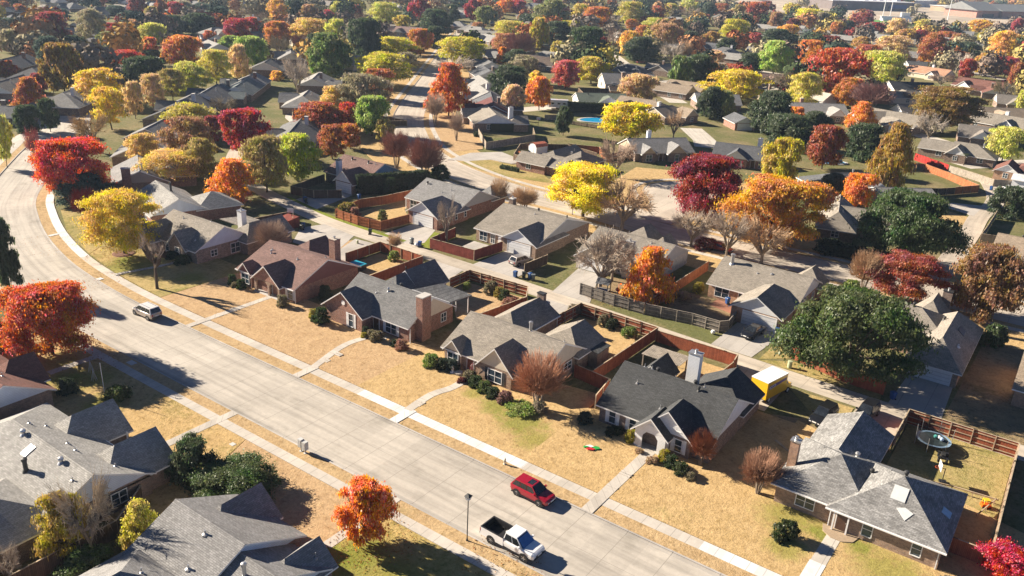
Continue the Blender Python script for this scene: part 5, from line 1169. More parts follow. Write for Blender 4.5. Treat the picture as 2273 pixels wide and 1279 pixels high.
def suv(name, label, x, y, rz, pm, s=1.0, hgt=1.68, group=None, roofm=None, cat='car'):
    return car(name, label, cat, x, y, rz, [(-2.26 * s, .74, .42, 1.0), (-2.1 * s, .88, .3, 1.06), (-1.4 * s, .92, .26, 1.06), (0, .92, .24, 1.04), (1.0 * s, .92, .24, 1.02), (1.5 * s, .91, .27, .98), (2.1 * s, .85, .3, .86), (2.28 * s, .66, .4, .74)],
      (-2.16 * s, -1.72 * s, .3 * s, 1.12 * s, 1.02, hgt, .86, .66), pm, (-1.35 * s, 1.35 * s), .92, .36, group, roofm)
def sedan(name, label, x, y, rz, pm, group=None):
    return car(name, label, 'car', x, y, rz, [(-2.35, .72, .4, .92), (-2.2, .86, .28, .98), (-1.4, .9, .22, .98), (0, .91, .2, .95), (1.0, .91, .2, .93), (1.6, .9, .24, .88), (2.2, .82, .28, .76), (2.4, .6, .36, .66)],
      (-1.85, -1.05, .2, 1.15, .93, 1.44, .84, .62), pm, (-1.4, 1.4), .9, .33, group)
P_RED = paint('red_paint', (.33, .008, .022)); P_WHITE = paint('white_paint', (.78, .79, .8)); P_GOLD = paint('champagne_paint', (.48, .42, .36), .4); P_SILV = paint('silver_paint', (.38, .35, .33), .5); P_BLK = paint('black_paint', (.012, .012, .014)); P_YEL = paint('yellow_paint', (.8, .46, .02)); P_MAR = paint('maroon_paint', (.2, .01, .015)); P_BLUE = paint('dark_blue_paint', (.02, .03, .06))
ang = R(-2)
e = suv('parked_car', 'crimson hatchback-style car with a sunroof parked at the far kerb', -36.4, 57.75, ang, P_RED)
M = MB(); M.hexa([(-.45, -.42, 1.66), (.16, -.42, 1.66), (.16, .42, 1.66), (-.45, .42, 1.66), (-.45, -.42, 1.69), (.16, -.42, 1.69), (.16, .42, 1.69), (-.45, .42, 1.69)]); M.build('sunroof', CGLASS, e)
M = MB(); M.box(-2.0, 2.0, -.945, .945, .26, .37); M.build('sill_trim', BLACKP, e)
e = car('parked_car', 'champagne-coloured people carrier with a dark rear window parked at the far kerb', 'car', -102.4, 57.65, R(181), [(-2.4, .8, .4, 1.05), (-2.3, .94, .28, 1.1), (-1.4, .97, .24, 1.08), (0, .97, .22, 1.04), (1.2, .96, .22, 1.0), (1.8, .93, .25, .92), (2.3, .85, .3, .78), (2.48, .66, .38, .68)],
  (-2.34, -1.98, .55, 1.6, 1.05, 1.76, .91, .7), P_GOLD, (-1.55, 1.5), .97, .34, None, paint('pale_roof_paint', (.7, .69, .67)))
for s in (1, -1):
    M = MB(); M.bar((-1.7, .5 * s, 1.8), (.3, .5 * s, 1.8), .05, .04); M.build('roof_rail', CHROME, e)

def pickup(label, x, y, rz):
    e = car('pickup_truck', label, 'pickup truck', x, y, rz, [(-.35, .98, .42, 1.22), (.6, .99, .42, 1.2), (1.35, .99, .42, 1.2), (1.95, .98, .45, 1.2), (2.72, .94, .5, 1.14), (2.95, .86, .55, 1.06)],
      (-.45, -.25, .95, 1.75, 1.2, 1.93, .93, .74), P_WHITE, (-1.75, 1.95), .99, .41)
    B = MB(); B.box(-3.0, -.36, -.99, -.86, .5, 1.3); B.box(-3.0, -.36, .86, .99, .5, 1.3); B.box(-3.0, -2.9, -.857, .857, .5, 1.3); B.box(-.45, -.353, -.857, .857, .5, 1.3); B.box(-2.897, -.453, -.857, .857, .5, .62)
    b = B.build('cargo_bed', P_WHITE, e); bv = b.modifiers.new('bevel', 'BEVEL'); bv.width = .03; bv.segments = 2
    L = MB(); L.box(-2.88, -.47, -.84, .84, .625, .66); L.box(-2.885, -2.86, -.85, .85, .67, 1.31); L.box(-.49, -.46, -.85, .85, .67, 1.31); L.box(-2.88, -.47, -.855, -.83, .67, 1.31); L.box(-2.88, -.47, .83, .855, .67, 1.31)
    for yy in (-.925, .925): L.box(-3.0, -.37, yy - .07, yy + .07, 1.302, 1.335)
    L.box(-3.0, -2.87, -.9, .9, 1.302, 1.33); L.build('bed_liner', BLACKP, b)
    Wd = MB(); Wd.lathe([(0, 0), (.2, 0), (.2, .4), (.14, .48), (0, .5)], 12, (-.8, .3, .67)); Wd.build('cargo_drum', plain('grey_drum', (.35, .35, .35), .5), e)
    S_ = MB(); S_.hexa([(1.78, -.8, 1.24), (1.8, -.8, 1.24), (1.8, .8, 1.24), (1.78, .8, 1.24), (1.02, -.64, 1.86), (1.04, -.64, 1.86), (1.04, .64, 1.86), (1.02, .64, 1.86)]); S_.build('sunshade', plain('blue_sunshade', (.05, .15, .36), .3), e)
    for s in (1, -1):
        M = MB(); M.box(-3.03, -2.96, min(s * .86, s * 1.0), max(s * .86, s * 1.0), .85, 1.2); M.build('tail_light', TAIL, e)
        M = MB(); M.box(-.2, 1.3, min(s * .97, s * 1.06), max(s * .97, s * 1.06), .38, .44); M.build('running_board', BLACKP, e)
    M = MB(); M.box(-3.12, -3.0, -.95, .95, .5, .68); M.build('bumper', CHROME, e)
    return e
pickup('white pickup truck with a black-lined open bed parked at the near kerb', -33.6, 50.45, ang)
suv('parked_car', 'silver crossover parked on the driveway of the white-gabled garage', -75.6, 111.1, R(80), P_SILV, 1.02)
sedan('parked_car', 'black saloon parked nose out in front of the sunlit white garage', -33.6, 109.9, R(-97), P_BLK)
suv('parked_car', 'black off-roader with a roof rack behind the weathered roof, left one of two', -18.2, 92.2, R(-99), P_BLK, 1.06, 1.86, None)
suv('parked_car', 'black boxy off-roader behind the weathered roof, right one of two', -14.3, 96.4, R(-97), P_BLK, 1.02, 1.84, None)
sedan('parked_car', 'maroon car parked on the far street behind a red bush', -52.2, 142.6, R(-4), P_MAR)
sedan('parked_car', 'white car in front of the white carport at the right edge', -14.6, 239.2, R(30), P_WHITE)

# yellow box truck
e = empty('box_truck', (-25.3, 93.9, .04), R(77), 'yellow rental box truck with a white roof and a purple stripe', 'truck')
M = MB(); M.box(-2.9, 1.55, -1.15, 1.15, .75, 3.05); b = M.build('cargo_box', P_YEL, e); bv = b.modifiers.new('bevel', 'BEVEL'); bv.width = .03
M = MB(); M.box(-2.93, 1.58, -1.18, 1.18, 3.04, 3.14); M.build('box_roof', plain('white_box_roof', (.8, .8, .8), .5, var=.03), b)
PURP = plain('purple_stripe', (.1, .06, .25), .4)
for s in (1, -1):
    yy = s * 1.16
    M = MB(); M.hexa([(-2.5, yy - .012, 2.02), (1.3, yy - .012, 2.3), (1.3, yy + .012, 2.3), (-2.5, yy + .012, 2.02), (-2.5, yy - .012, 2.5), (1.3, yy - .012, 2.62), (1.3, yy + .012, 2.62), (-2.5, yy + .012, 2.5)]); st_ = M.build('stripe', PURP, b)
    M = MB(); M.hexa([(-2.4, yy - .02, 2.1), (-1.1, yy - .02, 2.18), (-1.1, yy + .02, 2.18), (-2.4, yy + .02, 2.1), (-2.4, yy - .02, 2.42), (-1.1, yy - .02, 2.5), (-1.1, yy + .02, 2.5), (-2.4, yy + .02, 2.42)]); M.build('logo_panel', TRIM, b)
    M = MB(); M.hexa([(-2.3, yy - .025, 2.17), (-1.2, yy - .025, 2.24), (-1.2, yy + .025, 2.24), (-2.3, yy + .025, 2.17), (-2.3, yy - .025, 2.35), (-1.2, yy - .025, 2.42), (-1.2, yy + .025, 2.42), (-2.3, yy + .025, 2.35)]); M.build('logo_panel', PURP, b)
M = MB(); M.hexa([(1.56, -1.0, .55), (3.3, -.95, .6), (3.3, .95, .6), (1.56, 1.0, .55), (1.56, -.98, 1.35), (3.2, -.9, 1.15), (3.2, .9, 1.15), (1.56, .98, 1.35)]); M.build('bonnet', P_YEL, e)
M = MB(); M.hexa([(1.56, -.96, 1.36), (2.55, -.94, 1.3), (2.55, .94, 1.3), (1.56, .96, 1.36), (1.56, -.85, 2.1), (1.95, -.82, 2.1), (1.95, .82, 2.1), (1.56, .85, 2.1)]); M.build('cab', P_YEL, e)
M = MB(); M.hexa([(2.5, -.86, 1.36), (2.56, -.86, 1.36), (2.56, .86, 1.36), (2.5, .86, 1.36), (1.97, -.76, 2.03), (2.0, -.76, 2.03), (2.0, .76, 2.03), (1.97, .76, 2.03)]); M.build('windscreen', CGLASS, e)
for s in (1, -1):
    M = MB(); M.hexa([(1.65, s * .95 - .02, 1.4), (2.4, s * .94 - .02, 1.4), (2.4, s * .94 + .02, 1.4), (1.65, s * .95 + .02, 1.4), (1.65, s * .87 - .02, 2.0), (1.95, s * .86 - .02, 2.0), (1.95, s * .86 + .02, 2.0), (1.65, s * .87 + .02, 2.0)]); M.build('side_window', CGLASS, e)
    M = MB(); M.box(3.18, 3.33, min(s * .6, s * .9), max(s * .6, s * .9), .85, 1.05); M.build('headlight', LAMP, e)
M = MB(); M.box(3.3, 3.42, -.95, .95, .5, .7); M.build('bumper', BLACKP, e); M = MB(); M.box(-2.8, 3.0, -.5, .5, .5, .745); M.build('chassis', BLACKP, e)
wheels(e, (-1.8, 2.4), 1.02, .4, plain('white_rim', (.7, .7, .7), .5))

# white caravan and small distant vehicles
e = empty('caravan', (-156.6, 248, .04), R(35), 'white caravan parked beside the dark hedge of the green-roofed house', 'caravan')
M = MB(); M.box(-3.4, 3.4, -1.2, 1.2, .5, 3.1); b = M.build('body', P_WHITE, e); bv = b.modifiers.new('bevel', 'BEVEL'); bv.width = .2; bv.segments = 3
for s in (1, -1):
    for x in (-2, .2, 2): M = MB(); M.box(x - .5, x + .5, s * 1.2 - .02, s * 1.2 + .02, 1.6, 2.2); M.build('window', CGLASS, e)
M = MB(); M.box(3.38, 3.43, -.8, .8, 1.5, 2.3); M.build('window', CGLASS, e); wheels(e, (-.4, .4), 1.15, .33)
def small_car(x, y, rz, pm, label, group='cars parked in the distant streets'):
    e = empty('parked_car', (x, y, .1), rz, label, 'car', group)
    M = MB(); M.hexa([(-2.2, -.88, .3), (2.2, -.88, .3), (2.2, .88, .3), (-2.2, .88, .3), (-2.2, -.86, .95), (2.1, -.84, .85), (2.1, .84, .85), (-2.2, .86, .95)]); b = M.build('body', pm, e); bv = b.modifiers.new('b', 'BEVEL'); bv.width = .1; bv.segments = 2
    M = MB(); M.hexa([(-1.9, -.8, .9), (1.2, -.8, .88), (1.2, .8, .88), (-1.9, .8, .9), (-1.4, -.62, 1.5), (.4, -.62, 1.5), (.4, .62, 1.5), (-1.4, .62, 1.5)]); M.build('cabin', CGLASS, e)
    M = MB(); M.box(-1.35, .35, -.6, .6, 1.5, 1.53); M.build('roof', pm, e); wheels(e, (-1.35, 1.35), .88, .33)
for i, (x, y, rz, pm, lb) in enumerate([(-197, 372, 20, P_WHITE, 'white car on the dark car park left of the navy roof, nearer one'), (-186, 368, 200, P_WHITE, 'white car on the dark car park right above the navy roof'), (-208, 385, 10, P_BLK, 'black car on the dark car park behind the rose-red tree'), (-203, 398, 60, P_MAR, 'red car at the back of the dark car park'), (-194, 393, 60, P_BLUE, 'dark blue car at the back of the dark car park'),
   (-318, 420, -50, P_WHITE, 'white car at the far end of the avenue'), (-326, 428, -50, P_BLK, 'dark car at the far end of the avenue'), (-268, 314, -52, P_BLUE, 'blue car parked half way up the avenue under the left-hand trees'), (-46, 500, 30, P_MAR, 'red car on the road behind the red-brown roofs, far right'), (-62, 420, 40, P_SILV, 'pale car by the black-roofed house, far right'), (-58, 236.5, 20, P_BLUE, 'dark blue car beside the turquoise pool'), (-30, 372, 30, P_WHITE, 'white car below the red-brown roofed house, far right'), (-80, 560, 40, P_BLUE, 'blue car in front of the wide orange-gold far tree')]):
    small_car(x, y, R(rz), pm, lb)

# street furniture and yard things
e = empty('street_lamp', (-37.25, 48.45, 0), 0, 'slim dark street lamp on the near verge beside the white pickup', 'street lamp')
M = MB(); M.lathe([(.11, .1), (.09, .3), (.055, .32), (.045, 4.6), (0, 4.62)], 10); M.build('pole', DARKMETAL, e)
M = MB(); M.hexa([(-.16, -.16, 4.6), (.16, -.16, 4.6), (.16, .16, 4.6), (-.16, .16, 4.6), (-.25, -.25, 4.98), (.25, -.25, 4.98), (.25, .25, 4.98), (-.25, .25, 4.98)]); M.build('lantern', plain('lantern_glass', (.5, .52, .55), .2), e)
M = MB(); M.hexa([(-.3, -.3, 4.983), (.3, -.3, 4.983), (.3, .3, 4.983), (-.3, .3, 4.983), (-.05, -.05, 5.15), (.05, -.05, 5.15), (.05, .05, 5.15), (-.05, .05, 5.15)]); M.build('lamp_cap', DARKMETAL, e)
e = empty('street_lamp', (-134, 55.8, 0), 0, 'street lamp arm reaching over the bend from behind the dark evergreen', 'street lamp')
M = MB(); M.lathe([(.1, 0), (.06, .3), (.045, 6), (0, 6.02)], 8, (-3, -8, 0)); M.tube((-3, -8, 5.95), (.2, -6.2, 6.3), .035); M.build('pole', METAL, e); M = MB(); M.box(.1, .7, -6.4, -6.1, 6.22, 6.38); M.build('lantern', METAL, e)
e = empty('street_lamp', (-84.5, 142.1, 0), 0, 'thin brown lamp post beside the bright yellow roadside tree', 'street lamp'); M = MB(); M.lathe([(.1, 0), (.06, .3), (.05, 5), (0, 5)], 8); M.build('pole', DARKMETAL, e); M = MB(); M.lathe([(.1, 5), (.22, 5.3), (.05, 5.5), (0, 5.5)], 8); M.build('lantern', DARKMETAL, e)
e = empty('mailbox_cluster', (-59.4, 48.6, .12), 0, 'pale grey cluster mailbox pair on short posts by the near kerb', 'mailbox')
GM = plain('pale_grey_metal', (.5, .5, .48), .4)
for dx, h0 in ((-.33, .55), (.3, .45)):
    M = MB(); M.box(dx - .26, dx + .26, -.24, .24, h0, h0 + .95); b = M.build('cabinet', GM, e); bv = b.modifiers.new('bevel', 'BEVEL'); bv.width = .04
    M = MB()
    for r_ in range(4): M.box(dx - .22, dx - .02, -.26, -.243, h0 + .06 + r_ * .21, h0 + .24 + r_ * .21); M.box(dx + .02, dx + .22, -.26, -.243, h0 + .06 + r_ * .21, h0 + .24 + r_ * .21)
    M.build('locker_doors', plain('door_grey', (.5, .5, .49), .4), b)
    M = MB(); M.lathe([(.2, 0), (.2, .03), (.07, .04), (.07, h0)], 10, (dx, 0, 0)); M.build('pedestal', GM, e)
e = empty('fire_hydrant', (-41.8, 60.4, .115), 0, 'cream fire hydrant standing on the far verge', 'fire hydrant')
HY = plain('cream_paint', (.66, .6, .47), .4)
M = MB(); M.lathe([(.16, 0), (.16, .06), (.1, .08), (.1, .5), (.14, .52), (.14, .58), (.11, .62), (.06, .72), (.03, .74), (.03, .8), (0, .8)], 14); M.build('body', HY, e)
for a in (0, math.pi, -math.pi / 2): M = MB(); M.tube((0, 0, .4), (.19 * math.cos(a), .19 * math.sin(a), .4), .065, n=10); M.build('outlet', HY, e)
e = empty('flagpole', (-85.5, 41.8, .1), 0, 'thin white flagpole standing in the shaded near lawn', 'flagpole'); M = MB(); M.lathe([(.1, 0), (.08, .15), (.045, .16), (.03, 4.3), (0, 4.3)], 8); M.build('pole', plain('white_pole', (.75, .75, .73), .4), e); M = MB(); M.lathe([(0, 4.29), (.07, 4.36), (0, 4.43)], 8); M.build('finial', CHROME, e)
for x, y, lb in ((-92.2, 43.9, 'wire cone yard ornament left of the flagpole, farther one'), (-89.9, 43.0, 'wire cone yard ornament left of the flagpole, nearer one')):
    e = empty('wire_cone', (x, y, .12), 0, lb, 'ornament', 'wire cone ornaments on the near lawn'); M = MB()
    for i in range(7): a = i * .9; M.bar((.35 * math.cos(a), .35 * math.sin(a), 0), (0, 0, 1.5), .02)
    M.build('wires', GM, e); M = MB(); M.lathe([(0, 1.48), (.06, 1.54), (0, 1.6)], 8); M.build('tip', GM, e)

BINB = plain('blue_bin_plastic', (.02, .07, .22), .45); BING = plain('grey_bin_plastic', (.12, .14, .15), .5); BIND = plain('dark_bin_plastic', (.03, .035, .03), .5)
def bin_(x, y, rz, m, label):
    e = empty('wheelie_bin', (x, y, .05), rz, label, 'bin', 'wheelie bins along the alley'); M = MB(); M.hexa([(-.24, -.22, .08), (.24, -.22, .08), (.24, .22, .08), (-.24, .22, .08), (-.3, -.3, 1.0), (.3, -.3, 1.0), (.3, .3, 1.0), (-.3, .3, 1.0)]); M.build('body', m, e)
    M = MB(); M.hexa([(-.33, -.33, 1.003), (.33, -.33, 1.003), (.33, .36, 1.003), (-.33, .36, 1.003), (-.28, -.26, 1.1), (.28, -.26, 1.1), (.28, .3, 1.08), (-.28, .3, 1.08)]); M.build('lid', m, e); M = MB(); M.tube((-.28, .27, .1), (.28, .27, .1), .1, n=10); M.build('axle_wheels', TYRE, e)
for i, (x, y, m, lb) in enumerate([(-72.6, 105.2, BINB, 'blue bin on the left of the row near the silver car'), (-71.3, 105.8, BIND, 'black low bin second in the row near the silver car'), (-70.3, 106.2, BINB, 'blue bin third in the row near the silver car'), (-69.5, 106.0, BING, 'grey bin at the right end of the row near the silver car'), (-96.3, 106.0, BING, 'grey bin on the bright grass beside the alley'), (-94.0, 105.6, BINB, 'blue bin on the bright grass beside the alley, right of a white sack'),
   (-41.0, 118.6, BINB, 'blue bin against the house wall in the shaded yard'), (-30.9, 112.4, BINB, 'blue bin by the right post of the sunlit white garage'), (-12.8, 103.2, BINB, 'blue bin at the head of the shaded driveway'), (-116.2, 97.6, BIND, 'black bin on the blue shaded drive behind the red hoop yard'), (-116.9, 98.6, BINB, 'blue bin on the blue shaded drive behind the red hoop yard'), (-123.6, 119.6, BINB, 'blue bin under the ivy hedge'), (-105.4, 109.6 - 5, BIND, 'dark bin by the cedar fence corner'), (-19.0, 236.2, BINB, 'blue bin at the end of the pale grey fence, far right'), (-120.6, 177.2, BING, 'grey bin beside the open cedar gate'), (-131, 111, BIND, 'left dark bin of the group on the alley by the grey picket fence'), (-130, 110.4, BINB, 'middle blue-lidded bin on the alley by the grey picket fence'), (-129, 109.8, BIND, 'right dark bin of the group on the alley by the grey picket fence')]):
    bin_(x, y, i * .7, m, lb)
e = empty('rubbish_sack', (-94.9, 105.7, .05), 0, 'white rubbish sack between the two bins on the bright grass', 'sack'); M = MB(); M.lathe([(0, 0), (.32, .05), (.4, .28), (.26, .5), (.07, .58), (.1, .68), (0, .66)], 10); tag(e); M.build('bag', plain('white_plastic', (.7, .7, .7), .4), e, smooth=True)
e = empty('utility_box', (-25.9, 103.2, .05), .3, 'pale green utility pillar on the grass beside the alley', 'utility box'); M = MB(); M.lathe([(.3, 0), (.3, .85), (.33, .86), (.33, .95), (0, 1.0)], 14); M.build('pillar', plain('pale_green_paint', (.38, .42, .26), .5), e)
e = empty('gas_tank', (-38.2, 106.4, .05), 0, 'small white tank on the grass below the pale-railed fence', 'tank'); M = MB(); M.lathe([(0, 0), (.24, .05), (.34, .3), (.24, .55), (0, .6)], 14); M.build('vessel', TRIM, e, smooth=True)
e = empty('utility_box', (-103.4, 99.4, .05), .3, 'small pale green post box on the tan corner by the alley', 'utility box'); M = MB(); M.lathe([(.2, 0), (.2, .5), (.1, .6), (0, .62)], 10); M.build('pillar', plain('pale_green_paint', (.38, .42, .26), .5), e)
# trampoline
e = empty('trampoline', (-6.6, 94.6, .05), 0, 'round blue-edged trampoline with a sagging safety net', 'trampoline')
M = MB()
for i in range(20):
    a0 = i * math.pi / 10; a1 = (i + 1) * math.pi / 10
    for r0, r1, z in ((1.55, 1.85, .92),): M.face([(r0 * math.cos(a0), r0 * math.sin(a0), z), (r1 * math.cos(a0), r1 * math.sin(a0), z), (r1 * math.cos(a1), r1 * math.sin(a1), z), (r0 * math.cos(a1), r0 * math.sin(a1), z)])
M.build('pad', plain('pale_blue_pad', (.22, .32, .42), .4), e); M = MB(); M.lathe([(0, .9), (1.56, .9)], 24); M.build('mat', plain('trampoline_mat', (.035, .05, .05), .8), e)
for i in range(6):
    a = i * math.pi / 3 + .4; M = MB(); M.tube((1.85 * math.cos(a), 1.85 * math.sin(a), 0), (1.85 * math.cos(a), 1.85 * math.sin(a), .9), .035); M.build('leg', METAL, e)
    M = MB(); M.tube((1.88 * math.cos(a), 1.88 * math.sin(a), .9), (1.95 * math.cos(a), 1.95 * math.sin(a), 2.5 - (.7 if i in (4, 5) else 0)), .03); M.build('net_pole', METAL, e)
t = NT('net_mesh'); tb = t.node('ShaderNodeBsdfTransparent'); db = t.node('ShaderNodeBsdfDiffuse'); db.inputs['Color'].default_value = (.03, .03, .035, 1); mx = t.node('ShaderNodeMixShader'); mx.inputs[0].default_value = .5; t.link(tb.outputs[0], mx.inputs[1]); t.link(db.outputs[0], mx.inputs[2]); t.link(mx.outputs[0], t.out.inputs['Surface'])
M = MB()
for i in range(13):
    a0 = 1.2 + i * .28; a1 = a0 + .28; f = lambda a: 2.35 - .35 * abs(math.sin(3 * a))
    M.face([(1.86 * math.cos(a0), 1.86 * math.sin(a0), .95), (1.86 * math.cos(a1), 1.86 * math.sin(a1), .95), (1.9 * math.cos(a1), 1.9 * math.sin(a1), f(a1)), (1.9 * math.cos(a0), 1.9 * math.sin(a0), f(a0))])
M.build('safety_net', t.mat, e)
for x, y, c in ((.1, .3, (.1, .4, .35)), (.8, .1, (.35, .5, .7)), (.5, .35, (.7, .7, .7))):
    o = MB(); o.lathe([(0, -.22), (.16, -.16), (.22, 0), (.16, .16), (0, .22)], 12, (x - 6.6, 94.6 + y, 1.2)); b = o.build('play_ball', plain('ball_%d' % int(c[0] * 100), c, .4), None, smooth=True); tag(b, {.1: 'green ball resting on the trampoline', .35: 'blue ball resting on the trampoline', .7: 'white ball resting on the trampoline'}[c[0]], 'ball', 'balls on the trampoline')
# quad bike
e = empty('quad_bike', (-5.1, 92.2, .05), R(100), 'black quad bike parked beside the trampoline', 'quad bike')
M = MB(); M.hexa([(-.7, -.28, .45), (.7, -.28, .45), (.7, .28, .45), (-.7, .28, .45), (-.55, -.2, .8), (.4, -.22, .85), (.4, .22, .85), (-.55, .2, .8)]); M.build('body', BLACKP, e); M = MB(); M.box(-.6, .05, -.17, .17, .8, .92); M.build('seat', TYRE, e); M = MB(); M.bar((.35, -.4, 1.12), (.35, .4, 1.12), .05); M.bar((.45, 0, .8), (.35, 0, 1.12), .06); M.build('handlebar', BLACKP, e); wheels(e, (-.6, .6), .5, .3, BLACKP)
for s in (1, -1): M = MB(); M.box(-.85, -.35, min(s * .28, s * .55), max(s * .28, s * .55), .6, .66); M.box(.35, .85, min(s * .28, s * .55), max(s * .28, s * .55), .6, .66); M.build('mudguard', BLACKP, e)
def hoop(x, y, rz, h0, label, white=True):
    e = empty('basketball_hoop', (x, y, .04), rz, label, 'basketball hoop'); M = MB(); M.tube((0, 0, 0), (0, 0, h0), .05); M.bar((0, 0, h0 - .1), (.5, 0, h0 + .1), .06); M.build('pole', DARKMETAL, e); M = MB(); M.box(.5, .54, -.6, .6, h0 - .2, h0 + .65); M.build('backboard', TRIM if white else plain('grey_board', (.5, .5, .5), .4), e)
    M = MB()
    for i in range(12): a = i * math.pi / 6; a2 = (i + 1) * math.pi / 6; M.bar((.78 + .23 * math.cos(a), .23 * math.sin(a), h0), (.78 + .23 * math.cos(a2), .23 * math.sin(a2), h0), .03)
    M.build('ring', plain('orange_ring', (.5, .08, .02), .4), e); M = MB(); M.box(-.4, .3, -.3, .3, 0, .18); M.build('base', BLACKP, e)
hoop(-4.3, 87.5, R(200), 1.7, 'low child-size basketball hoop in the yard beside the weathered grey roof'); hoop(-119.6, 98.2, R(-60), 2.9, 'basketball hoop with a white backboard in the dark red fenced corner'); hoop(-176, 168, R(-60), 3.0, 'basketball hoop with a pale backboard on the concrete below the stepped row'); hoop(-141.6, 213.5, R(-60), 2.7, 'basketball hoop with a white backboard behind the white-chimneyed corner house', True)
e = empty('windbreak_frame', (-119.6, 97.4, 0), 0, 'dark red tarp-covered pen around the basketball hoop', 'fence'); M = MB(); M.hexa([(-1.6, -1.3, 0), (1.6, -1.3, 0), (1.6, 1.3, 0), (-1.6, 1.3, 0), (-1.6, -1.3, 1.7), (1.6, -1.3, 1.7), (1.6, 1.3, 2.0), (-1.6, 1.3, 2.0)]); M.build('panel', FEN['wine'], e); M = MB(); M.bar((-1.6, -1.3, 1.75), (1.6, -1.3, 1.75), .08); M.bar((1.6, -1.3, 1.75), (1.6, 1.3, 2.05), .08); M.build('rail', FEN['wine'], e)
# deflated lawn figure
e = empty('deflated_inflatable', (-36.4, 68.9, .16), R(20), 'deflated green, white and red inflatable lying flat on the golden lawn', 'inflatable')
for nm, c, pts in (('green_fabric', (.03, .3, .06), [(.2, 0), (.7, .5), (1.3, .35), (1.4, -.1), (.9, -.35)]), ('white_fabric', (.7, .7, .66), [(-.9, .1), (-.2, .55), (.5, .3), (.1, -.1)]), ('red_fabric', (.45, .02, .03), [(-.6, -.5), (.1, -.2), (.8, -.35), (.5, -.75), (-.2, -.8)]), ('green_fabric', (.03, .3, .06), [(-1.1, -.1), (-.5, .1), (-.3, -.25), (-.9, -.4)])):
    M = MB(); M.prism(ccw(pts), 0, .1 + .05 * len(pts) / 4); o = M.build(nm, plain(nm, c, .5), e); bv = o.modifiers.new('bevel', 'BEVEL'); bv.width = .06; bv.segments = 2; o.scale = (.72, .72, .8)
# sheds, decks, pools, toys
e = empty('storage_shed', (-46.6, 87.3, 0), 0, 'narrow tan lean-to shed with a dark roof beside the tan-grey house', 'shed'); M = MB(); M.box(-.9, 1.0, -1.5, 1.5, 0, 2.2); M.build('wall', plank_mat('tan_shed_planks', (.3, .24, .18), (.36, .29, .22), .2), e); M = MB(); M.hexa([(-1.1, -1.65, 2.5), (1.15, -1.65, 2.15), (1.15, 1.65, 2.15), (-1.1, 1.65, 2.5), (-1.1, -1.65, 2.62), (1.15, -1.65, 2.27), (1.15, 1.65, 2.27), (-1.1, 1.65, 2.62)]); M.build('roof', RM('charcoal'), e)
e = empty('pergola_deck', (-38.5, 91.2, 0), 0, 'weathered timber deck roof behind the charcoal-roofed house', 'deck'); M = MB()
for i in range(18): M.box(-2.6 + i * .3, -2.33 + i * .3, -1.9, 1.5, 2.3, 2.36)
M.build('boards', FEN['pale'], e)
for x in (-2.4, 2.4):
    for y in (-1.7, 1.3): M = MB(); M.box(x - .07, x + .07, y - .07, y + .07, 0, 2.297); M.build('post', FEN['pale'], e)
e = empty('garden_shed', (-122.6, 185.4, 0), R(-15), 'white barn-shaped garden shed with a rusty red roof', 'shed'); M = MB()
prof = [(-1.6, 0), (1.6, 0), (1.6, 1.8), (1.1, 2.5), (0, 2.8), (-1.1, 2.5), (-1.6, 1.8)]
M.face([(x, -2, z) for x, z in prof]); M.face([(x, 2, z) for x, z in prof][::-1]); M.face([(-1.6, -2, 0), (-1.6, -2, 1.8), (-1.6, 2, 1.8), (-1.6, 2, 0)]); M.face([(1.6, -2, 0), (1.6, 2, 0), (1.6, 2, 1.8), (1.6, -2, 1.8)]); M.build('wall', WHITE, e); M = MB()
for a, b in zip(prof[2:-1], prof[3:]): M.face([(a[0] * 1.06, -2.15, a[1] + .06), (a[0] * 1.06, 2.15, a[1] + .06), (b[0] * 1.06, 2.15, b[1] + .06), (b[0] * 1.06, -2.15, b[1] + .06)]); M.face([(a[0] * 1.06, -2.15, a[1] + .02), (b[0] * 1.06, -2.15, b[1] + .02), (b[0] * 1.06, 2.15, b[1] + .02), (a[0] * 1.06, 2.15, a[1] + .02)])
M.build('roof', plain('rusty_roof', (.45, .14, .08), .7, var=.4), e); M = MB(); M.box(-.5, .5, -2.04, -1.98, .1, 1.9); M.build('door', TRIM, e)
WATER = NT('pool_water'); WATER.bsdf((.02, .33, .62), .08, bump=WATER.noise(WATER.node('ShaderNodeNewGeometry').outputs['Position'], 1.5, 3), bstr=.1, spec=.6); WATER = WATER.mat
def pool(label, cx, cy, rx, ry, rz):
    e = empty('swimming_pool', (cx, cy, .05), rz, label, 'pool'); M = MB(); M.lathe([(0, .14), (.92, .14)], 28); M.v = [(x * rx, y * ry, z) for x, y, z in M.v]; M.build('water', WATER, e); M = MB(); M.lathe([(.92, 0), (.92, .2), (1.08, .2), (1.08, 0)], 28); M.v = [(x * rx, y * ry, z) for x, y, z in M.v]; M.build('pool_edge', CONC, e)
pool('bright blue swimming pool ringed by dark fence and hedge', -135.4, 239.3, 6.6, 4.3, R(50)); pool('turquoise backyard pool under the round rust-brown tree', -58.5, 236.2, 4.2, 2.4, R(40))
e = empty('spa_cover', (-94.2, 90.2, .05), 0, 'turquoise covered tub behind the brown-roofed house chimney', 'hot tub'); M = MB(); M.box(-1.2, 1.2, -1.1, 1.1, 0, .85); M.build('tub', BLACKP, e); M = MB(); M.box(-1.25, 1.25, -1.15, 1.15, .853, .98); M.build('cover', plain('turquoise_cover', (.03, .3, .42), .4), e)
e = empty('play_house', (-57.4, 107.9, .04), .2, 'grey timber children\'s playhouse tower behind the weathered plank fence', 'playhouse')
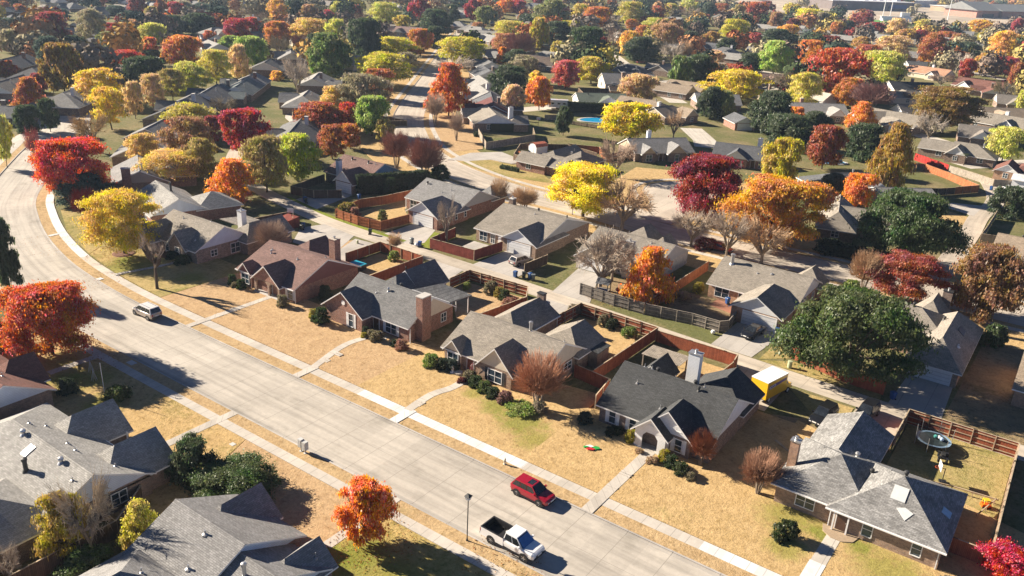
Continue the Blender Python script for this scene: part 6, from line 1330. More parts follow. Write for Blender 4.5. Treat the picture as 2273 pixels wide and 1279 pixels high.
M = MB(); M.box(-.9, .9, -.9, .9, 1.1, 1.2); M.build('platform', FEN['grey'], e); M = MB(); M.hexa([(-1.1, -1.1, 2.4), (1.1, -1.1, 2.4), (1.1, 1.1, 2.4), (-1.1, 1.1, 2.4), (-1.1, -.05, 3.1), (1.1, -.05, 3.1), (1.1, .05, 3.1), (-1.1, .05, 3.1)]); M.build('roof', RM('slate'), e); M = MB(); M.box(-.88, .88, -.93, -.9, 1.2, 1.7); M.build('front_board', plain('blue_board', (.04, .1, .3), .5), e)
for x in (-.85, .85):
    for y in (-.85, .85): M = MB(); M.box(x - .06, x + .06, y - .06, y + .06, 0, 2.4); M.build('post', FEN['grey'], e)
e = empty('slide', (-54.9, 109.4, .04), .6, 'red tube slide beside the grey timber playhouse', 'slide'); M = MB(); M.tube((-.9, 0, 1.5), (.6, 0, .35), .3, n=12); M.build('tube', plain('red_plastic', (.4, .02, .03), .4), e); M = MB(); M.tube((-.7, 0, 0), (-.7, 0, 1.2), .05); M.build('leg', METAL, e)
e = empty('toy_car', (.1, 85.6, .05), .5, 'orange and yellow plastic toy car in the right-hand yard', 'toy car'); M = MB(); M.hexa([(-.5, -.3, .12), (.5, -.3, .12), (.5, .3, .12), (-.5, .3, .12), (-.45, -.28, .45), (.4, -.28, .4), (.4, .28, .4), (-.45, .28, .45)]); M.build('body', plain('orange_plastic', (.6, .1, .01), .4), e); M = MB(); M.box(-.35, .2, -.26, .26, .85, .93); M.build('roof', plain('yellow_plastic', (.7, .45, .02), .4), e); wheels(e, (-.32, .32), .32, .13, BLACKP)
for x, y in ((-.32, -.24), (.16, -.24), (-.32, .24), (.16, .24)): M = MB(); M.box(x - .03, x + .03, y - .03, y + .03, .4, .85); M.build('pillar', plain('yellow_plastic', (.7, .45, .02), .4), e)
for i, (x0, y0, x1, y1, lb) in enumerate([(-9.2, 84.9, -3.4, 86.4, 'long weathered plank leaning along the yard behind the hip roof'), (-3.6, 86.4, 1.0, 86.9, 'long plank rail running right across the yard from the low hoop'), (.8, 87, -.4, 82.6, 'plank rail turning back toward the weathered roof')]):
    e = empty('timber_rail', (x0, y0, .05), 0, lb, 'timber rail', 'timber rails in the trampoline yard'); M = MB(); M.bar((0, 0, .55), (x1 - x0, y1 - y0, .55), .1, .14); M.build('rail', FEN['rail'], e)
    for t_ in (.08, .5, .92): M = MB(); M.bar(((x1 - x0) * t_, (y1 - y0) * t_, 0), ((x1 - x0) * t_, (y1 - y0) * t_, .52), .09); M.build('post', FEN['rail'], e)
e = empty('barbecue_grill', (4.6, 101.8, .04), .3, 'small covered grill with a pale blue lid on the shaded right-hand grass', 'grill'); M = MB(); M.box(-.5, .5, -.35, .35, .15, .75); M.build('body', BLACKP, e); M = MB(); M.hexa([(-.55, -.4, .753), (.55, -.4, .753), (.55, .4, .753), (-.55, .4, .753), (-.45, -.2, 1.0), (.45, -.2, 1.0), (.45, .3, 1.0), (-.45, .3, 1.0)]); M.build('lid', plain('pale_blue_lid', (.3, .42, .52), .3), e)
for x in (-.4, .4): M = MB(); M.box(x - .05, x + .05, -.3, .3, 0, .15); M.build('leg', BLACKP, e)
tag(MB.build((lambda m: (m.bar((-21, 83.8, .2), (-17.4, 81.4, .2), .3, .06), m)[1])(MB()), 'fallen_plank', FEN['rail']), 'pale plank lying on the shaded grass behind the charcoal-roofed house', 'plank')
tag(MB.build((lambda m: (m.box(-66.5, -65.9, 44.6, 45.1, .1, .145), m)[1])(MB()), 'meter_cover', CONC), 'square pale meter cover set in the near tan lawn', 'cover')
tag(MB.build((lambda m: (m.box(-91.4, -90.2, 47.9, 48.7, .1, .145), m)[1])(MB()), 'meter_cover', CONC), 'pale square cover in the shaded near verge', 'cover')
# garden statue and flag by the tan-grey house
e = empty('garden_statue', (-58.9, 72.5, .15), 0, 'white garden ornament among shrubs left of the cream gable', 'statue'); M = MB(); M.lathe([(.35, 0), (.3, .15), (.14, .2), (.18, .5), (.1, .75), (.15, .9), (.08, 1.05), (0, 1.1)], 10); M.build('figure', TRIM, e, smooth=True); M = MB(); M.lathe([(.5, 0), (.55, .25), (0, .25)], 10, (.8, .2, 0)); M.build('basin', CONC, e)
e = empty('porch_flag', (-56.2, 73.5, 0), 0, 'small red and white flag on the porch corner of the tan-grey house', 'flag'); M = MB(); M.bar((0, 0, 0), (0, -.3, 2.2), .03); M.build('staff', TRIM, e); M = MB()
for i in range(5): M.box(-.02, .02, -.5 - .1 * i, -.4 - .1 * i, 1.3 - .05 * i, 2.1 - .05 * i, i % 2)
M.build('flag_cloth', [plain('flag_red', (.4, .03, .04), .7), plain('flag_white', (.7, .68, .65), .7)], e)

# shrubs and hedges
def shrub(x, y, r, h, colr, label, name='shrub', group=None, sx=1.0, rz=0.0, hi=False, cat='shrub'):
    k = abs(int(x * 7 + y * 3)) % 2
    cm, tm = proto('shrubtree', hi, k)
    e = empty(name, (x, y, .1), rz, label, cat, group)
    o = bpy.data.objects.new('foliage', cm); o.color = (*LC[colr], 1); o.scale = (r * sx, r, h); col.objects.link(o); o.parent = e
    t = bpy.data.objects.new('stems', tm); t.scale = (r * .8, r * .8, h * .8); col.objects.link(t); t.parent = e
    return e
for a in [(-82.3, 71.9, 1.15, 2.3, 'green4', 'large clipped ball shrub in front of the red brick gable'), (-84.6, 72.4, .75, 1.3, 'yelolive', 'small olive ball shrub left of the large clipped ball'), (-83.6, 71.6, .55, .9, 'green4', 'tiny green mound between the two ball shrubs'),
  (-75.2, 73.4, .6, 1.1, 'dkgreen', 'dark ball shrub left of the grey shrubs under the front window'), (-73.9, 73.1, .7, 1.1, 'greyolive', 'grey-green shrub under the white-shuttered window, left of two'), (-72.5, 72.8, .85, 1.4, 'greyolive', 'grey-green shrub under the white-shuttered window, right of two'), (-74.6, 72.5, .5, .7, 'yelgreen3', 'small lime shrub at the edge of the grey-green pair'),
  (-68.3, 73.2, .95, 1.4, 'redbrown', 'rust-coloured shrub at the foot of the tall brick chimney'), (-69.6, 73.4, .7, .9, 'dkgreen', 'low dark shrub by the brick corner below the chimney'),
  (-62.2, 72.2, 1.2, 1.6, 'green', 'bright green shrub at the left corner of the tan-grey house'), (-60.6, 72.6, 1.0, 1.4, 'dkgreen', 'dark shrub right of the bright green corner shrub'), (-59.4, 73.0, .9, 1.5, 'bluegreen', 'grey-dark shrub beside the white garden ornament'), (-56.0, 72.3, .9, 1.3, 'greyolive', 'pale sage shrub at the porch walk'), (-54.6, 71.8, 1.0, 1.3, 'green4', 'leafy green shrub under the wide front window, left of three'), (-53.0, 71.4, 1.0, 1.3, 'green2', 'leafy green shrub under the wide front window, middle of three'), (-51.4, 71.0, 1.0, 1.2, 'green4', 'leafy green shrub under the wide front window, right of three'), (-56.4, 71.2, .55, .7, 'darkred', 'small dark red shrub beside the curved walk'),
  (-46.9, 70.6, 2.0, .75, 'green3', 'low flat green shrub ring around the fluffy crape myrtle'), (-49.4, 70.7, .85, 1.5, 'purple', 'dark purplish shrub left of the flat green shrub ring'), (-45, 71.6, 1.0, 1.4, 'olivegrey', 'grey bare shrub right of the fluffy crape myrtle'),
  (-39.6, 73.0, .9, 1.4, 'bluegreen', 'dark spiky shrub at the left corner of the charcoal-roofed house'), (-35.8, 73.1, 1.0, .9, 'dkgreen', 'dark hedge clump under the left front windows'), (-33.6, 72.9, .7, 1.5, 'yelgreen3', 'lime shrub beside the white porch'), (-29.0, 71.8, .7, 1.4, 'yelgreen3', 'lime-yellow shrub right of the white porch'), (-28.1, 71.6, .9, 1.2, 'green4', 'dark green shrub below the small front window'), (-26.7, 71.0, .9, 1.2, 'green5', 'green shrub at the foot of the rust-brown twiggy bush'), (-25.4, 70.6, .6, .8, 'greyolive', 'low grey shrub with pale flowers near the house corner'), (-31.9, 71.6, .5, .5, 'browntan', 'dry brown tuft at the porch walk'), (-29.9, 70.8, .7, .6, 'browntan', 'dry brown clump right of the porch walk'),
  (-103.2, 72.6, .8, 1.6, 'green4', 'rounded green shrub left of the white front window, brown-roofed house'), (-100.8, 72.4, .8, 1.5, 'green4', 'rounded green shrub beside the brick arch'), (-101.9, 72.1, .6, .9, 'greyolive', 'small grey shrub between the two rounded green shrubs'), (-91.0, 72.2, .95, 1.7, 'greyolive', 'big grey-green shrub below the side gable, brown-roofed house'), (-88.3, 78, 1.1, 2.2, 'dkgreen', 'dark tall shrub against the shaded side wall of the brown-roofed house'),
  (-116.2, 72.6, 1.2, 1.6, 'green5', 'leafy green shrub at the corner of the mixed brick house'), (-119.6, 73.0, 1.1, 1.3, 'dkgreen', 'dark shrub before the mixed brick gable'),
  (-14.4, 67.4, 1.15, 1.9, 'green5', 'glossy green shrub standing alone on the lawn before the hip-roofed house'), (-1.0, 70.5, .6, .8, 'olivegrey', 'thin dry shrub at the right corner of the hip-roofed house'),
  (-75.2, 95.6, .6, 1.1, 'green3', 'lime tuft in the dark corner of the sandy yard'), (-71.4, 96.9, 1.1, 1.9, 'greyolive', 'grey-green shrub at the back of the sandy yard'), (-69.4, 96.5, .95, 1.6, 'olivegold', 'ochre and green shrub at the back of the sandy yard'), (-68.0, 96.0, .95, 1.7, 'green5', 'dark rounded shrub right of the ochre shrub'), (-66.4, 95.0, 1.1, 1.1, 'redbrown', 'rusty low shrub in the right corner of the sandy yard'),
  (-51.8, 98.2, .8, 1.6, 'greyolive', 'pale shrub in the shaded corner behind the dark blue-black gable'), (-50.2, 98.0, .9, 1.5, 'dkgreen', 'dark rounded shrub along the railed red fence'), (-47.2, 97.6, 1.1, 1.2, 'green', 'green shrub at the right end of the railed red fence'), (-57, 98.4, 1.0, 1.6, 'olivegrey', 'brown vine clump over the alley corner of the railed fence'),
  (-92.6, 97.4, .9, 1.6, 'green3', 'bright green shrub in the shaded corner of the golden back yard'), (-110, 112.6, 1.0, 1.9, 'olivegreen', 'olive shrub standing in the cedar fenced lawn'), (-116.6, 109.4, 1.9, 2.6, 'olivegold', 'large olive-gold bush at the corner of the cedar fence'), (-114.4, 109.4, 1.2, 2.2, 'redbrown', 'brown twiggy bush right of the olive-gold corner bush'), (-106.8, 114.6, .6, .8, 'green3', 'low lime shrub by the blue-white garage'),
  (-46.6, 120, .9, 1.6, 'yelgreen3', 'lime shrub beside the orange-brown shaded fence'), (-47.4, 116, 1.3, 1.0, 'browntan', 'dry straw-coloured bush along the orange-brown shaded fence'), (-54.6, 141.2, 2.1, 2.0, 'darkred', 'dark red bush at the far kerb by the maroon car'), (-28.2, 112.0, .8, 1.1, 'green5', 'small green shrub right of the sunlit white garage'),
  (-26.6, 134.6, 1.6, 3.0, 'green', 'bright green bushy tree between the oak and the far street'), (-30.5, 155.2, 2.0, 2.6, 'dkgreen', 'deep shaded bush on the verge of the far street'), (-36, 155.6, 2.4, 2.8, 'dkgreen', 'dark shrub mass under the golden-orange tree'), (-24.4, 153.4, 1.2, 1.6, 'green', 'light green low shrub below the large dark green tree'),
  (-97.2, 138.2, .8, 1.0, 'dkgreen', 'dark round shrub at the street corner of the orange-brick side'), (-83.8, 42.4, 1.4, 1.6, 'green2', 'green shrub behind the navy shaded gable'), (-89.3, 39.6, 1.2, 1.8, 'dkgreen', 'dark shrub right of the dark shaded gable at left'), (-121.6, 127, 1.6, 3.6, 'dkgreen2', 'pale-leaved tree at the corner of the ivy hedge'), (-147.8, 199.8 - 9.4, .8, 1.1, 'dkgreen', 'left round dark shrub by the white-chimneyed corner house'), (-146.2, 188.4, .8, 1.1, 'dkgreen', 'right round dark shrub by the white-chimneyed corner house')]:
    shrub(*a)
def hedge(x0, y0, x1, y1, w, h, colr, label):
    d = Vector((x1 - x0, y1 - y0, 0)); L = d.length; rz = math.atan2(d.y, d.x); rs = np.random.RandomState(int(abs(x0 * 10)))
    n = int(L * (w + 2 * h) * 60); n = min(n, 9000)
    u = rs.uniform(0, L, n); f = rs.uniform(0, 1, n); per = w + 2 * h; q = f * per
    side = np.where(q < h, -1, np.where(q < h + w, 0, 1)); v = np.where(side == 0, q - h - w / 2, side * w / 2); z = np.where(side == 0, h, np.where(side < 0, q, q - h - w))
    C = np.stack([u, v, z], 1) + rs.normal(0, .09, (n, 3)); C[:, 2] = np.abs(C[:, 2]); N = np.stack([np.zeros(n), side, side == 0], 1).astype(float) + rs.normal(0, .5, (n, 3))
    e = empty('hedge', (x0, y0, .05), rz, label, 'hedge'); me = quads('hedge_leaves', C, N, .16, (.8, 1.5), LEAF, rs); o = bpy.data.objects.new('foliage', me); o.color = (*LC[colr], 1); col.objects.link(o); o.parent = e
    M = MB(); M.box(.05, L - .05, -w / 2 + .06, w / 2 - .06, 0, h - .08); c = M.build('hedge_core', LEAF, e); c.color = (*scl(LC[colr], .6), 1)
hedge(-126.4, 121.6, -118.4, 136, 1.6, 4.2, 'dkgreen', 'tall dark ivy hedge hiding the side of the white-gabled house')
hedge(-118.6, 163.2, -113.4, 163.4, 1.0, .9, 'dkgreen2', 'clipped low hedge in front of the long low brick house')
hedge(-151.5, 246, -137, 256, 2, 3.2, 'dkgreen', 'long dark hedge behind the blue pool')
hedge(-84.6, 84.2, -80, 85.4 - .6, .01 + .8, .9, 'dkgreen', 'low dark hedge along the golden back yard edge')
hedge(-36.4, 151.8 + 4, -20, 156.6, 2.2, 2.2, 'dkgreen', 'shaded dark hedge along the verge of the far street')
hedge(-101.6, 199.4 - 4, -93.8, 207 - 5, 1.0, .9, 'dkgreen', 'dark hedge below the two tan front gables')
# small palm by the corner house
e = empty('palm_tree', (-29.4, 263.2, 0), 0, 'small dark palm before the corner brick house, far right', 'tree'); M = MB(); M.tube((0, 0, 0), (0, 0, 3.0), .16, .11); M.build('trunk', BARK, e); V = []; Fc = []
for i in range(16):
    a = i * 2.4; p = Vector((0, 0, 3)); 
    for k in range(4):
        q = p + Vector((math.cos(a) * .4, math.sin(a) * .4, .25 - .22 * k)); s = Vector((-math.sin(a), math.cos(a), 0)) * (.14 - .03 * k); n0 = len(V); V += [tuple(p - s), tuple(p + s), tuple(q + s), tuple(q - s)]; Fc.append((n0, n0 + 1, n0 + 2, n0 + 3)); p = q
o = bpy.data.objects.new('crown', mesh_of('palm_fronds', V, Fc, LEAF)); o.color = (*LC['green5'], 1); col.objects.link(o); o.parent = e
e = empty('leaf_bed', (-127.4, 69.1, .15), 0, 'ring of red-brown bark mulch round the foot of the golden tree', 'flower bed'); M = MB(); M.lathe([(1.9, 0), (1.6, .12), (0, .16)], 20); M.build('mulch', MULCH, e)
tag(sheet('mulch_bed', [(-124.6, 71.6), (-119.6, 72.4), (-120.4, 74.2), (-125.4, 74.4)], .1, .175, MULCH), kind='structure')
strip('stone_edging', smooth_line([(-119.5, 62.9), (-118.8, 66), (-117.9, 69.5), (-117.6, 72.4)], 1), -.35, .35, .1, .24, plain('pale_stone', (.4, .37, .33), .9, var=.5, scale=3))

# school, sheds and floodlights on the far rise
e = empty('school_building', (-168, 1330, 0), R(62), 'pink-brick school with wide grey roofs at the top right', 'school')
M = MB(); M.box(-52, -8, -24, 24, 0, 9); M.box(-4, 66, -26, 20, 0, 8.5); M.build('wall', plain('pink_brick', (.42, .23, .18), .9, scale=.4), e)
Hs_ = MB()
for x0, x1, y0, y1, rz_ in ((-55, -5, -27, 27, 19), (-7, 69, -29, 23, 17)):
    ym = (y0 + y1) / 2; Hs_.face([(x0, y0, 9), (x1, y0, 9), (x1, ym, rz_), (x0, ym, rz_)]); Hs_.face([(x1, y1, 9), (x0, y1, 9), (x0, ym, rz_), (x1, ym, rz_)]); Hs_.face([(x0, y1, 9), (x0, y0, 9), (x0, ym, rz_)]); Hs_.face([(x1, y0, 9), (x1, y1, 9), (x1, ym, rz_)])
Hs_.build('roof', plain('school_roof', (.22, .225, .22), .8, scale=.3), e); M = MB(); M.box(-40, -18, -24.6, -23.9, 0, 5); M.build('entrance', DARKMETAL, e)
for x in (10, 26, 42): M = MB(); M.box(x, x + 6, -26.3, -25.9, 2, 5); M.build('window', GLASS, e)
e = empty('store_building', (-312, 1275, 0), R(57), 'long dark flat-roofed store with white roof plant along the top right', 'store')
M = MB(); M.box(-70, 75, -14, 60, 0, 11); M.build('wall', plain('dark_store_wall', (.17, .14, .13), .8, scale=.1), e); M = MB(); M.box(-71, 76, -15, 61, 11.003, 11.8); M.build('roof', plain('white_flat_roof', (.7, .7, .7), .7, scale=.2), e)
for i, x in enumerate((-55, -38, -20, 2, 22, 40, 60)): M = MB(); M.box(x, x + 8, 6 + 6 * (i % 3), 14 + 6 * (i % 3), 11.8, 14.5); M.build('roof_unit', TRIM, e)
M = MB(); M.box(30, 60, -15.6, -14.1, 3, 8); M.build('shop_front', plain('blue_front', (.05, .1, .25), .5), e)
e = empty('bleachers', (-204, 1035, 0), R(40), 'white stadium bleachers beside the green playing field', 'bleachers'); M = MB()
for k in range(5): M.box(-30, 24, k * 1.4, k * 1.4 + 1.4, 0, 1 + k * .9)
M.build('benches', TRIM, e); M = MB(); M.box(-6, 4, 7.2, 10, 0, 9); M.build('press_box', TRIM, e)
for x, y, lb in ((-232, 1034, 'left floodlight mast by the playing field'), (-236.4, 1089.4, 'second floodlight mast by the playing field, just right of the left one'), (-167.7, 1047.1, 'right-hand floodlight mast by the playing field')):
    e = empty('floodlight_mast', (x, y, 0), 0, lb, 'floodlight', 'floodlight masts by the playing field'); M = MB(); M.tube((0, 0, 0), (0, 0, 29), .5, .3); M.build('mast', TRIM, e); M = MB(); M.box(-2.4, 2.4, -.4, .4, 27, 29.5); M.build('lamps', METAL, e)
for i in range(7):
    x, y = -420 + i * 62, 1440 + (i % 3) * 60; e = empty('store_building', (x, y, 0), R(50 + 6 * i), ['pale', 'grey', 'white', 'tan', 'brown', 'cream', 'dark'][i] + ' flat-roofed block far off along the top right skyline', 'building', 'flat-roofed blocks on the skyline'); M = MB(); M.box(-26, 26, -12, 12, 0, 7 + i % 3); M.build('wall', plain('block_wall_%d' % i, [(.4, .38, .35), (.3, .3, .3), (.6, .6, .6), (.4, .3, .2), (.25, .17, .12), (.55, .5, .42), (.12, .12, .12)][i], .8, scale=.1), e); M = MB(); M.box(-27, 27, -13, 13, 7 + i % 3, 7.7 + i % 3); M.build('roof', plain('pale_flat_roof', (.6, .6, .58), .8, scale=.1), e)
# trees: kind, colour, x, y, crown radius, height, near?, label, group
GRP = ['autumn trees about the neighbourhood', 'dark evergreen trees about the neighbourhood', 'leafless trees about the neighbourhood', 'twiggy crape myrtles']
TREES = [
('round', 'darkred', -394.7, 194.6, 6.86, 15.48, 1, 'dark red tree below and left of the steep slate far house', GRP[0]),
('magnolia', 'bronze', -283.5, 141.1, 6.58, 15.21, 1, 'large bronze-topped magnolia standing behind the hip-roofed grey house', GRP[0]),
('conic', 'rust', -251.9, 115.3, 3.84, 10.43, 1, 'rust-orange pointed tree to the left of the hip-roofed grey house', GRP[0]),
('round', 'darkred', -282.7, 132.1, 2.33, 6.58, 0, 'small dark red tree below and left of the bronze-topped magnolia', GRP[0]),
('shrubtree', 'dkgreen', -228.6, 102.8, 2.81, 7.08, 1, 'small dark green bushy tree below and left of the hip-roofed grey house', GRP[0]),
('round', 'dkgreen', -226.5, 107.4, 2.51, 8.42, 0, 'small dark green tree below and left of the hip-roofed grey house', GRP[0]),
('wispy', 'yelgreen', -196.1, 82.3, 2.05, 11.48, 0, 'yellow-green tree cut by the left photo edge near the curved road', GRP[0]),
('wispy', 'gold', -255.0, 137.7, 7.59, 10.62, 1, 'large golden wispy tree right of the hip-roofed grey house', GRP[0]),
('wispy', 'gold', -219.1, 120.2, 4.79, 11.07, 1, 'golden wispy tree right of the hip-roofed grey house', GRP[0]),
('wispy', 'tan', -228.6, 133.0, 2.56, 10.2, 0, 'small tan wispy tree well right of the hip-roofed grey house', GRP[0]),
('wispy', 'tan', -234.1, 142.3, 3.54, 11.15, 1, 'tan wispy tree well left of the stepped row of roofs', GRP[0]),
('wispy', 'olive', -247.4, 157.5, 4.08, 10.05, 1, 'olive wispy tree well left of the stepped row of roofs', GRP[0]),
('round', 'yelgreen', -382.9, 236.9, 5.73, 10.49, 1, 'yellow-green tree just in front of the navy far roof', GRP[0]),
('round', 'crimson', -413.1, 234.0, 5.83, 8.12, 1, 'crimson tree in front of the twin-gabled hazy roof', GRP[0]),
('round', 'olivegreen', -345.2, 193.1, 5.13, 11.42, 1, 'olive-green tree in front of the twin-gabled hazy roof', GRP[0]),
('round', 'redorange', -343.4, 210.0, 4.22, 8.68, 0, 'red-orange tree in front of the navy far roof', GRP[0]),
('round', 'red', -314.5, 182.5, 5.65, 7.77, 1, 'red tree in front of the navy far roof', GRP[0]),
('twig', 'dullred', -328.1, 180.9, 3.52, 6.53, 0, 'dull red twiggy tree right of the bronze-topped magnolia', GRP[3]),
('evergreen', 'dkgreen', -275.4, 165.4, 7.76, 10.37, 1, 'large dark green evergreen tree well in front of the navy far roof', GRP[1]),
('evergreen', 'dkgreen', -313.8, 192.9, 5.58, 7.24, 1, 'dark green evergreen tree in front of the navy far roof', GRP[1]),
('round', 'rustorange', -301.2, 198.2, 6.39, 13.65, 1, 'rust-orange tree below and right of the navy far roof', GRP[0]),
('wispy', 'yelgreen', -252.1, 167.5, 6.17, 10.96, 1, 'yellow-green wispy tree left of the stepped row of roofs', GRP[0]),
('wispy', 'yelolive', -261.0, 184.0, 5.59, 13.03, 1, 'olive-yellow wispy tree behind and left of the stepped row of roofs', GRP[0]),
('wispy', 'tan', -264.6, 196.5, 4.25, 13.55, 0, 'tan wispy tree behind the stepped row of roofs', GRP[0]),
('round', 'green', -293.3, 225.1, 5.41, 12.85, 1, 'green tree behind the stepped row of roofs', GRP[0]),
('evergreen', 'green', -346.5, 253.7, 5.15, 7.06, 0, 'green evergreen tree behind the stepped row of roofs', GRP[1]),
('round', 'rustorange', -346.2, 282.0, 6.25, 12.69, 1, 'rust-orange tree well left of the bright green oak', GRP[0]),
('bare', 'olivegrey', -311.0, 253.8, 5.66, 11.24, 1, 'grey bare tree left of the bright green oak', GRP[2]),
('round', 'crimson', -373.4, 278.6, 7.07, 12.09, 1, 'crimson tree well behind the stepped row of roofs', GRP[0]),
('round', 'red', -387.3, 298.4, 4.33, 10.81, 0, 'red tree well left of the bright green oak', GRP[0]),
('round', 'redorange', -377.0, 263.7, 2.88, 6.42, 0, 'small red-orange tree well right of the navy far roof', GRP[0]),
('wispy', 'orangegold', -453.6, 370.0, 6.68, 14.75, 0, 'orange-gold wispy tree well behind and left of the bright green oak', GRP[0]),
('wispy', 'goldtan', -351.4, 307.8, 10.18, 12.95, 1, 'large golden tan wispy tree behind the bright green oak', GRP[0]),
('evergreen', 'dkgreen', -420.9, 287.5, 8.28, 10.87, 1, 'large dark green evergreen tree right of the navy far roof', GRP[1]),
('evergreen', 'dkgreen', -423.9, 274.5, 7.28, 9.8, 1, 'dark green evergreen tree right of the navy far roof', GRP[1]),
('wispy', 'greyolive', -397.7, 215.0, 7.32, 16.1, 1, 'grey-olive wispy tree below and left of the twin-gabled hazy roof', GRP[0]),
('round', 'darkred', -527.2, 317.8, 5.84, 12.82, 0, 'dark red tree just behind the navy far roof', GRP[0]),
('round', 'crimson', -530.0, 345.6, 5.25, 8.51, 0, 'crimson tree right of the navy far roof', GRP[0]),
('round', 'rust', -510.2, 322.9, 3.58, 11.58, 0, 'rust-brown tree just behind and right of the navy far roof', GRP[0]),
('round', 'rust', -601.8, 332.3, 4.85, 6.37, 0, 'rust-brown tree just behind and left of the twin-gabled hazy roof', GRP[0]),
('evergreen', 'dkgreen', -374.9, 193.2, 4.71, 7.24, 0, 'dark green evergreen tree behind the bronze-topped magnolia', GRP[1]),
('evergreen', 'bluegreen', -342.4, 166.6, 4.66, 11.08, 1, 'blue-green evergreen tree just behind the bronze-topped magnolia', GRP[1]),
('round', 'rustred', -317.2, 138.9, 2.97, 6.46, 0, 'small rust-red tree well left of the bronze-topped magnolia', GRP[0]),
('wispy', 'yelolive', -199.6, 131.0, 7.61, 8.29, 1, 'large olive-yellow wispy tree well left of the deep crimson tree', GRP[0]),
('round', 'red', -198.2, 124.4, 2.03, 4.9, 0, 'small red tree well left of the deep crimson tree', GRP[0]),
('round', 'red', -204.2, 133.0, 2.53, 2.87, 0, 'small red tree well below and left of the stepped row of roofs', GRP[0]),
('round', 'darkred', -188.3, 130.2, 2.98, 6.81, 0, 'small dark red tree left of the deep crimson tree', GRP[0]),
('round', 'crimson', -171.4, 127.9, 5.73, 10.97, 1, 'deep crimson tree at the end of the alley behind the gold trees', GRP[0]),
('wispy', 'brown', -168.8, 110.2, 5.01, 11.68, 1, 'brown wispy tree well left of the deep crimson tree', GRP[0]),
('wispy', 'goldtan', -173.1, 101.6, 3.58, 8.39, 1, 'golden tan wispy tree well right of the scarlet tree', GRP[0]),
('wispy', 'goldtan', -159.5, 99.2, 6.32, 7.16, 2, 'golden tan wispy tree well left of the orange back-yard maple', GRP[0]),
('wispy', 'olive', -157.1, 105.1, 3.7, 9.45, 1, 'olive wispy tree behind and left of the orange back-yard maple', GRP[0]),
('round', 'scarlet', -163.7, 80.5, 6.65, 11.65, 2, 'big spreading scarlet tree overhanging the bend of the curved road', GRP[0]),
('twig', 'pink', -194.5, 87.8, 1.57, 8.18, 0, 'thin pinkish half-bare tree beside the scarlet tree on the bend', GRP[3]),
('bare', 'tan', -197.5, 103.1, 4.89, 9.81, 1, 'bare wide tan tree on the lawn behind the scarlet tree', GRP[2]),
('evergreen', 'bluegreen', -158.4, 79.9, 5.31, 5.7, 1, 'dark blue-green spreading evergreen in front of the scarlet tree', GRP[1]),
('conic', 'orange', -139.9, 100.1, 4.8, 8.72, 1, 'orange maple in the back yard beside the long dark roof', GRP[0]),
('wispy', 'olive', -141.1, 109.7, 4.77, 11.65, 1, 'olive wispy tree in front of the deep crimson tree', GRP[0]),
('round', 'yelgreen2', -143.4, 120.1, 5.43, 10.29, 1, 'yellow-green tree in front of the lilac-gabled roof', GRP[0]),
('round', 'rust', -153.9, 140.1, 3.34, 8.36, 1, 'rust-brown tree right of the lilac-gabled roof', GRP[0]),
('umbrella', 'rustred', -178.7, 158.5, 6.89, 8.42, 1, 'rust-red flat-topped tree just in front of the grey white-chimneyed house', GRP[0]),
('wispy', 'goldtan', -198.4, 182.4, 4.71, 8.51, 1, 'golden tan wispy tree right of the grey white-chimneyed house', GRP[0]),
('bare', 'grey', -225.6, 190.8, 5.0, 15.91, 1, 'grey bare tree behind the grey white-chimneyed house', GRP[2]),
('bare', 'olivegrey', -210.9, 150.1, 4.22, 6.88, 1, 'grey bare tree in front of the stepped row of roofs', GRP[2]),
('shrubtree', 'orangegold', -264.0, 213.1, 2.84, 3.38, 0, 'small orange-gold bushy tree right of the stepped row of roofs', GRP[0]),
('round', 'rust', -177.9, 145.8, 1.79, 2.97, 0, 'small rust-brown tree just left of the lilac-gabled roof', GRP[0]),
('round', 'green2', -250.6, 228.0, 7.83, 17.71, 1, 'large bright dark-green oak left of the yellow-green avenue trees', GRP[0]),
('twig', 'dullred', -328.5, 280.6, 4.35, 8.89, 0, 'dull red twiggy tree left of the bright green oak', GRP[3]),
('round', 'dkgreen', -305.8, 270.1, 4.49, 10.99, 0, 'dark green tree just behind and left of the bright green oak', GRP[0]),
('wispy', 'yelgreen', -325.4, 301.7, 4.92, 14.47, 0, 'yellow-green wispy tree behind the bright green oak', GRP[0]),
('round', 'crimson', -410.8, 373.6, 5.15, 11.3, 0, 'crimson tree behind the bright green oak', GRP[0]),
('round', 'brown', -433.2, 378.6, 5.75, 12.78, 0, 'brown tree behind the bright green oak', GRP[0]),
('evergreen', 'dkgreen', -468.6, 396.4, 7.08, 13.42, 0, 'dark green evergreen tree well behind the bright green oak', GRP[1]),
('round', 'dullred', -390.5, 198.2, 3.62, 8.23, 0, 'dull red tree behind the bronze-topped magnolia', GRP[0]),
('round', 'brown', -405.5, 240.5, 5.19, 9.97, 0, 'brown tree just below and left of the navy far roof', GRP[0]),
('round', 'greyolive', -402.7, 185.8, 4.39, 10.58, 0, 'grey-olive tree behind and left of the bronze-topped magnolia', GRP[0]),
('evergreen', 'bluegreen', -459.4, 205.9, 4.27, 7.46, 0, 'blue-green evergreen tree well left of the steep slate far house', GRP[1]),
('round', 'greyolive', -388.9, 173.4, 4.18, 9.35, 0, 'grey-olive tree well left of the bronze-topped magnolia', GRP[0]),
('wispy', 'yelgreen', -468.0, 223.6, 2.77, 7.01, 0, 'small yellow-green wispy tree left of the steep slate far house', GRP[0]),
('evergreen', 'bluegreen', -526.7, 256.0, 4.73, 5.81, 0, 'blue-green evergreen tree left of the steep slate far house', GRP[1]),
('evergreen', 'bluegreen', -527.8, 267.3, 4.86, 5.92, 0, 'blue-green evergreen tree just below and left of the steep slate far house', GRP[1]),
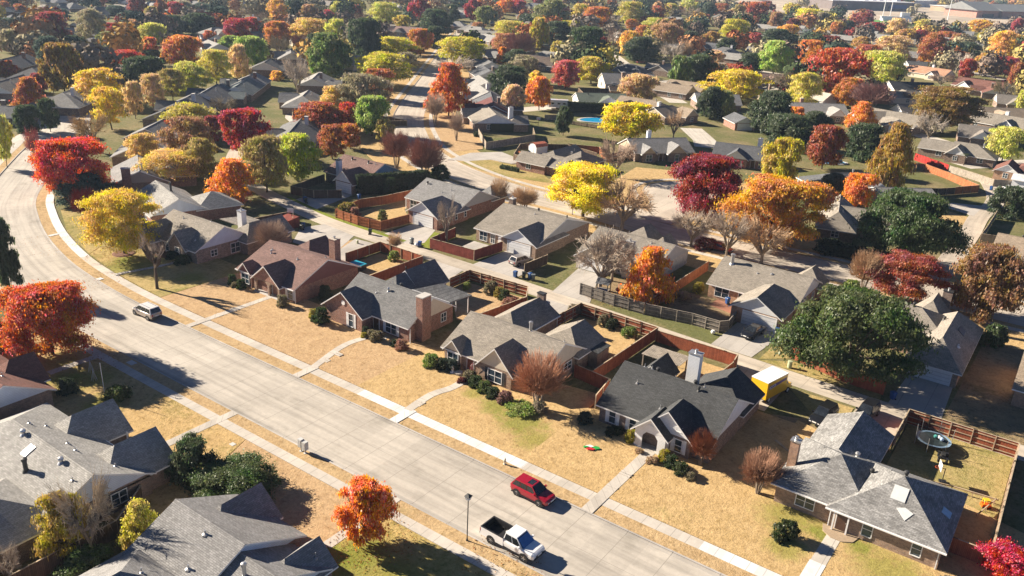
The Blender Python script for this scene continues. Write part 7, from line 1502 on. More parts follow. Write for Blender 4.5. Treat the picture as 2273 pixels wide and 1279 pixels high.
('evergreen', 'bluegreen', -536.6, 307.2, 6.23, 6.31, 0, 'blue-green evergreen tree just right of the twin-gabled hazy roof', GRP[1]),
('evergreen', 'bluegreen', -490.6, 288.9, 4.56, 6.88, 0, 'blue-green evergreen tree just left of the navy far roof', GRP[1]),
('round', 'olive', -505.3, 313.2, 3.97, 7.97, 0, 'olive tree just behind and right of the navy far roof', GRP[0]),
('round', 'orange', -473.7, 303.1, 4.66, 6.5, 0, 'orange tree just right of the navy far roof', GRP[0]),
('round', 'olivegrey', -539.2, 357.5, 6.39, 8.7, 0, 'grey tree right of the navy far roof', GRP[0]),
('evergreen', 'bluegreen', -522.2, 361.2, 6.87, 7.83, 0, 'blue-green evergreen tree well right of the navy far roof', GRP[1]),
('evergreen', 'bluegreen', -482.1, 347.8, 5.13, 8.5, 0, 'blue-green evergreen tree well behind the stepped row of roofs', GRP[1]),
('bare', 'greybrown', -477.3, 360.6, 6.2, 8.6, 0, 'grey-brown bare tree well right of the navy far roof', GRP[2]),
('bare', 'greybrown', -460.8, 362.1, 6.17, 7.42, 0, 'grey-brown bare tree well behind and left of the bright green oak', GRP[2]),
('round', 'rust', -428.3, 307.5, 3.3, 9.41, 0, 'rust-brown tree well right of the navy far roof', GRP[0]),
('evergreen', 'dkgreen', -371.2, 195.1, 3.54, 6.53, 0, 'dark green evergreen tree behind and right of the bronze-topped magnolia', GRP[1]),
('bare', 'tan', -351.3, 207.2, 3.62, 6.51, 0, 'tan bare tree in front of the navy far roof', GRP[2]),
('bare', 'greybrown', -377.2, 239.5, 3.37, 8.78, 0, 'grey-brown bare tree below and right of the navy far roof', GRP[2]),
('bare', 'greybrown', -370.5, 166.8, 3.76, 6.13, 0, 'grey-brown bare tree left of the bronze-topped magnolia', GRP[2]),
('round', 'rust', -557.4, 257.7, 4.03, 6.62, 0, 'rust-brown tree well left of the steep slate far house', GRP[0]),
('round', 'rust', -580.4, 259.5, 3.28, 6.81, 0, 'rust-brown tree far left of the twin-gabled hazy roof', GRP[0]),
('evergreen', 'dkgreen', -532.2, 459.4, 6.97, 8.93, 0, 'dark green evergreen tree well behind and left of the upper yellow-green avenue tree', GRP[1]),
('wispy', 'yelgreen', -460.1, 428.6, 6.37, 12.06, 0, 'yellow-green wispy tree well behind and left of the upper yellow-green avenue tree', GRP[0]),
('evergreen', 'dkgreen', -278.6, 275.5, 7.79, 19.33, 1, 'large dark green evergreen tree just left of the upper yellow-green avenue tree', GRP[1]),
('wispy', 'yelgreen', -398.6, 412.3, 10.82, 16.02, 1, 'large yellow-green wispy tree behind and left of the rose-brown roof', GRP[0]),
('round', 'goldgreen', -373.8, 402.2, 5.22, 10.23, 0, 'gold-green tree just behind and left of the rose-brown roof', GRP[0]),
('round', 'crimson', -414.7, 465.1, 7.52, 16.64, 0, 'large crimson tree behind the rose-brown roof', GRP[0]),
('evergreen', 'dkgreen', -352.6, 408.9, 10.33, 15.24, 1, 'large dark green evergreen tree right of the rose-brown roof', GRP[1]),
('evergreen', 'dkgreen', -307.2, 355.1, 6.16, 10.75, 0, 'dark green evergreen tree just right of the rust-orange avenue tree', GRP[1]),
('round', 'rustorange', -286.4, 321.4, 6.4, 12.67, 1, 'rust-orange tree on the left verge at the far end of the avenue', GRP[0]),
('wispy', 'yellowgreen', -273.9, 289.0, 10.08, 11.29, 1, 'second yellow-green spreading tree on the left of the avenue', GRP[0]),
('wispy', 'yellowgreen', -227.9, 234.6, 11.21, 12.18, 1, 'widest yellow-green spreading tree on the left of the avenue', GRP[0]),
('wispy', 'greyolive', -249.2, 270.5, 4.85, 8.22, 0, 'grey-olive wispy tree right of the widest yellow-green avenue tree', GRP[0]),
('wispy', 'yellowgreen', -246.8, 305.5, 10.76, 13.0, 1, 'broad yellow-green tree on the right verge of the avenue', GRP[0]),
('bare', 'grey', -228.2, 277.5, 9.26, 8.93, 1, 'large grey bare tree just in front of the right-hand avenue tree', GRP[2]),
('conic', 'redorange', -172.3, 207.2, 6.53, 16.35, 1, 'tall flame-orange maple on the right verge of the avenue', GRP[0]),
('round', 'rust', -208.4, 212.3, 4.99, 10.27, 1, 'rust-brown tree just in front of the widest yellow-green avenue tree', GRP[0]),
('wispy', 'greyolive', -190.0, 186.8, 7.76, 12.61, 1, 'large grey-olive wispy tree in front of the widest yellow-green avenue tree', GRP[0]),
('round', 'green', -167.1, 167.1, 5.49, 10.88, 1, 'green tree well right of the grey white-chimneyed house', GRP[0]),
('round', 'olive', -159.1, 164.1, 2.48, 6.14, 0, 'small olive tree behind the blue-gabled brown house', GRP[0]),
('round', 'red', -175.4, 166.3, 3.0, 8.01, 0, 'small red tree right of the grey white-chimneyed house', GRP[0]),
('round', 'rustorange', -159.1, 151.2, 3.15, 6.32, 0, 'small rust-orange tree behind the blue-gabled brown house', GRP[0]),
('twig', 'greybrown', -164.1, 191.1, 3.41, 9.56, 0, 'rounded twiggy grey-brown tree in front of the flame-orange maple', GRP[3]),
('twig', 'greybrown', -146.7, 180.0, 2.33, 7.92, 0, 'small bare tree on the lawn of the white-chimneyed corner house', GRP[3]),
('twig', 'redbrown', -135.2, 143.3, 3.42, 8.98, 1, 'left twiggy red-brown crape myrtle by the brown house with blue gables', GRP[3]),
('twig', 'redbrown', -122.2, 139.1, 4.1, 10.21, 1, 'right twiggy red-brown crape myrtle by the brown house with blue gables', GRP[3]),
('round', 'crimson', -404.6, 513.1, 6.24, 16.2, 0, 'crimson tree just behind the pale grey far row', GRP[0]),
('round', 'olivegreen', -383.9, 501.2, 7.71, 13.06, 0, 'large olive-green tree just behind the pale grey far row', GRP[0]),
('wispy', 'orange', -443.5, 607.5, 7.85, 13.01, 0, 'large orange wispy tree behind and right of the pale grey far row', GRP[0]),
('round', 'crimson', -433.7, 613.0, 7.19, 12.36, 0, 'crimson tree right of the pale grey far row', GRP[0]),
('wispy', 'yelolive', -301.0, 417.9, 10.42, 12.37, 1, 'large olive-yellow wispy tree right of the pale grey far row', GRP[0]),
('round', 'rusttan', -256.0, 350.7, 6.91, 11.94, 1, 'rusty tan tree below and right of the pale grey far row', GRP[0]),
('twig', 'purple', -242.0, 345.5, 7.46, 13.41, 1, 'purplish twiggy tree just behind and left of the flat dark brown roof', GRP[3]),
('round', 'orange', -237.3, 323.7, 2.49, 8.63, 0, 'small orange tree left of the flat dark brown roof', GRP[0]),
('evergreen', 'dkgreen', -228.8, 323.5, 6.35, 8.44, 1, 'dark green evergreen tree just left of the flat dark brown roof', GRP[1]),
('wispy', 'greyolive', -199.2, 287.3, 6.24, 11.07, 1, 'grey-olive wispy tree just left of the flat dark brown roof', GRP[0]),
('evergreen', 'dkgreen', -182.6, 253.9, 7.31, 11.08, 1, 'dark green evergreen tree below and left of the flat dark brown roof', GRP[1]),
('umbrella', 'browntan', -159.6, 224.5, 3.74, 9.76, 0, 'tan flat-topped tree behind and right of the white-chimneyed corner house', GRP[0]),
('round', 'gold', -185.0, 275.6, 3.27, 7.24, 0, 'golden tree just in front of the flat dark brown roof', GRP[0]),
('round', 'orange', -159.7, 240.6, 4.16, 10.83, 0, 'orange tree just behind and left of the white caravan', GRP[0]),
('round', 'redpink', -179.3, 288.4, 5.45, 11.02, 1, 'rounded rose-red tree left of the cream-walled house', GRP[0]),
('round', 'goldgreen', -244.0, 384.1, 4.42, 7.72, 0, 'gold-green tree left of the largest dark green tree', GRP[0]),
('round', 'olivegreen', -339.1, 519.6, 11.34, 20.48, 1, 'large olive-green tree behind and left of the largest dark green tree', GRP[0]),
('round', 'goldgreen', -265.8, 396.4, 5.02, 17.1, 0, 'gold-green tree behind the flat dark brown roof', GRP[0]),
('evergreen', 'dkgreen', -275.6, 430.3, 8.52, 13.62, 1, 'large dark green evergreen tree left of the largest dark green tree', GRP[1]),
('evergreen', 'dkgreen2', -211.4, 357.8, 8.74, 18.37, 1, 'largest dark green tree behind the rose-red tree', GRP[1]),
('round', 'goldgreen', -181.1, 311.6, 7.02, 10.77, 1, 'gold-green tree right of the rose-red tree', GRP[0]),
('round', 'rustorange', -305.4, 528.2, 10.03, 17.63, 1, 'large rust-orange tree behind the largest dark green tree', GRP[0]),
('wispy', 'yellowgreen', -302.8, 488.9, 9.05, 9.99, 1, 'large yellow-green wispy tree behind and left of the largest dark green tree', GRP[0]),
('round', 'goldgreen', -374.1, 616.6, 7.5, 13.37, 0, 'gold-green tree behind the largest dark green tree', GRP[0]),
('wispy', 'yelolive', -319.8, 601.4, 11.09, 19.06, 1, 'large olive-yellow wispy tree well behind and right of the largest dark green tree', GRP[0]),
('round', 'rustred', -320.1, 649.5, 6.13, 14.82, 0, 'rust-red tree well left of the long dark store', GRP[0]),
('round', 'darkred', -303.9, 602.5, 7.51, 9.68, 0, 'large dark red tree well right of the largest dark green tree', GRP[0]),
('round', 'rustorange', -304.8, 578.6, 4.5, 8.11, 0, 'rust-orange tree right of the largest dark green tree', GRP[0]),
('wispy', 'orangegold', -220.0, 416.1, 6.53, 13.49, 0, 'orange-gold wispy tree right of the largest dark green tree', GRP[0]),
('evergreen', 'dkgreen', -207.0, 403.9, 8.66, 12.1, 1, 'large dark green evergreen tree behind the cream-walled house', GRP[1]),
('round', 'brown', -229.8, 482.4, 9.12, 14.33, 1, 'large brown tree left of the navy far roof with pale blue gable', GRP[0]),
('round', 'rustorange', -269.1, 527.0, 4.57, 8.59, 0, 'rust-orange tree well right of the largest dark green tree', GRP[0]),
('bare', 'grey', -184.6, 395.9, 7.09, 14.15, 1, 'grey bare tree left of the navy far roof with pale blue gable', GRP[2]),
('round', 'green2', -146.5, 323.5, 4.56, 13.62, 0, 'dark green tree below and left of the navy far roof with pale blue gable', GRP[0]),
('round', 'tan', -141.7, 279.0, 5.79, 10.79, 1, 'rounded tan-gold tree right of the cream-walled house', GRP[0]),
('round', 'yellow', -113.0, 220.0, 8.42, 10.48, 1, 'bright yellow tree standing beside the blue pool', GRP[0]),
('round', 'dkgreen', -130.1, 209.8, 2.69, 8.36, 0, 'small dark green tree just in front of the white caravan', GRP[0]),
('bare', 'browntan', -103.1, 228.6, 3.06, 10.66, 0, 'small tan bare tree right of the bright yellow pool tree', GRP[2]),
('bare', 'greybrown', -93.7, 176.5, 4.74, 10.35, 1, 'dense bare brown tree in front of the dark-gabled grey house', GRP[2]),
('bare', 'greybrown', -296.8, 514.8, 6.21, 6.71, 0, 'grey-brown bare tree just behind the largest dark green tree', GRP[2]),
('bare', 'grey', -324.1, 586.1, 5.77, 11.33, 0, 'grey bare tree behind and right of the largest dark green tree', GRP[2]),
('bare', 'greybrown', -240.5, 437.0, 4.75, 13.34, 0, 'grey-brown bare tree right of the largest dark green tree', GRP[2]),
('bare', 'greybrown', -384.1, 560.8, 5.93, 10.25, 0, 'grey-brown bare tree well right of the pale grey far row', GRP[2]),
('round', 'rusttan', -345.5, 444.2, 3.94, 7.06, 0, 'rusty tan tree behind the right-hand avenue tree', GRP[0]),
('bare', 'greybrown', -407.5, 399.2, 4.88, 9.58, 0, 'grey-brown bare tree behind the upper yellow-green avenue tree', GRP[2]),
('round', 'darkred', -441.8, 428.7, 4.72, 11.31, 0, 'dark red tree well left of the rose-brown roof', GRP[0]),
('bare', 'grey', -416.7, 420.9, 4.57, 8.85, 0, 'grey bare tree left of the rose-brown roof', GRP[2]),
('evergreen', 'dkgreen', -461.8, 506.5, 5.31, 10.23, 0, 'dark green evergreen tree just behind the rose-brown roof', GRP[1]),
('evergreen', 'dkgreen', -423.3, 510.0, 6.9, 11.19, 0, 'dark green evergreen tree behind and left of the pale grey far row', GRP[1]),
('evergreen', 'bluegreen', -459.6, 611.6, 6.65, 10.02, 0, 'blue-green evergreen tree behind the pale grey far row', GRP[1]),
('evergreen', 'dkgreen', -366.1, 528.8, 6.19, 8.49, 0, 'dark green evergreen tree right of the pale grey far row', GRP[1]),
('evergreen', 'dkgreen', -390.6, 758.3, 8.72, 12.62, 0, 'large dark green evergreen tree well behind and right of the largest dark green tree', GRP[1]),
('wispy', 'yelolive', -361.7, 758.4, 8.51, 12.53, 0, 'large olive-yellow wispy tree well left of the long dark store', GRP[0]),
('bare', 'browntan', -267.2, 473.3, 5.2, 9.3, 0, 'tan bare tree just behind and right of the largest dark green tree', GRP[2]),
('wispy', 'yelgreen', -282.7, 575.3, 9.86, 10.98, 1, 'large yellow-green wispy tree well left of the navy far roof with pale blue gable', GRP[0]),
('umbrella', 'yellow', -82.3, 142.6, 8.0, 10.52, 2, 'bright yellow tree by the road bulb beside the tan bare tree', GRP[0]),
('bare', 'browntan', -71.9, 140.3, 5.58, 10.97, 1, 'wide bare tan tree beside the bright yellow roadside tree', GRP[2]),
('twig', 'browntan', -92.6, 136.1, 2.6, 5.25, 1, 'low bare crape myrtle behind the brick chimney of the tan-roofed garage house', GRP[3]),
('twig', 'browntan', -98.9, 136.1, 1.89, 6.21, 0, 'small bare tree at the corner of the blue-white gabled garage house', GRP[3]),
('shrubtree', 'dkgreen', -120.4, 141.6, 2.78, 4.02, 0, 'rounded dark evergreen bush at the road corner behind the blue-white gabled garage house', GRP[0]),
('shrubtree', 'dkgreen2', -122.0, 137.0, 2.23, 3.39, 0, 'pale-leaved evergreen bush left of the rounded dark road-corner bush', GRP[0]),
('wispy', 'yelgreen', -379.6, 841.4, 9.26, 13.67, 0, 'large yellow-green wispy tree left of the long dark store', GRP[0]),
('round', 'rust', -341.6, 836.4, 7.44, 12.67, 0, 'rust-brown tree just below and left of the long dark store', GRP[0]),
('round', 'rustred', -275.2, 755.8, 10.43, 19.19, 0, 'large rust-red tree right of the long dark store', GRP[0]),
('round', 'brown', -287.7, 725.3, 5.76, 12.57, 0, 'brown tree just in front of the long dark store', GRP[0]),
('round', 'olive', -291.4, 752.9, 5.91, 16.2, 0, 'olive tree just below and right of the long dark store', GRP[0]),
('round', 'darkred', -299.9, 697.3, 5.7, 9.23, 0, 'dark red tree below and left of the long dark store', GRP[0]),
('wispy', 'yellowgreen', -224.7, 577.5, 9.21, 14.49, 1, 'large yellow-green wispy tree behind and right of the navy far roof with pale blue gable', GRP[0]),
('round', 'goldbrown', -217.7, 523.1, 5.22, 9.3, 0, 'golden brown tree just behind the navy far roof with pale blue gable', GRP[0]),
('round', 'greyolive', -228.7, 610.3, 4.26, 10.57, 0, 'grey-olive tree behind and right of the navy far roof with pale blue gable', GRP[0]),
('round', 'redpink', -201.0, 556.7, 3.87, 8.42, 0, 'pinkish red tree behind and left of the light green tree', GRP[0]),
('round', 'brown', -239.5, 704.2, 6.57, 14.82, 0, 'brown tree just left of the cream-gabled far house', GRP[0]),
('wispy', 'yellowgreen', -243.4, 801.9, 14.59, 15.4, 1, 'large yellow-green wispy tree right of the cream-gabled far house', GRP[0]),
('wispy', 'orangegold', -203.1, 627.1, 7.42, 11.04, 0, 'orange-gold wispy tree just in front of the cream-gabled far house', GRP[0]),
('round', 'rustorange', -196.0, 722.9, 4.63, 10.28, 0, 'rust-orange tree left of the white two-storey far house', GRP[0]),
('round', 'darkred', -199.6, 814.2, 9.6, 14.51, 0, 'large dark red tree just behind the white two-storey far house', GRP[0]),
('round', 'crimson', -182.2, 788.2, 9.2, 9.23, 0, 'large crimson tree just behind and right of the white two-storey far house', GRP[0]),
('evergreen', 'dkgreen', -187.5, 561.0, 11.54, 11.76, 1, 'large dark green evergreen tree just in front of the cream-gabled far house', GRP[1]),
('round', 'darkred', -228.9, 719.1, 4.8, 10.49, 0, 'dark red tree just right of the cream-gabled far house', GRP[0]),
('evergreen', 'dkgreen', -197.5, 764.3, 4.83, 9.8, 0, 'dark green evergreen tree just left of the white two-storey far house', GRP[1]),
('round', 'green3', -138.4, 414.9, 7.48, 16.07, 1, 'light green tree with a bare trunk right of the navy-roofed far house', GRP[0]),
('round', 'orange', -132.9, 451.1, 7.11, 15.15, 1, 'orange tree right of the light green tree', GRP[0]),
('round', 'darkred', -162.8, 590.3, 7.23, 8.4, 0, 'dark red tree left of the white two-storey far house', GRP[0]),
('evergreen', 'dkgreen', -141.0, 535.5, 8.25, 8.89, 1, 'large dark green evergreen tree just behind the huge red-orange tree', GRP[1]),
('round', 'goldbrown', -146.6, 609.3, 6.75, 8.52, 0, 'golden brown tree just in front of the white two-storey far house', GRP[0]),
('round', 'rustred', -115.5, 498.3, 7.87, 12.04, 1, 'large rust-red tree just in front of the white two-storey far house', GRP[0]),
('round', 'redorange2', -94.1, 362.8, 11.54, 19.55, 1, 'huge red-orange tree with a wide crown in the far right neighbourhood', GRP[0]),
('round', 'rustorange', -82.2, 340.0, 5.48, 11.37, 1, 'rust-orange tree in front of the huge red-orange tree', GRP[0]),
('wispy', 'yelgreen', -87.6, 410.5, 10.59, 16.43, 1, 'large yellow-green wispy tree behind and left of the black-roofed white-gabled house', GRP[0]),
('wispy', 'tan', -110.8, 535.9, 9.89, 15.57, 1, 'large tan wispy tree right of the white two-storey far house', GRP[0]),
('round', 'goldbrown', -137.3, 696.4, 7.38, 10.83, 0, 'golden brown tree below and left of the green playing field', GRP[0]),
('round', 'crimson', -128.2, 701.3, 4.62, 10.87, 0, 'crimson tree just behind and left of the rust-brown round maple', GRP[0]),
('conic', 'rust', -92.7, 556.5, 9.32, 17.98, 1, 'round rust-brown maple standing behind the salmon-roofed house', GRP[0]),
('round', 'rusttan', -104.5, 719.1, 6.2, 9.5, 0, 'rusty tan tree right of the rust-brown round maple', GRP[0]),
('evergreen', 'dkgreen', -85.9, 630.8, 7.68, 9.72, 1, 'large dark green evergreen tree right of the rust-brown round maple', GRP[1]),
('round', 'orangegold', -118.2, 921.8, 9.73, 11.86, 0, 'large orange-gold tree just in front of the pink-brick school', GRP[0]),
('wispy', 'yelolive', -90.0, 742.6, 5.59, 13.08, 0, 'olive-yellow wispy tree in front of the pink-brick school', GRP[0]),
('wispy', 'orangegold', -63.3, 613.2, 8.69, 19.07, 1, 'large orange-gold wispy tree in front of the pink-brick school', GRP[0]),
('bare', 'grey', -73.7, 524.4, 7.15, 11.87, 1, 'grey bare tree right of the salmon-roofed house', GRP[2]),
('round', 'red', -63.9, 489.9, 3.74, 10.36, 0, 'red tree behind and left of the red-brown far roofs', GRP[0]),
('round', 'goldbrown', -60.6, 520.2, 4.24, 11.84, 0, 'golden brown tree just behind the red-brown far roofs', GRP[0]),
('round', 'crimson', -50.0, 524.1, 6.45, 10.72, 1, 'crimson tree behind and right of the red-brown far roofs', GRP[0]),
('round', 'rust', -40.0, 471.2, 3.64, 12.39, 0, 'rust-brown tree right of the red-brown far roofs', GRP[0]),
('evergreen', 'dkgreen', -150.5, 415.4, 6.23, 9.09, 1, 'dark green evergreen tree left of the light green tree', GRP[1]),
('round', 'browntan', -177.0, 434.7, 4.75, 6.78, 0, 'tan tree just in front of the navy far roof with pale blue gable', GRP[0]),
('evergreen', 'dkgreen2', -145.1, 338.5, 7.22, 13.43, 1, 'dark green evergreen tree in front of the navy far roof with pale blue gable', GRP[1]),
('round', 'rustred', -145.0, 378.3, 7.17, 6.9, 1, 'rust-red tree just behind the widest yellow tree', GRP[0]),
('wispy', 'yellow2', -119.9, 319.2, 11.53, 11.68, 1, 'widest yellow spreading tree behind the small white garage', GRP[0]),
('bare', 'olivegrey', -110.7, 339.9, 5.87, 12.18, 1, 'grey bare tree in front of the light green tree', GRP[2]),
('wispy', 'yelolive', -94.9, 324.0, 6.85, 13.14, 1, 'olive-yellow wispy tree left of the huge red-orange tree', GRP[0]),
('evergreen', 'dkgreen', -111.1, 274.3, 4.81, 10.44, 1, 'dark green evergreen tree below and left of the widest yellow tree', GRP[1]),
('evergreen', 'olivegreen', -106.8, 276.0, 3.26, 9.31, 0, 'olive-green evergreen tree behind the small white garage', GRP[1]),
('evergreen', 'dkgreen', -86.8, 265.2, 7.22, 12.86, 1, 'dark green evergreen tree right of the small white garage', GRP[1]),
('round', 'orange', -86.1, 288.2, 3.48, 5.63, 0, 'orange tree behind and left of the turquoise pool', GRP[0]),
('conic', 'orange', -66.6, 295.7, 4.5, 9.26, 1, 'slim orange tree in front of the dense purplish tree', GRP[0]),
('twig', 'purple', -72.7, 332.4, 6.89, 10.88, 1, 'dense purplish-brown leafless tree right of the huge red-orange tree', GRP[3]),
('umbrella', 'bronze', -44.3, 315.2, 11.24, 14.81, 2, 'very wide bronze-green tree behind the corner house with the brick gable', GRP[0]),
('bare', 'grey', -44.5, 292.9, 5.27, 9.65, 1, 'pale grey bare tree in front of the very wide bronze-green tree', GRP[2]),
('evergreen', 'dkgreen', -75.3, 247.8, 6.49, 9.36, 1, 'dark green evergreen tree left of the turquoise pool', GRP[1]),
('evergreen', 'dkgreen', -76.4, 278.9, 4.49, 6.52, 1, 'dark green evergreen tree behind the turquoise pool', GRP[1]),
('round', 'rust2', -58.4, 226.4, 5.13, 11.39, 1, 'round rust-brown tree beside the turquoise backyard pool', GRP[0]),
('evergreen', 'dkgreen', -53.3, 246.5, 5.79, 9.94, 1, 'dark green evergreen tree left of the brown-topped tall tree', GRP[1]),
('conic', 'browngreen', -38.9, 212.9, 4.65, 16.55, 1, 'tall brown-topped tree with yellow-green skirts beside the bright red fence', GRP[0]),
('round', 'yelgreen3', -58.6, 192.4, 4.73, 12.81, 1, 'upright yellow-green tree right of the white-gabled grey cottage', GRP[0]),
('round', 'crimson2', -62.6, 158.9, 7.79, 13.11, 2, 'deep crimson maple on the rounded kerb of the road bulb', GRP[0]),
('round', 'amber', -45.5, 151.9, 8.18, 12.97, 2, 'big golden-orange tree between the crimson maple and the dark-gabled roof', GRP[0]),
('round', 'orange', -40.3, 191.4, 3.56, 7.97, 1, 'small orange tree in the yard left of the flat grey roof', GRP[0]),
('evergreen', 'bluegreen', -46.9, 196.8, 2.96, 5.9, 1, 'grey-green evergreen in front of the navy shaded roof', GRP[1]),
('wispy', 'yelgreen', -21.4, 275.9, 4.58, 10.14, 1, 'yellow-green wispy tree right of the palm corner house', GRP[0]),
('bare', 'greybrown', -68.2, 448.0, 5.98, 7.05, 1, 'grey-brown bare tree just below and right of the salmon-roofed house', GRP[2]),
('bare', 'greyolive', -38.0, 411.4, 4.76, 9.97, 1, 'grey-olive bare tree just right of the red-brown far roofs', GRP[2]),
('wispy', 'yelgreen', -29.1, 388.6, 1.96, 8.59, 0, 'small yellow-green wispy tree right of the red-brown far roofs', GRP[0]),
('evergreen', 'dkgreen', -61.5, 276.0, 2.0, 4.28, 0, 'small dark green evergreen tree right of the turquoise pool', GRP[1]),
('evergreen', 'dkgreen', -229.7, 517.5, 5.75, 8.48, 0, 'dark green evergreen tree left of the navy far roof with pale blue gable', GRP[1]),
('bare', 'greybrown', -329.8, 736.3, 10.15, 11.85, 0, 'large grey-brown bare tree left of the long dark store', GRP[2]),
('evergreen', 'dkgreen', -349.4, 822.4, 7.4, 13.08, 0, 'dark green evergreen tree left of the long dark store', GRP[1]),
('evergreen', 'dkgreen', -262.9, 600.7, 8.83, 9.68, 0, 'large dark green evergreen tree below and left of the long dark store', GRP[1]),
('round', 'darkred', -348.2, 982.8, 9.25, 12.32, 0, 'large dark red tree behind and left of the cream-gabled far house', GRP[0]),
('round', 'goldgreen', -311.1, 966.1, 9.69, 11.9, 0, 'large gold-green tree just behind the cream-gabled far house', GRP[0]),
('round', 'greyolive', -223.5, 777.2, 6.94, 14.25, 0, 'grey-olive tree right of the cream-gabled far house', GRP[0]),
('evergreen', 'dkgreen', -234.2, 847.8, 8.89, 12.43, 0, 'large dark green evergreen tree left of the white two-storey far house', GRP[1]),
('round', 'darkred', -231.5, 965.0, 6.76, 11.41, 0, 'dark red tree just behind the white two-storey far house', GRP[0]),
('wispy', 'tan', -160.3, 775.1, 9.43, 14.25, 0, 'large tan wispy tree left of the green playing field', GRP[0]),
('round', 'rust', -118.5, 752.9, 7.68, 8.49, 0, 'large rust-brown tree just behind and right of the rust-brown round maple', GRP[0]),
('round', 'crimson', -89.0, 932.1, 5.43, 15.23, 0, 'crimson tree below and right of the pink-brick school', GRP[0]),
('round', 'greyolive', -103.3, 911.6, 5.6, 10.04, 0, 'grey-olive tree just in front of the pink-brick school', GRP[0]),
('wispy', 'yelolive', -159.7, 878.5, 7.82, 10.57, 0, 'large olive-yellow wispy tree behind the rust-brown round maple', GRP[0]),
('twig', 'browntan', -190.3, 424.7, 3.54, 10.72, 0, 'tan twiggy tree left of the navy far roof with pale blue gable', GRP[3]),
('wispy', 'orangegold', -224.1, 496.3, 2.76, 7.14, 0, 'small orange-gold wispy tree left of the navy far roof with pale blue gable', GRP[0]),
('evergreen', 'dkgreen', -193.8, 490.1, 5.71, 8.85, 0, 'dark green evergreen tree just right of the navy far roof with pale blue gable', GRP[1]),
('evergreen', 'dkgreen', -178.7, 514.9, 4.89, 9.07, 0, 'dark green evergreen tree just behind and left of the light green tree', GRP[1]),
('twig', 'redbrown', -68.0, 376.3, 3.47, 4.46, 0, 'reddish brown twiggy tree just in front of the black-roofed white-gabled house', GRP[3]),
('wispy', 'gold2', -127.0, 69.0, 5.78, 10.6, 2, 'broad golden tree on the front lawn beside the curved pavement', GRP[0]),
('twig', 'darkred', -145.6, 73.1, 2.61, 6.56, 1, 'dark red twiggy tree tucked behind the broad golden lawn tree', GRP[3]),
('round', 'scarlet2', -100.2, 43.3, 5.26, 9.07, 2, 'spreading red-orange tree on the near pavement casting shade across the street', GRP[0]),
('evergreen', 'dkgreen', -126.0, 50.2, 1.74, 10.48, 1, 'dark evergreen cut by the left photo edge above the near pavement', GRP[1]),
('twig', 'greybrown', -109.8, 85.5, 2.82, 5.59, 1, 'bare grey bush against the brick side of the grey house with blue-white gable', GRP[3]),
('bare', 'browngrey', -91.3, 109.7, 1.86, 10.12, 0, 'slim bare grey tree inside the dark red fence', GRP[2]),
('bare', 'browngrey', -59.3, 110.1, 5.35, 10.11, 2, 'tangled wide grey bare tree in front of the cream garage behind the alley', GRP[2]),
('bare', 'grey', -59.7, 114.8, 3.52, 9.09, 1, 'second grey bare tree beside the white brick chimney', GRP[2]),
('conic', 'amber2', -50.3, 109.7, 3.47, 9.2, 1, 'glowing orange tree in the yard behind the grey plank fence', GRP[0]),
('twig', 'browntan', -95.2, 100.4, 1.49, 3.56, 0, 'tiny bare crape myrtle inside the fenced yard corner behind the brown-roofed house', GRP[3]),
('twig', 'redbrown2', -45.6, 72.2, 3.04, 6.7, 1, 'fluffy red-brown crape myrtle in front of the tan-roofed house', GRP[3]),
('round', 'green4', -23.6, 159.4, 7.9, 13.09, 2, 'large dark green tree beside the right-hand alley', GRP[0]),
('umbrella', 'maroon', -19.4, 138.9, 5.32, 8.1, 2, 'spreading maroon-red tree beside the far road', GRP[0]),
('twig', 'browntan', -25.5, 138.2, 2.66, 7.14, 1, 'rounded tan bare tree left of the spreading maroon-red tree', GRP[3]),
('magnolia', 'bronze2', -8.3, 140.7, 5.65, 11.36, 2, 'large red-and-green leaved tree at the right photo edge above the far road', GRP[0]),
('round', 'green5', -19.1, 105.9, 7.76, 11.59, 2, 'large dark green oak overhanging the reddish fence by the alley', GRP[0]),
('bare', 'browngrey', -57.3, 140.8, 4.03, 8.15, 1, 'first bare tree beside the far road, with wide spreading boughs', GRP[2]),
('bare', 'browngrey', -49.6, 138.9, 3.53, 9.2, 1, 'second bare tree along the far road, taller and denser', GRP[2]),
('bare', 'browntan', -43.7, 140.9, 4.32, 9.31, 1, 'third bare tree along the far road, with thick forked pale trunks', GRP[2]),
('shrubtree', 'dkgreen2', -5.1, 130.2, 1.53, 3.32, 0, 'small dark green bushy tree far in front of the white carport', GRP[0]),
('shrubtree', 'dkgreen', -12.4, 211.6, 3.97, 6.56, 1, 'dark green tree in the walled yard at the right photo edge', GRP[0]),
('shrubtree', 'dkgreen', -63.8, 38.6, 2.39, 4.51, 1, 'glossy dark green rounded bush by the navy shaded roof at lower left', GRP[0]),
('shrubtree', 'green6', -59.1, 39.6, 4.04, 3.11, 2, 'wide glossy green bush between the two near grey-roofed houses', GRP[0]),
('conic', 'yelolive', -59.0, 30.1, 1.78, 4.55, 1, 'yellow-green pine shrub between the two near houses', GRP[0]),
('bare', 'browngrey2', -60.7, 26.5, 2.13, 9.18, 1, 'tall thin bare sapling clump rising in front of the near left roof', GRP[2]),
('wispy', 'olivegold', -62.3, 25.2, 1.91, 6.43, 1, 'leafy olive-gold shrub at the foot of the bare sapling clump', GRP[0]),
('shrubtree', 'green6', -59.5, 25.4, 2.19, 1.69, 1, 'pale glossy shrub at the bottom edge below the yellow-green pine shrub', GRP[0]),
('bare', 'grey', -62.8, 20.7, 1.23, 4.0, 1, 'bare grey twiggy bush in the bottom left corner', GRP[2]),
('round', 'rustorange2', -44.1, 42.6, 2.29, 6.5, 1, 'small orange street tree beside the near pavement', GRP[0]),
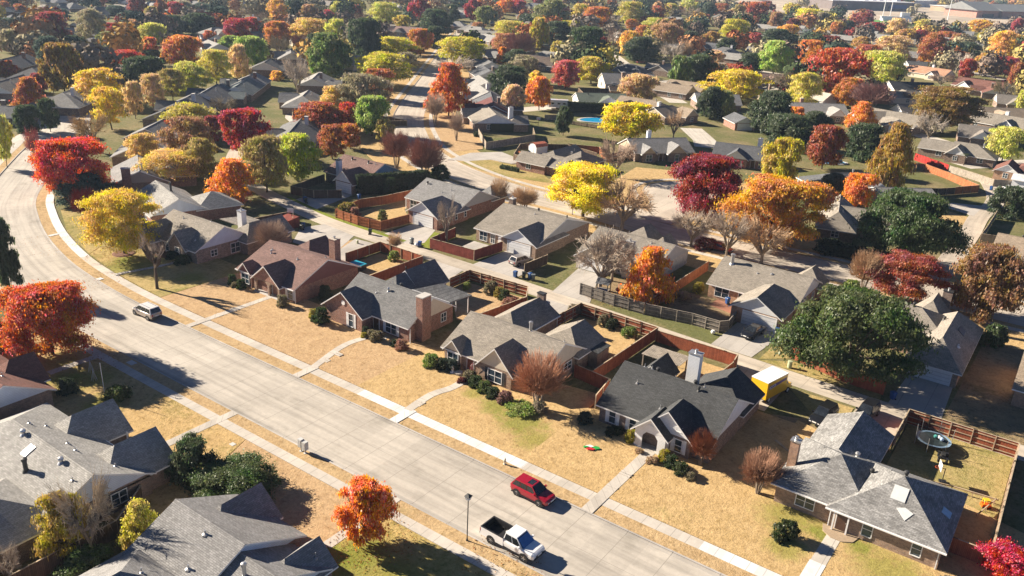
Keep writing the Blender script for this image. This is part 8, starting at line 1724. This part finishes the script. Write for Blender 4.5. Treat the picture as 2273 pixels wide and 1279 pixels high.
('twig', 'redbrown3', -19.0, 72.7, 2.01, 4.65, 1, 'rounded twiggy brown tree in front of the weathered grey hip-roofed house', GRP[3]),
('round', 'redpink2', 3.0, 75.5, 2.16, 2.63, 1, 'bright crimson-pink tree in the bottom right corner', GRP[0]),
('wispy', 'yelgreen4', 1.6, 80.9, 0.0, 14.74, 1, 'yellow-green tree at the right photo edge beside the trampoline yard', GRP[0]),
('twig', 'rustbrown', -25.7, 73.7, 1.49, 3.93, 1, 'rust-brown twiggy bush at the corner of the dark-roofed house with white gables', GRP[3]),
('pruned', 'browngrey', -109.9, 64.0, 1.82, 9.18, 1, 'pruned knobbly bare tree on the lawn right of the broad golden tree', GRP[0]),
]
GH = 'houses of the farther streets'
HOUSES = [
(-252.9, 126.6, -0.873, 19.0, 13.0, 'x', 'grey', 'brown', 'white', 'hh', 'hip-roofed grey house among gold trees at the left', GH),
(-306.0, 142.8, -0.873, 14.0, 12.0, 'x', 'slate', 'brown', 'white', 'hh', 'slate hip-roofed house left of the big bronze-topped magnolia', GH),
(-337.0, 151.0, -0.873, 18.0, 12.0, 'x', 'navy', 'brown', 'white', 'gg', 'navy-roofed house at the left beyond the orange hedge tree', GH),
(-285.2, 124.8, -0.873, 20.0, 12.0, 'x', 'taupe', 'brown', 'white', 'gg', 'taupe low roof at the left photo edge behind the rust-orange pointed tree', GH),
(-244.5, 105.1, -0.873, 12.0, 9.0, 'y', 'slate', 'brown', 'white', 'gg', 'dark shaded house at the left photo edge beside the dark green tree', GH),
(-580.2, 302.8, 0.0, 15.0, 12.0, 'x', 'slate', 'brown', 'white', 'hh', 'slate steep-roofed far house with white chimney, upper left', GH),
(-560.0, 257.1, 0.349, 14.0, 11.0, 'y', 'slate', 'brown', 'white', 'gg', 'leftmost grey roof along the hazy top of the photo', GH),
(-572.4, 280.8, 0.0, 16.0, 11.0, 'x', 'taupe', 'brown', 'white', 'hh', 'pale taupe roof in the hazy top left, beside the slate steep-roofed house', GH),
(-545.4, 308.1, 0.0, 18.0, 11.0, 'y', 'slate', 'brown', 'white', 'gh', 'twin-gabled slate roof in the hazy upper left', GH),
(-560.6, 325.5, 0.0, 14.0, 11.0, 'x', 'taupe', 'brown', 'white', 'gg', 'taupe-roofed house just right of the twin-gabled hazy roof', GH),
(-531.8, 290.3, 0.0, 14.0, 11.0, 'y', 'navy', 'brown', 'white', 'gg', 'navy-roofed house just left of the twin-gabled hazy roof', GH),
(-488.0, 298.1, 0.349, 16.0, 11.0, 'x', 'navy', 'brown', 'white', 'gg', 'navy roof between dark evergreens in the upper left', GH),
(-386.9, 208.0, -0.873, 14.0, 10.0, 'x', 'grey', 'brown', 'white', 'gh', 'grey-roofed house behind and right of the bronze-topped magnolia', GH),
(-367.8, 244.5, -0.349, 14.0, 10.0, 'x', 'grey', 'brown', 'white', 'gg', 'grey-roofed house below and right of the navy far roof', GH),
(-346.0, 244.1, -0.349, 18.0, 11.0, 'x', 'grey', 'brown', 'white', 'gg', 'grey-roofed house behind the stepped row of roofs', GH),
(-579.9, 397.7, -0.349, 14.0, 11.0, 'x', 'slate', 'brown', 'white', 'gg', 'slate-roofed house well right of the navy far roof', GH),
(-375.9, 292.7, 0.0, 14.0, 11.0, 'y', 'navy', 'brown', 'white', 'gg', 'navy-roofed house well left of the bright green oak', GH),
(-465.0, 247.9, 0.349, 12.0, 10.0, 'y', 'slate', 'brown', 'white', 'gg', 'slate-roofed house just in front of the steep slate far house', GH),
(-457.6, 350.1, 0.349, 13.0, 10.0, 'x', 'taupe', 'brown', 'white', 'gg', 'taupe-roofed house well left of the bright green oak', GH),
(-457.1, 385.1, -0.349, 14.0, 10.0, 'x', 'taupe', 'brown', 'white', 'gg', 'taupe-roofed house behind and left of the bright green oak', GH),
(-379.5, 268.2, -0.349, 12.0, 9.0, 'x', 'white', 'brown', 'white', 'gg', 'white-roofed house well right of the navy far roof', GH),
(-347.0, 299.6, -0.349, 12.0, 9.0, 'x', 'taupe', 'cream', 'white', 'gg', 'taupe-roofed house well left of the upper yellow-green avenue tree', GH),
(-238.2, 210.5, -0.873, 18.0, 11.0, 'x', 'grey', 'brown', 'white', 'gg', 'grey house with small square chimney behind the bright green oak', GH),
(-208.6, 179.0, -0.873, 17.0, 11.0, 'x', 'grey', 'brown', 'white', 'gh', 'grey house with a white chimney above the basketball driveway', GH),
(-173.8, 146.1, -0.873, 22.0, 11.0, 'x', 'slate', 'purple', 'white', 'gg', 'long slate roof with a lilac gable right of the deep crimson tree', GH),
(-280.1, 223.1, -0.873, 20.0, 13.0, 'x', 'slate', 'brown', 'white', 'hg', 'dark slate house with a brick chimney at the top of the stepped row', GH),
(-249.2, 188.8, -0.873, 22.0, 11.0, 'x', 'grey', 'brown', 'shadewhite', 'gg', 'grey house with pale blue gable and white garage end in the stepped row', GH),
(-240.8, 179.8, -0.873, 20.0, 10.0, 'x', 'greengrey', 'brown', 'white', 'gg', 'green-grey roof with white gable end in the stepped row', GH),
(-238.7, 169.2, -0.873, 20.0, 11.0, 'x', 'greengrey', 'brown', 'white', 'hg', 'long green-grey hip roof in the stepped row', GH),
(-233.0, 161.7, -0.873, 18.0, 13.0, 'x', 'slate', 'brown', 'white', 'gg', 'dark slate double-gabled roof with a chimney pipe in the stepped row', GH),
(-225.3, 148.8, -0.873, 18.0, 12.0, 'x', 'slate', 'brown', 'taupe', 'gg', 'taupe-gabled slate roof behind the olive-gold tree', GH),
(-398.9, 411.3, 0.349, 16.0, 11.0, 'x', 'taupe', 'brown', 'white', 'hh', 'taupe-roofed house left of the rose-brown roof', GH),
(-376.1, 398.5, 0.349, 13.0, 10.0, 'x', 'taupe', 'brown', 'white', 'gg', 'taupe-roofed house just left of the rose-brown roof', GH),
(-358.0, 391.4, 0.349, 16.0, 12.0, 'x', 'rose', 'brown', 'white', 'gg', 'rose-brown roof left of the rust-orange avenue tree', GH),
(-370.4, 387.1, 0.0, 12.0, 9.0, 'y', 'rose', 'brown', 'white', 'gg', 'rose-roofed house just left of the rose-brown roof', GH),
(-374.1, 457.5, 0.349, 14.0, 11.0, 'x', 'grey', 'brown', 'white', 'hh', 'first pale grey roof of the row beyond the top of the avenue', GH),
(-351.0, 443.3, 0.349, 15.0, 12.0, 'x', 'grey', 'brown', 'white', 'hh', 'second pale grey hip roof of the row beyond the avenue', GH),
(-338.0, 435.4, 0.0, 15.0, 12.0, 'x', 'grey', 'brown', 'white', 'gh', 'third pale grey roof of the row beyond the avenue', GH),
(-319.9, 418.3, 0.349, 15.0, 12.0, 'x', 'grey', 'brown', 'white', 'gg', 'fourth pale grey roof of the row beyond the avenue', GH),
(-300.5, 398.9, -0.349, 15.0, 12.0, 'x', 'grey', 'brown', 'white', 'gg', 'nearest striped grey roof of the row beyond the avenue', GH),
(-373.3, 506.5, 0.349, 13.0, 11.0, 'x', 'grey', 'brown', 'white', 'gg', 'grey-roofed house right of the pale grey far row', GH),
(-535.0, 642.1, 0.349, 14.0, 11.0, 'x', 'grey', 'brown', 'white', 'hg', 'grey-roofed house behind and left of the pale grey far row', GH),
(-519.5, 546.9, -0.349, 13.0, 10.0, 'y', 'grey', 'brown', 'white', 'gg', 'grey-roofed house behind the rose-brown roof', GH),
(-492.9, 836.6, 0.0, 14.0, 11.0, 'x', 'rose', 'brown', 'white', 'hh', 'rose-roofed house behind the largest dark green tree', GH),
(-386.9, 440.9, 0.349, 10.0, 8.0, 'x', 'cream', 'cream', 'white', 'gg', 'cream-roofed house just right of the rose-brown roof', GH),
(-230.7, 304.0, -0.698, 15.0, 11.0, 'x', 'slate', 'brown', 'white', 'gg', 'slate-roofed house below and right of the right-hand avenue tree', GH),
(-214.0, 281.2, -0.698, 17.0, 11.0, 'x', 'navy', 'brown', 'white', 'gg', 'navy-gabled house with dark chimney right of the avenue', GH),
(-195.0, 254.5, -0.698, 17.0, 12.0, 'x', 'grey', 'brown', 'white', 'gg', 'pale grey striped roof right of the flame-orange maple', GH),
(-180.4, 235.7, -0.698, 17.0, 12.0, 'x', 'grey', 'brown', 'white', 'gg', 'second pale grey roof right of the flame-orange maple', GH),
(-167.8, 224.0, -0.873, 18.0, 12.0, 'x', 'navy', 'brown', 'white', 'gg', 'navy shaded roof behind the maroon gable', GH),
(-161.5, 216.0, -0.873, 17.0, 12.0, 'x', 'maroon', 'brown', 'maroon', 'gg', 'maroon-roofed house just behind the white-chimneyed corner house', GH),
(-220.8, 334.3, 0.0, 20.0, 13.0, 'x', 'brown', 'brown', 'brown', 'gh', 'flat dark brown roof behind the rose-red tree', GH),
(-264.1, 408.2, 0.349, 12.0, 9.0, 'x', 'green', 'brown', 'white', 'gg', 'green-roofed house behind and right of the flat dark brown roof', GH),
(-258.5, 410.6, 0.349, 12.0, 9.0, 'x', 'greengrey', 'brown', 'white', 'gg', 'green-grey-roofed house left of the largest dark green tree', GH),
(-281.9, 532.9, 0.0, 13.0, 10.0, 'x', 'slate', 'brown', 'white', 'gg', 'slate-roofed house right of the largest dark green tree', GH),
(-284.2, 567.0, -0.349, 15.0, 11.0, 'x', 'slate', 'brown', 'white', 'gg', 'slate-roofed house well right of the largest dark green tree', GH),
(-269.8, 500.0, -0.349, 13.0, 10.0, 'x', 'taupe', 'brown', 'white', 'gg', 'taupe-roofed house right of the largest dark green tree', GH),
(-181.1, 347.1, 0.0, 16.0, 11.0, 'x', 'navy', 'brown', 'navy', 'hh', 'navy-roofed house behind the cream-walled house', GH),
(-174.0, 366.9, 0.0, 14.0, 10.0, 'y', 'taupe', 'brown', 'taupe', 'gg', 'tan barn-like house right of the navy roof', GH),
(-130.9, 263.5, 0.0, 19.0, 11.0, 'x', 'tan', 'brown', 'white', 'gh', 'tan low roof just right of the bright yellow pool tree', GH),
(-119.8, 258.7, -0.262, 14.0, 10.0, 'y', 'tan', 'brown', 'tans', 'gh', 'tan-roofed house right of the bright yellow pool tree', GH),
(-141.0, 308.9, 0.0, 14.0, 10.0, 'x', 'tan', 'brown', 'tans', 'gg', 'tan-roofed house right of the cream-walled house', GH),
(-248.9, 762.7, 0.0, 14.0, 10.0, 'y', 'tan', 'cream', 'white', 'gg', 'cream-gabled far house left of a wide yellow-green tree, upper right', GH),
(-249.2, 701.4, 0.0, 16.0, 11.0, 'x', 'grey', 'cream', 'white', 'gg', 'pale grey far house right of the yellow-green tree, upper right', GH),
(-235.0, 692.0, 0.0, 13.0, 10.0, 'x', 'grey', 'cream', 'white', 'gg', 'grey-roofed house just left of the cream-gabled far house', GH),
(-204.6, 722.5, 0.0, 13.0, 9.0, 'y', 'grey', 'white', 'white', 'gg', 'small white-gabled house beside a navy roof, upper right', GH),
(-207.3, 693.3, 0.0, 15.0, 11.0, 'x', 'navy', 'brown', 'white', 'gg', 'navy roof beside the small white-gabled house, upper right', GH),
(-173.9, 735.8, 0.0, 15.0, 12.0, 'x', 'grey', 'white', 'white', 'gg', 'white two-storey looking house under the crimson trees, upper right', GH),
(-154.8, 708.7, 0.0, 15.0, 11.0, 'x', 'grey', 'brown', 'white', 'gg', 'grey and brick house right of the white two-storey looking one', GH),
(-173.0, 660.4, 0.0, 17.0, 11.0, 'x', 'grey', 'brown', 'white', 'gg', 'grey-roofed house left of the white two-storey far house', GH),
(-140.6, 626.1, 0.0, 13.0, 10.0, 'x', 'slate', 'brown', 'white', 'gg', 'slate-roofed house just below and right of the white two-storey far house', GH),
(-203.5, 494.1, 0.0, 15.0, 11.0, 'x', 'navy', 'brown', 'shadewhite', 'gg', 'navy roof with a pale blue gable and a chimney, left of the light green tree', GH),
(-188.1, 474.3, 0.0, 16.0, 12.0, 'x', 'slate', 'brown', 'white', 'hh', 'slate hip roof just below the navy roof with a pale blue gable', GH),
(-171.3, 448.1, 0.0, 16.0, 11.0, 'x', 'grey', 'brown', 'white', 'gh', 'grey striped roof nearest the light green tree', GH),
(-228.8, 595.5, 0.0, 14.0, 10.0, 'x', 'slate', 'brown', 'white', 'gg', 'slate-roofed house right of the navy far roof with pale blue gable', GH),
(-140.5, 319.3, 0.0, 16.0, 11.0, 'x', 'tan', 'brown', 'white', 'gg', 'tan-roofed house with tall brick chimney behind the dark green pair', GH),
(-112.5, 337.5, 0.698, 16.0, 11.0, 'y', 'taupe', 'cream', 'tans', 'gg', 'tan gabled house hidden behind the yellow spreading tree', GH),
(-95.9, 340.9, -0.262, 14.0, 10.0, 'x', 'cream', 'white', 'white', 'gg', 'white house half hidden under the huge red-orange tree', GH),
(-80.1, 482.9, -0.262, 21.0, 12.0, 'x', 'salmon', 'cream', 'white', 'gg', 'salmon-roofed cream house, far right', GH),
(-91.4, 514.3, 0.698, 15.0, 10.0, 'x', 'slate', 'brown', 'greysid', 'gg', 'slate-roofed house just behind and left of the salmon-roofed house', GH),
(-73.9, 406.5, 0.698, 20.0, 12.0, 'x', 'navyblack', 'cream', 'white', 'gg', 'black-roofed house with white gables beneath the yellow-green tree, far right', GH),
(-50.4, 446.0, -0.262, 22.0, 13.0, 'x', 'redbrown', 'cream', 'white', 'gg', 'red-brown-roofed house with white gables, far right', GH),
(-42.8, 430.4, 0.175, 14.0, 11.0, 'y', 'redbrown', 'brown', 'white', 'gg', 'redbrown-roofed house just below and right of the red-brown far roofs', GH),
(-31.5, 360.1, 0.698, 20.0, 11.0, 'x', 'tan', 'brown', 'tans', 'gg', 'tan-red roof at the far right beyond the bronze-green tree', GH),
(-29.3, 337.6, -0.262, 18.0, 12.0, 'x', 'greytan', 'brown', 'white', 'gg', 'grey-tan roof with white gable right of the bronze-green tree', GH),
(-70.3, 377.4, 0.698, 13.0, 8.0, 'x', 'greytan', 'cream', 'white', 'gg', 'grey-tan-roofed house just in front of the black-roofed white-gabled house', GH),
(-85.0, 306.3, 0.698, 20.0, 12.0, 'x', 'grey', 'brown', 'white', 'gg', 'plain grey roof between the small orange trees, right side', GH),
(-59.8, 309.7, -0.262, 22.0, 13.0, 'x', 'greytan', 'brown', 'white', 'gg', 'grey-tan-roofed house in front of the black-roofed white-gabled house', GH),
(-59.0, 402.1, 0.698, 14.0, 8.0, 'x', 'slate', 'brown', 'white', 'gg', 'slate-roofed house just behind the very wide bronze-green tree', GH),
(-89.7, 963.2, -0.262, 12.0, 9.0, 'x', 'white', 'brown', 'white', 'gg', 'white-roofed house below and right of the pink-brick school', GH),
(-100.9, 790.1, 0.698, 12.0, 9.0, 'x', 'slate', 'brown', 'white', 'gg', 'slate-roofed house in front of the pink-brick school', GH),
(-198.5, 609.9, 0.0, 11.0, 8.0, 'x', 'slate', 'brown', 'white', 'gg', 'slate-roofed house just in front of the cream-gabled far house', GH),
(-216.8, 584.8, 0.0, 12.0, 9.0, 'x', 'slate', 'brown', 'white', 'gg', 'slate-roofed house behind and left of the light green tree', GH),
]
# plant the trees and build the farther houses
for row in HOUSES: far_house(*row)
for i, row in enumerate(TREES):
    plant_tree(i, *row)

# the wooded suburbs beyond: too many crowns to count, one object each
def far_woods(spots):
    rs = np.random.RandomState(11); pal = ['dkgreen', 'bluegreen', 'olivegrey', 'rust', 'brown', 'greyolive', 'yelolive', 'darkred', 'greyolive', 'greybrown', 'greyolive', 'rusttan', 'greybrown', 'dkgreen', 'olive', 'bluegreen', 'olivegrey', 'browngrey', 'goldbrown']
    groups = {}
    for (x, y) in spots: groups.setdefault(pal[rs.randint(len(pal))], []).append((x, y))
    AC = []; AN = []; AI = []
    me = bpy.data.meshes.new('far_woods'); mats = []; mi = []
    for gi, (c, L) in enumerate(groups.items()):
        m = bpy.data.materials.get('far_' + c)
        if not m:
            t = NT('far_' + c); g = t.node('ShaderNodeNewGeometry'); cc = t.mix(1.0, t.ramp(g.outputs['Random Per Island'], [(0, (.6, .6, .6)), (1, (1.35, 1.35, 1.35))]), (*scl(LC[c], .55 if c in ('browngrey', 'greybrown', 'olivegrey') else BR * .8), 1), 'MULTIPLY'); m = t.bsdf(cc, .95, spec=.05)
        mats.append(m)
        for (x, y) in L:
            r = rs.uniform(4.5, 9.5); h = r * rs.uniform(1.1, 1.7) + 2; n = 480 if math.hypot(x, y) < 750 else 260; k_ = .115 if n > 300 else .15
            d = rs.normal(size=(n, 3)); d /= np.linalg.norm(d, axis=1, keepdims=True); lob = 1 + .22 * np.sin(3 * np.arctan2(d[:, 1], d[:, 0]) + x) + .15 * np.sin(5 * d[:, 2] + y)
            C = d * (rs.uniform(.6, 1, n) * lob)[:, None] * np.array([r, r, h * .45]) + np.array([x, y, h * .56]); C[:, 2] = np.maximum(C[:, 2], .6)
            AC.append(C); AN.append(d + rs.normal(0, .45, (n, 3))); mi.append(np.full(n, gi)); AI.append(np.full(n, r * k_))
    C = np.concatenate(AC); N = np.concatenate(AN); mi = np.concatenate(mi); S = np.concatenate(AI); n = len(C)
    N /= np.linalg.norm(N, axis=1, keepdims=True); T = np.cross(N, rs.normal(size=(n, 3))); T /= np.linalg.norm(T, axis=1, keepdims=True); B = np.cross(N, T); s = (S * rs.uniform(.7, 1.3, n))[:, None]
    P = np.stack([C - B * s, C + T * s, C + B * s, C - T * s], 1).reshape(-1, 3)
    me.vertices.add(4 * n); me.vertices.foreach_set('co', P.astype(np.float32).ravel()); me.loops.add(4 * n); me.loops.foreach_set('vertex_index', np.arange(4 * n, dtype=np.int32)); me.polygons.add(n); me.polygons.foreach_set('loop_start', np.arange(0, 4 * n, 4, dtype=np.int32))
    for m in mats: me.materials.append(m)
    me.polygons.foreach_set('material_index', mi.astype(np.int32)); me.update(calc_edges=True); me.validate()
    o = bpy.data.objects.new('far_woods', me); col.objects.link(o); tag(o, 'wooded suburb of mixed autumn crowns filling the hazy distance', 'woods', kind='stuff')
def fill_houses():
    """small roofs scattered through the farthest streets, where the photograph shows only specks of roof between crowns"""
    rs = np.random.RandomState(21); out = []
    pts = np.array([(r[2], r[3]) for r in TREES]); hp = [(r[0], r[1]) for r in HOUSES]
    src = []
    for k, (rf, nm) in enumerate((('grey', 'grey'), ('slate', 'slate-dark'), ('taupe', 'taupe'), ('paleg', 'pale grey'), ('rose', 'rosy brown'))):
        h = House('brick_house', 'tiny ' + nm + ' roof far off among the distant crowns', 0, 0, 0, rf, 'cream' if k % 2 else 'brown', [(-8, 8, -5.5, 5.5, 'x', 5.4, 'h' if k % 2 else 'g', 'g'), (-4.5, 1.5, -7.5, 0, 'y', 4.9, 'g', 'h')], gab='white', group='tiny far-off roofs, ' + nm)
        src.append(h.e)
    for _ in range(9000):
        if len(out) >= 190: break
        dist = 300 * (5.2 ** rs.uniform(0, 1)); ang = R(rs.uniform(-3, 69)); x, y = -math.sin(ang) * dist, math.cos(ang) * dist
        if 930 < y < 1420 and -440 < x < 60: continue
        if (np.hypot(pts[:, 0] - x, pts[:, 1] - y) < 11).any(): continue
        if min(math.hypot(a - x, b - y) for a, b in hp + out) < 24: continue
        if any(math.hypot(x - a0 - t_ * (a1 - a0), y - b0 - t_ * (b1 - b0)) < 20 for (a0, b0), (a1, b1) in zip([(-372, 462), (-341, 420), (-300, 362), (-262, 309)], [(-341, 420), (-300, 362), (-262, 309), (-228, 262)]) for t_ in (0, .33, .66, 1)): continue
        if (-360 < x < -285 and 390 < y < 480) or (-230 < x < -165 and 340 < y < 410): continue
        k = rs.randint(5); o = src[k] if not any(q == k for q in used_k) else copy_tree(src[k]); used_k.append(k)
        o.location = (x, y, 0); o.rotation_euler = (0, 0, R(rs.choice([0, 90, 40, -35, 10])) + rs.uniform(-.1, .1)); out.append((x, y))
    return np.array(out)
used_k = []
fh = fill_houses()
def wood_spots():
    """jittered spots across the suburbs beyond 330 m, keeping off trees, houses, the avenue, the school grounds"""
    rs = np.random.RandomState(4); W = []
    pts = np.array([(r[2], r[3]) for r in TREES]); rad = np.array([r[4] for r in TREES]); hp = np.array([(r[0], r[1]) for r in HOUSES])
    av = [(-372, 462), (-341, 420), (-300, 362), (-262, 309), (-228, 262)]
    for _ in range(60000):
        if len(W) >= 1500: break
        dist = 330 * (9.5 ** (rs.uniform(0, 1) ** 1.0)); ang = R(rs.uniform(-4, 71)); x, y = -math.sin(ang) * dist, math.cos(ang) * dist
        if not (-1440 < x < 850 and 0 < y < 3300): continue
        if 1000 < y < 1420 and -440 < x < 60 and rs.uniform() < .93: continue
        if 930 < y < 1030 and -250 < x < -120: continue
        if any(math.hypot(x - a0 - t_ * (a1 - a0), y - b0 - t_ * (b1 - b0)) < 14 for (a0, b0), (a1, b1) in zip(av[:-1], av[1:]) for t_ in (0, .33, .66, 1)): continue
        if (-360 < x < -290 and 395 < y < 475) or (-225 < x < -170 and 345 < y < 405): continue
        if (np.hypot(pts[:, 0] - x, pts[:, 1] - y) < rad * .8 + 4).any() or (np.hypot(hp[:, 0] - x, hp[:, 1] - y) < 12).any(): continue
        if dist < 900:
            th = np.arctan2(-hp[:, 0], hp[:, 1]); hd = np.hypot(hp[:, 0], hp[:, 1])
            if ((abs(th - ang) < 11 / dist) & (hd - dist < 75) & (hd > dist)).any(): continue
            th = np.arctan2(-pts[:, 0], pts[:, 1]); td = np.hypot(pts[:, 0], pts[:, 1])
            if ((abs(th - ang) < rad * .8 / dist) & (td - dist < 40) & (td > dist)).any(): continue
            th = np.arctan2(-fh[:, 0], fh[:, 1]); td = np.hypot(fh[:, 0], fh[:, 1])
            if ((abs(th - ang) < 9 / dist) & (td - dist < 45) & (td > dist - 9)).any(): continue
        if W and min((x - q[0]) ** 2 + (y - q[1]) ** 2 for q in W[-500:]) < (30 if dist < 900 else 90): continue
        W.append((x, y))
    return W
far_woods(wood_spots())

# fallen leaves under the red-orange and golden trees: one loose scatter
rs = np.random.RandomState(5); CL = []
for x, y, r, n in ((-95.5, 42.5, 6, 700), (-127, 69, 6, 900), (-43.5, 42.8, 4, 500), (-56, 108, 4, 500), (-119, 59.6, 4, 250), (-140, 63.2, 6, 300), (-33, 48.3, 4, 260), (-24, 118, 7, 300)):
    a = rs.uniform(0, 6.28, n); q = r * np.sqrt(rs.uniform(0, 1, n)); CL.append(np.stack([x + q * np.cos(a), y + q * np.sin(a), np.full(n, .19)], 1))
CL = np.concatenate(CL); NN = np.tile(np.array([0, 0, 1.0]), (len(CL), 1)) + rs.normal(0, .3, (len(CL), 3))
o = bpy.data.objects.new('fallen_leaves', quads('fallen_leaves', CL, NN, .07, (.8, 1.5), LEAF, rs)); o.color = (.32, .13, .04, 1); col.objects.link(o); tag(o, 'scatter of fallen rust-coloured leaves on the lawns', 'leaves', kind='stuff')

# air
hb = MB(); hb.box(-1490, 890, -110, 4190, -1.6, 62)
t = NT('air'); pv = t.node('ShaderNodeVolumePrincipled'); pv.inputs['Color'].default_value = (.6, .78, 1.0, 1); pv.inputs['Density'].default_value = HAZE; pv.inputs['Anisotropy'].default_value = .2
t.link(pv.outputs[0], t.out.inputs['Volume']); hz = hb.build('haze', t.mat); tag(hz, kind='stuff'); hz.display_type = 'WIRE'

# light, sky, camera
w = bpy.data.worlds.new('World'); sc.world = w; w.use_nodes = True
nt = w.node_tree; bg = nt.nodes['Background']; sky = nt.nodes.new('ShaderNodeTexSky'); sky.sky_type = 'NISHITA'; sky.sun_disc = False
SUN_EL, SUN_AZ = 25.5, 11.5      # height of the sun; street-plane angle the shadows run toward
sky.sun_elevation = R(SUN_EL); sky.sun_rotation = R(90 - (180 + SUN_AZ)); sky.air_density = .35; sky.dust_density = .05; sky.ozone_density = 4.0
nt.links.new(sky.outputs[0], bg.inputs['Color']); bg.inputs['Strength'].default_value = SKY_S
L = bpy.data.lights.new('sun', 'SUN'); L.energy = SUN_S; L.angle = R(.55); L.color = (1.0, .88, .72)
so = bpy.data.objects.new('sun', L); col.objects.link(so)
d = Vector((math.cos(R(SUN_EL)) * math.cos(R(SUN_AZ)), math.cos(R(SUN_EL)) * math.sin(R(SUN_AZ)), -math.sin(R(SUN_EL))))
so.rotation_euler = d.to_track_quat('-Z', 'Y').to_euler(); so.location = (-60, 40, 60)

cam = bpy.data.cameras.new('camera'); co = bpy.data.objects.new('camera', cam); col.objects.link(co); sc.camera = co
P_, RO_, HD_ = R(21.994), R(2.874), R(-34.803)
f = Vector((math.sin(HD_) * math.cos(P_), math.cos(HD_) * math.cos(P_), -math.sin(P_))); rt = Vector((math.cos(HD_), -math.sin(HD_), 0)); up = rt.cross(f)
a = rt * math.cos(RO_) + up * math.sin(RO_); b = up * math.cos(RO_) - rt * math.sin(RO_)
mw = Matrix.Identity(4)
for i in range(3): mw[i][0] = a[i]; mw[i][1] = b[i]; mw[i][2] = -f[i]; mw[i][3] = (0, 0, 49.7)[i]
co.matrix_world = mw
cam.sensor_width = 36; cam.lens = 1837 / 2273 * 36; cam.clip_start = .5; cam.clip_end = 9000
sc.view_settings.view_transform = 'Standard'; sc.view_settings.look = 'None'; sc.view_settings.exposure = EXPO; sc.view_settings.gamma = 1
cy = sc.cycles
cy.max_bounces = 6; cy.diffuse_bounces = 2; cy.glossy_bounces = 2; cy.transmission_bounces = 3; cy.transparent_max_bounces = 8; cy.volume_bounces = 0; cy.use_denoising = True
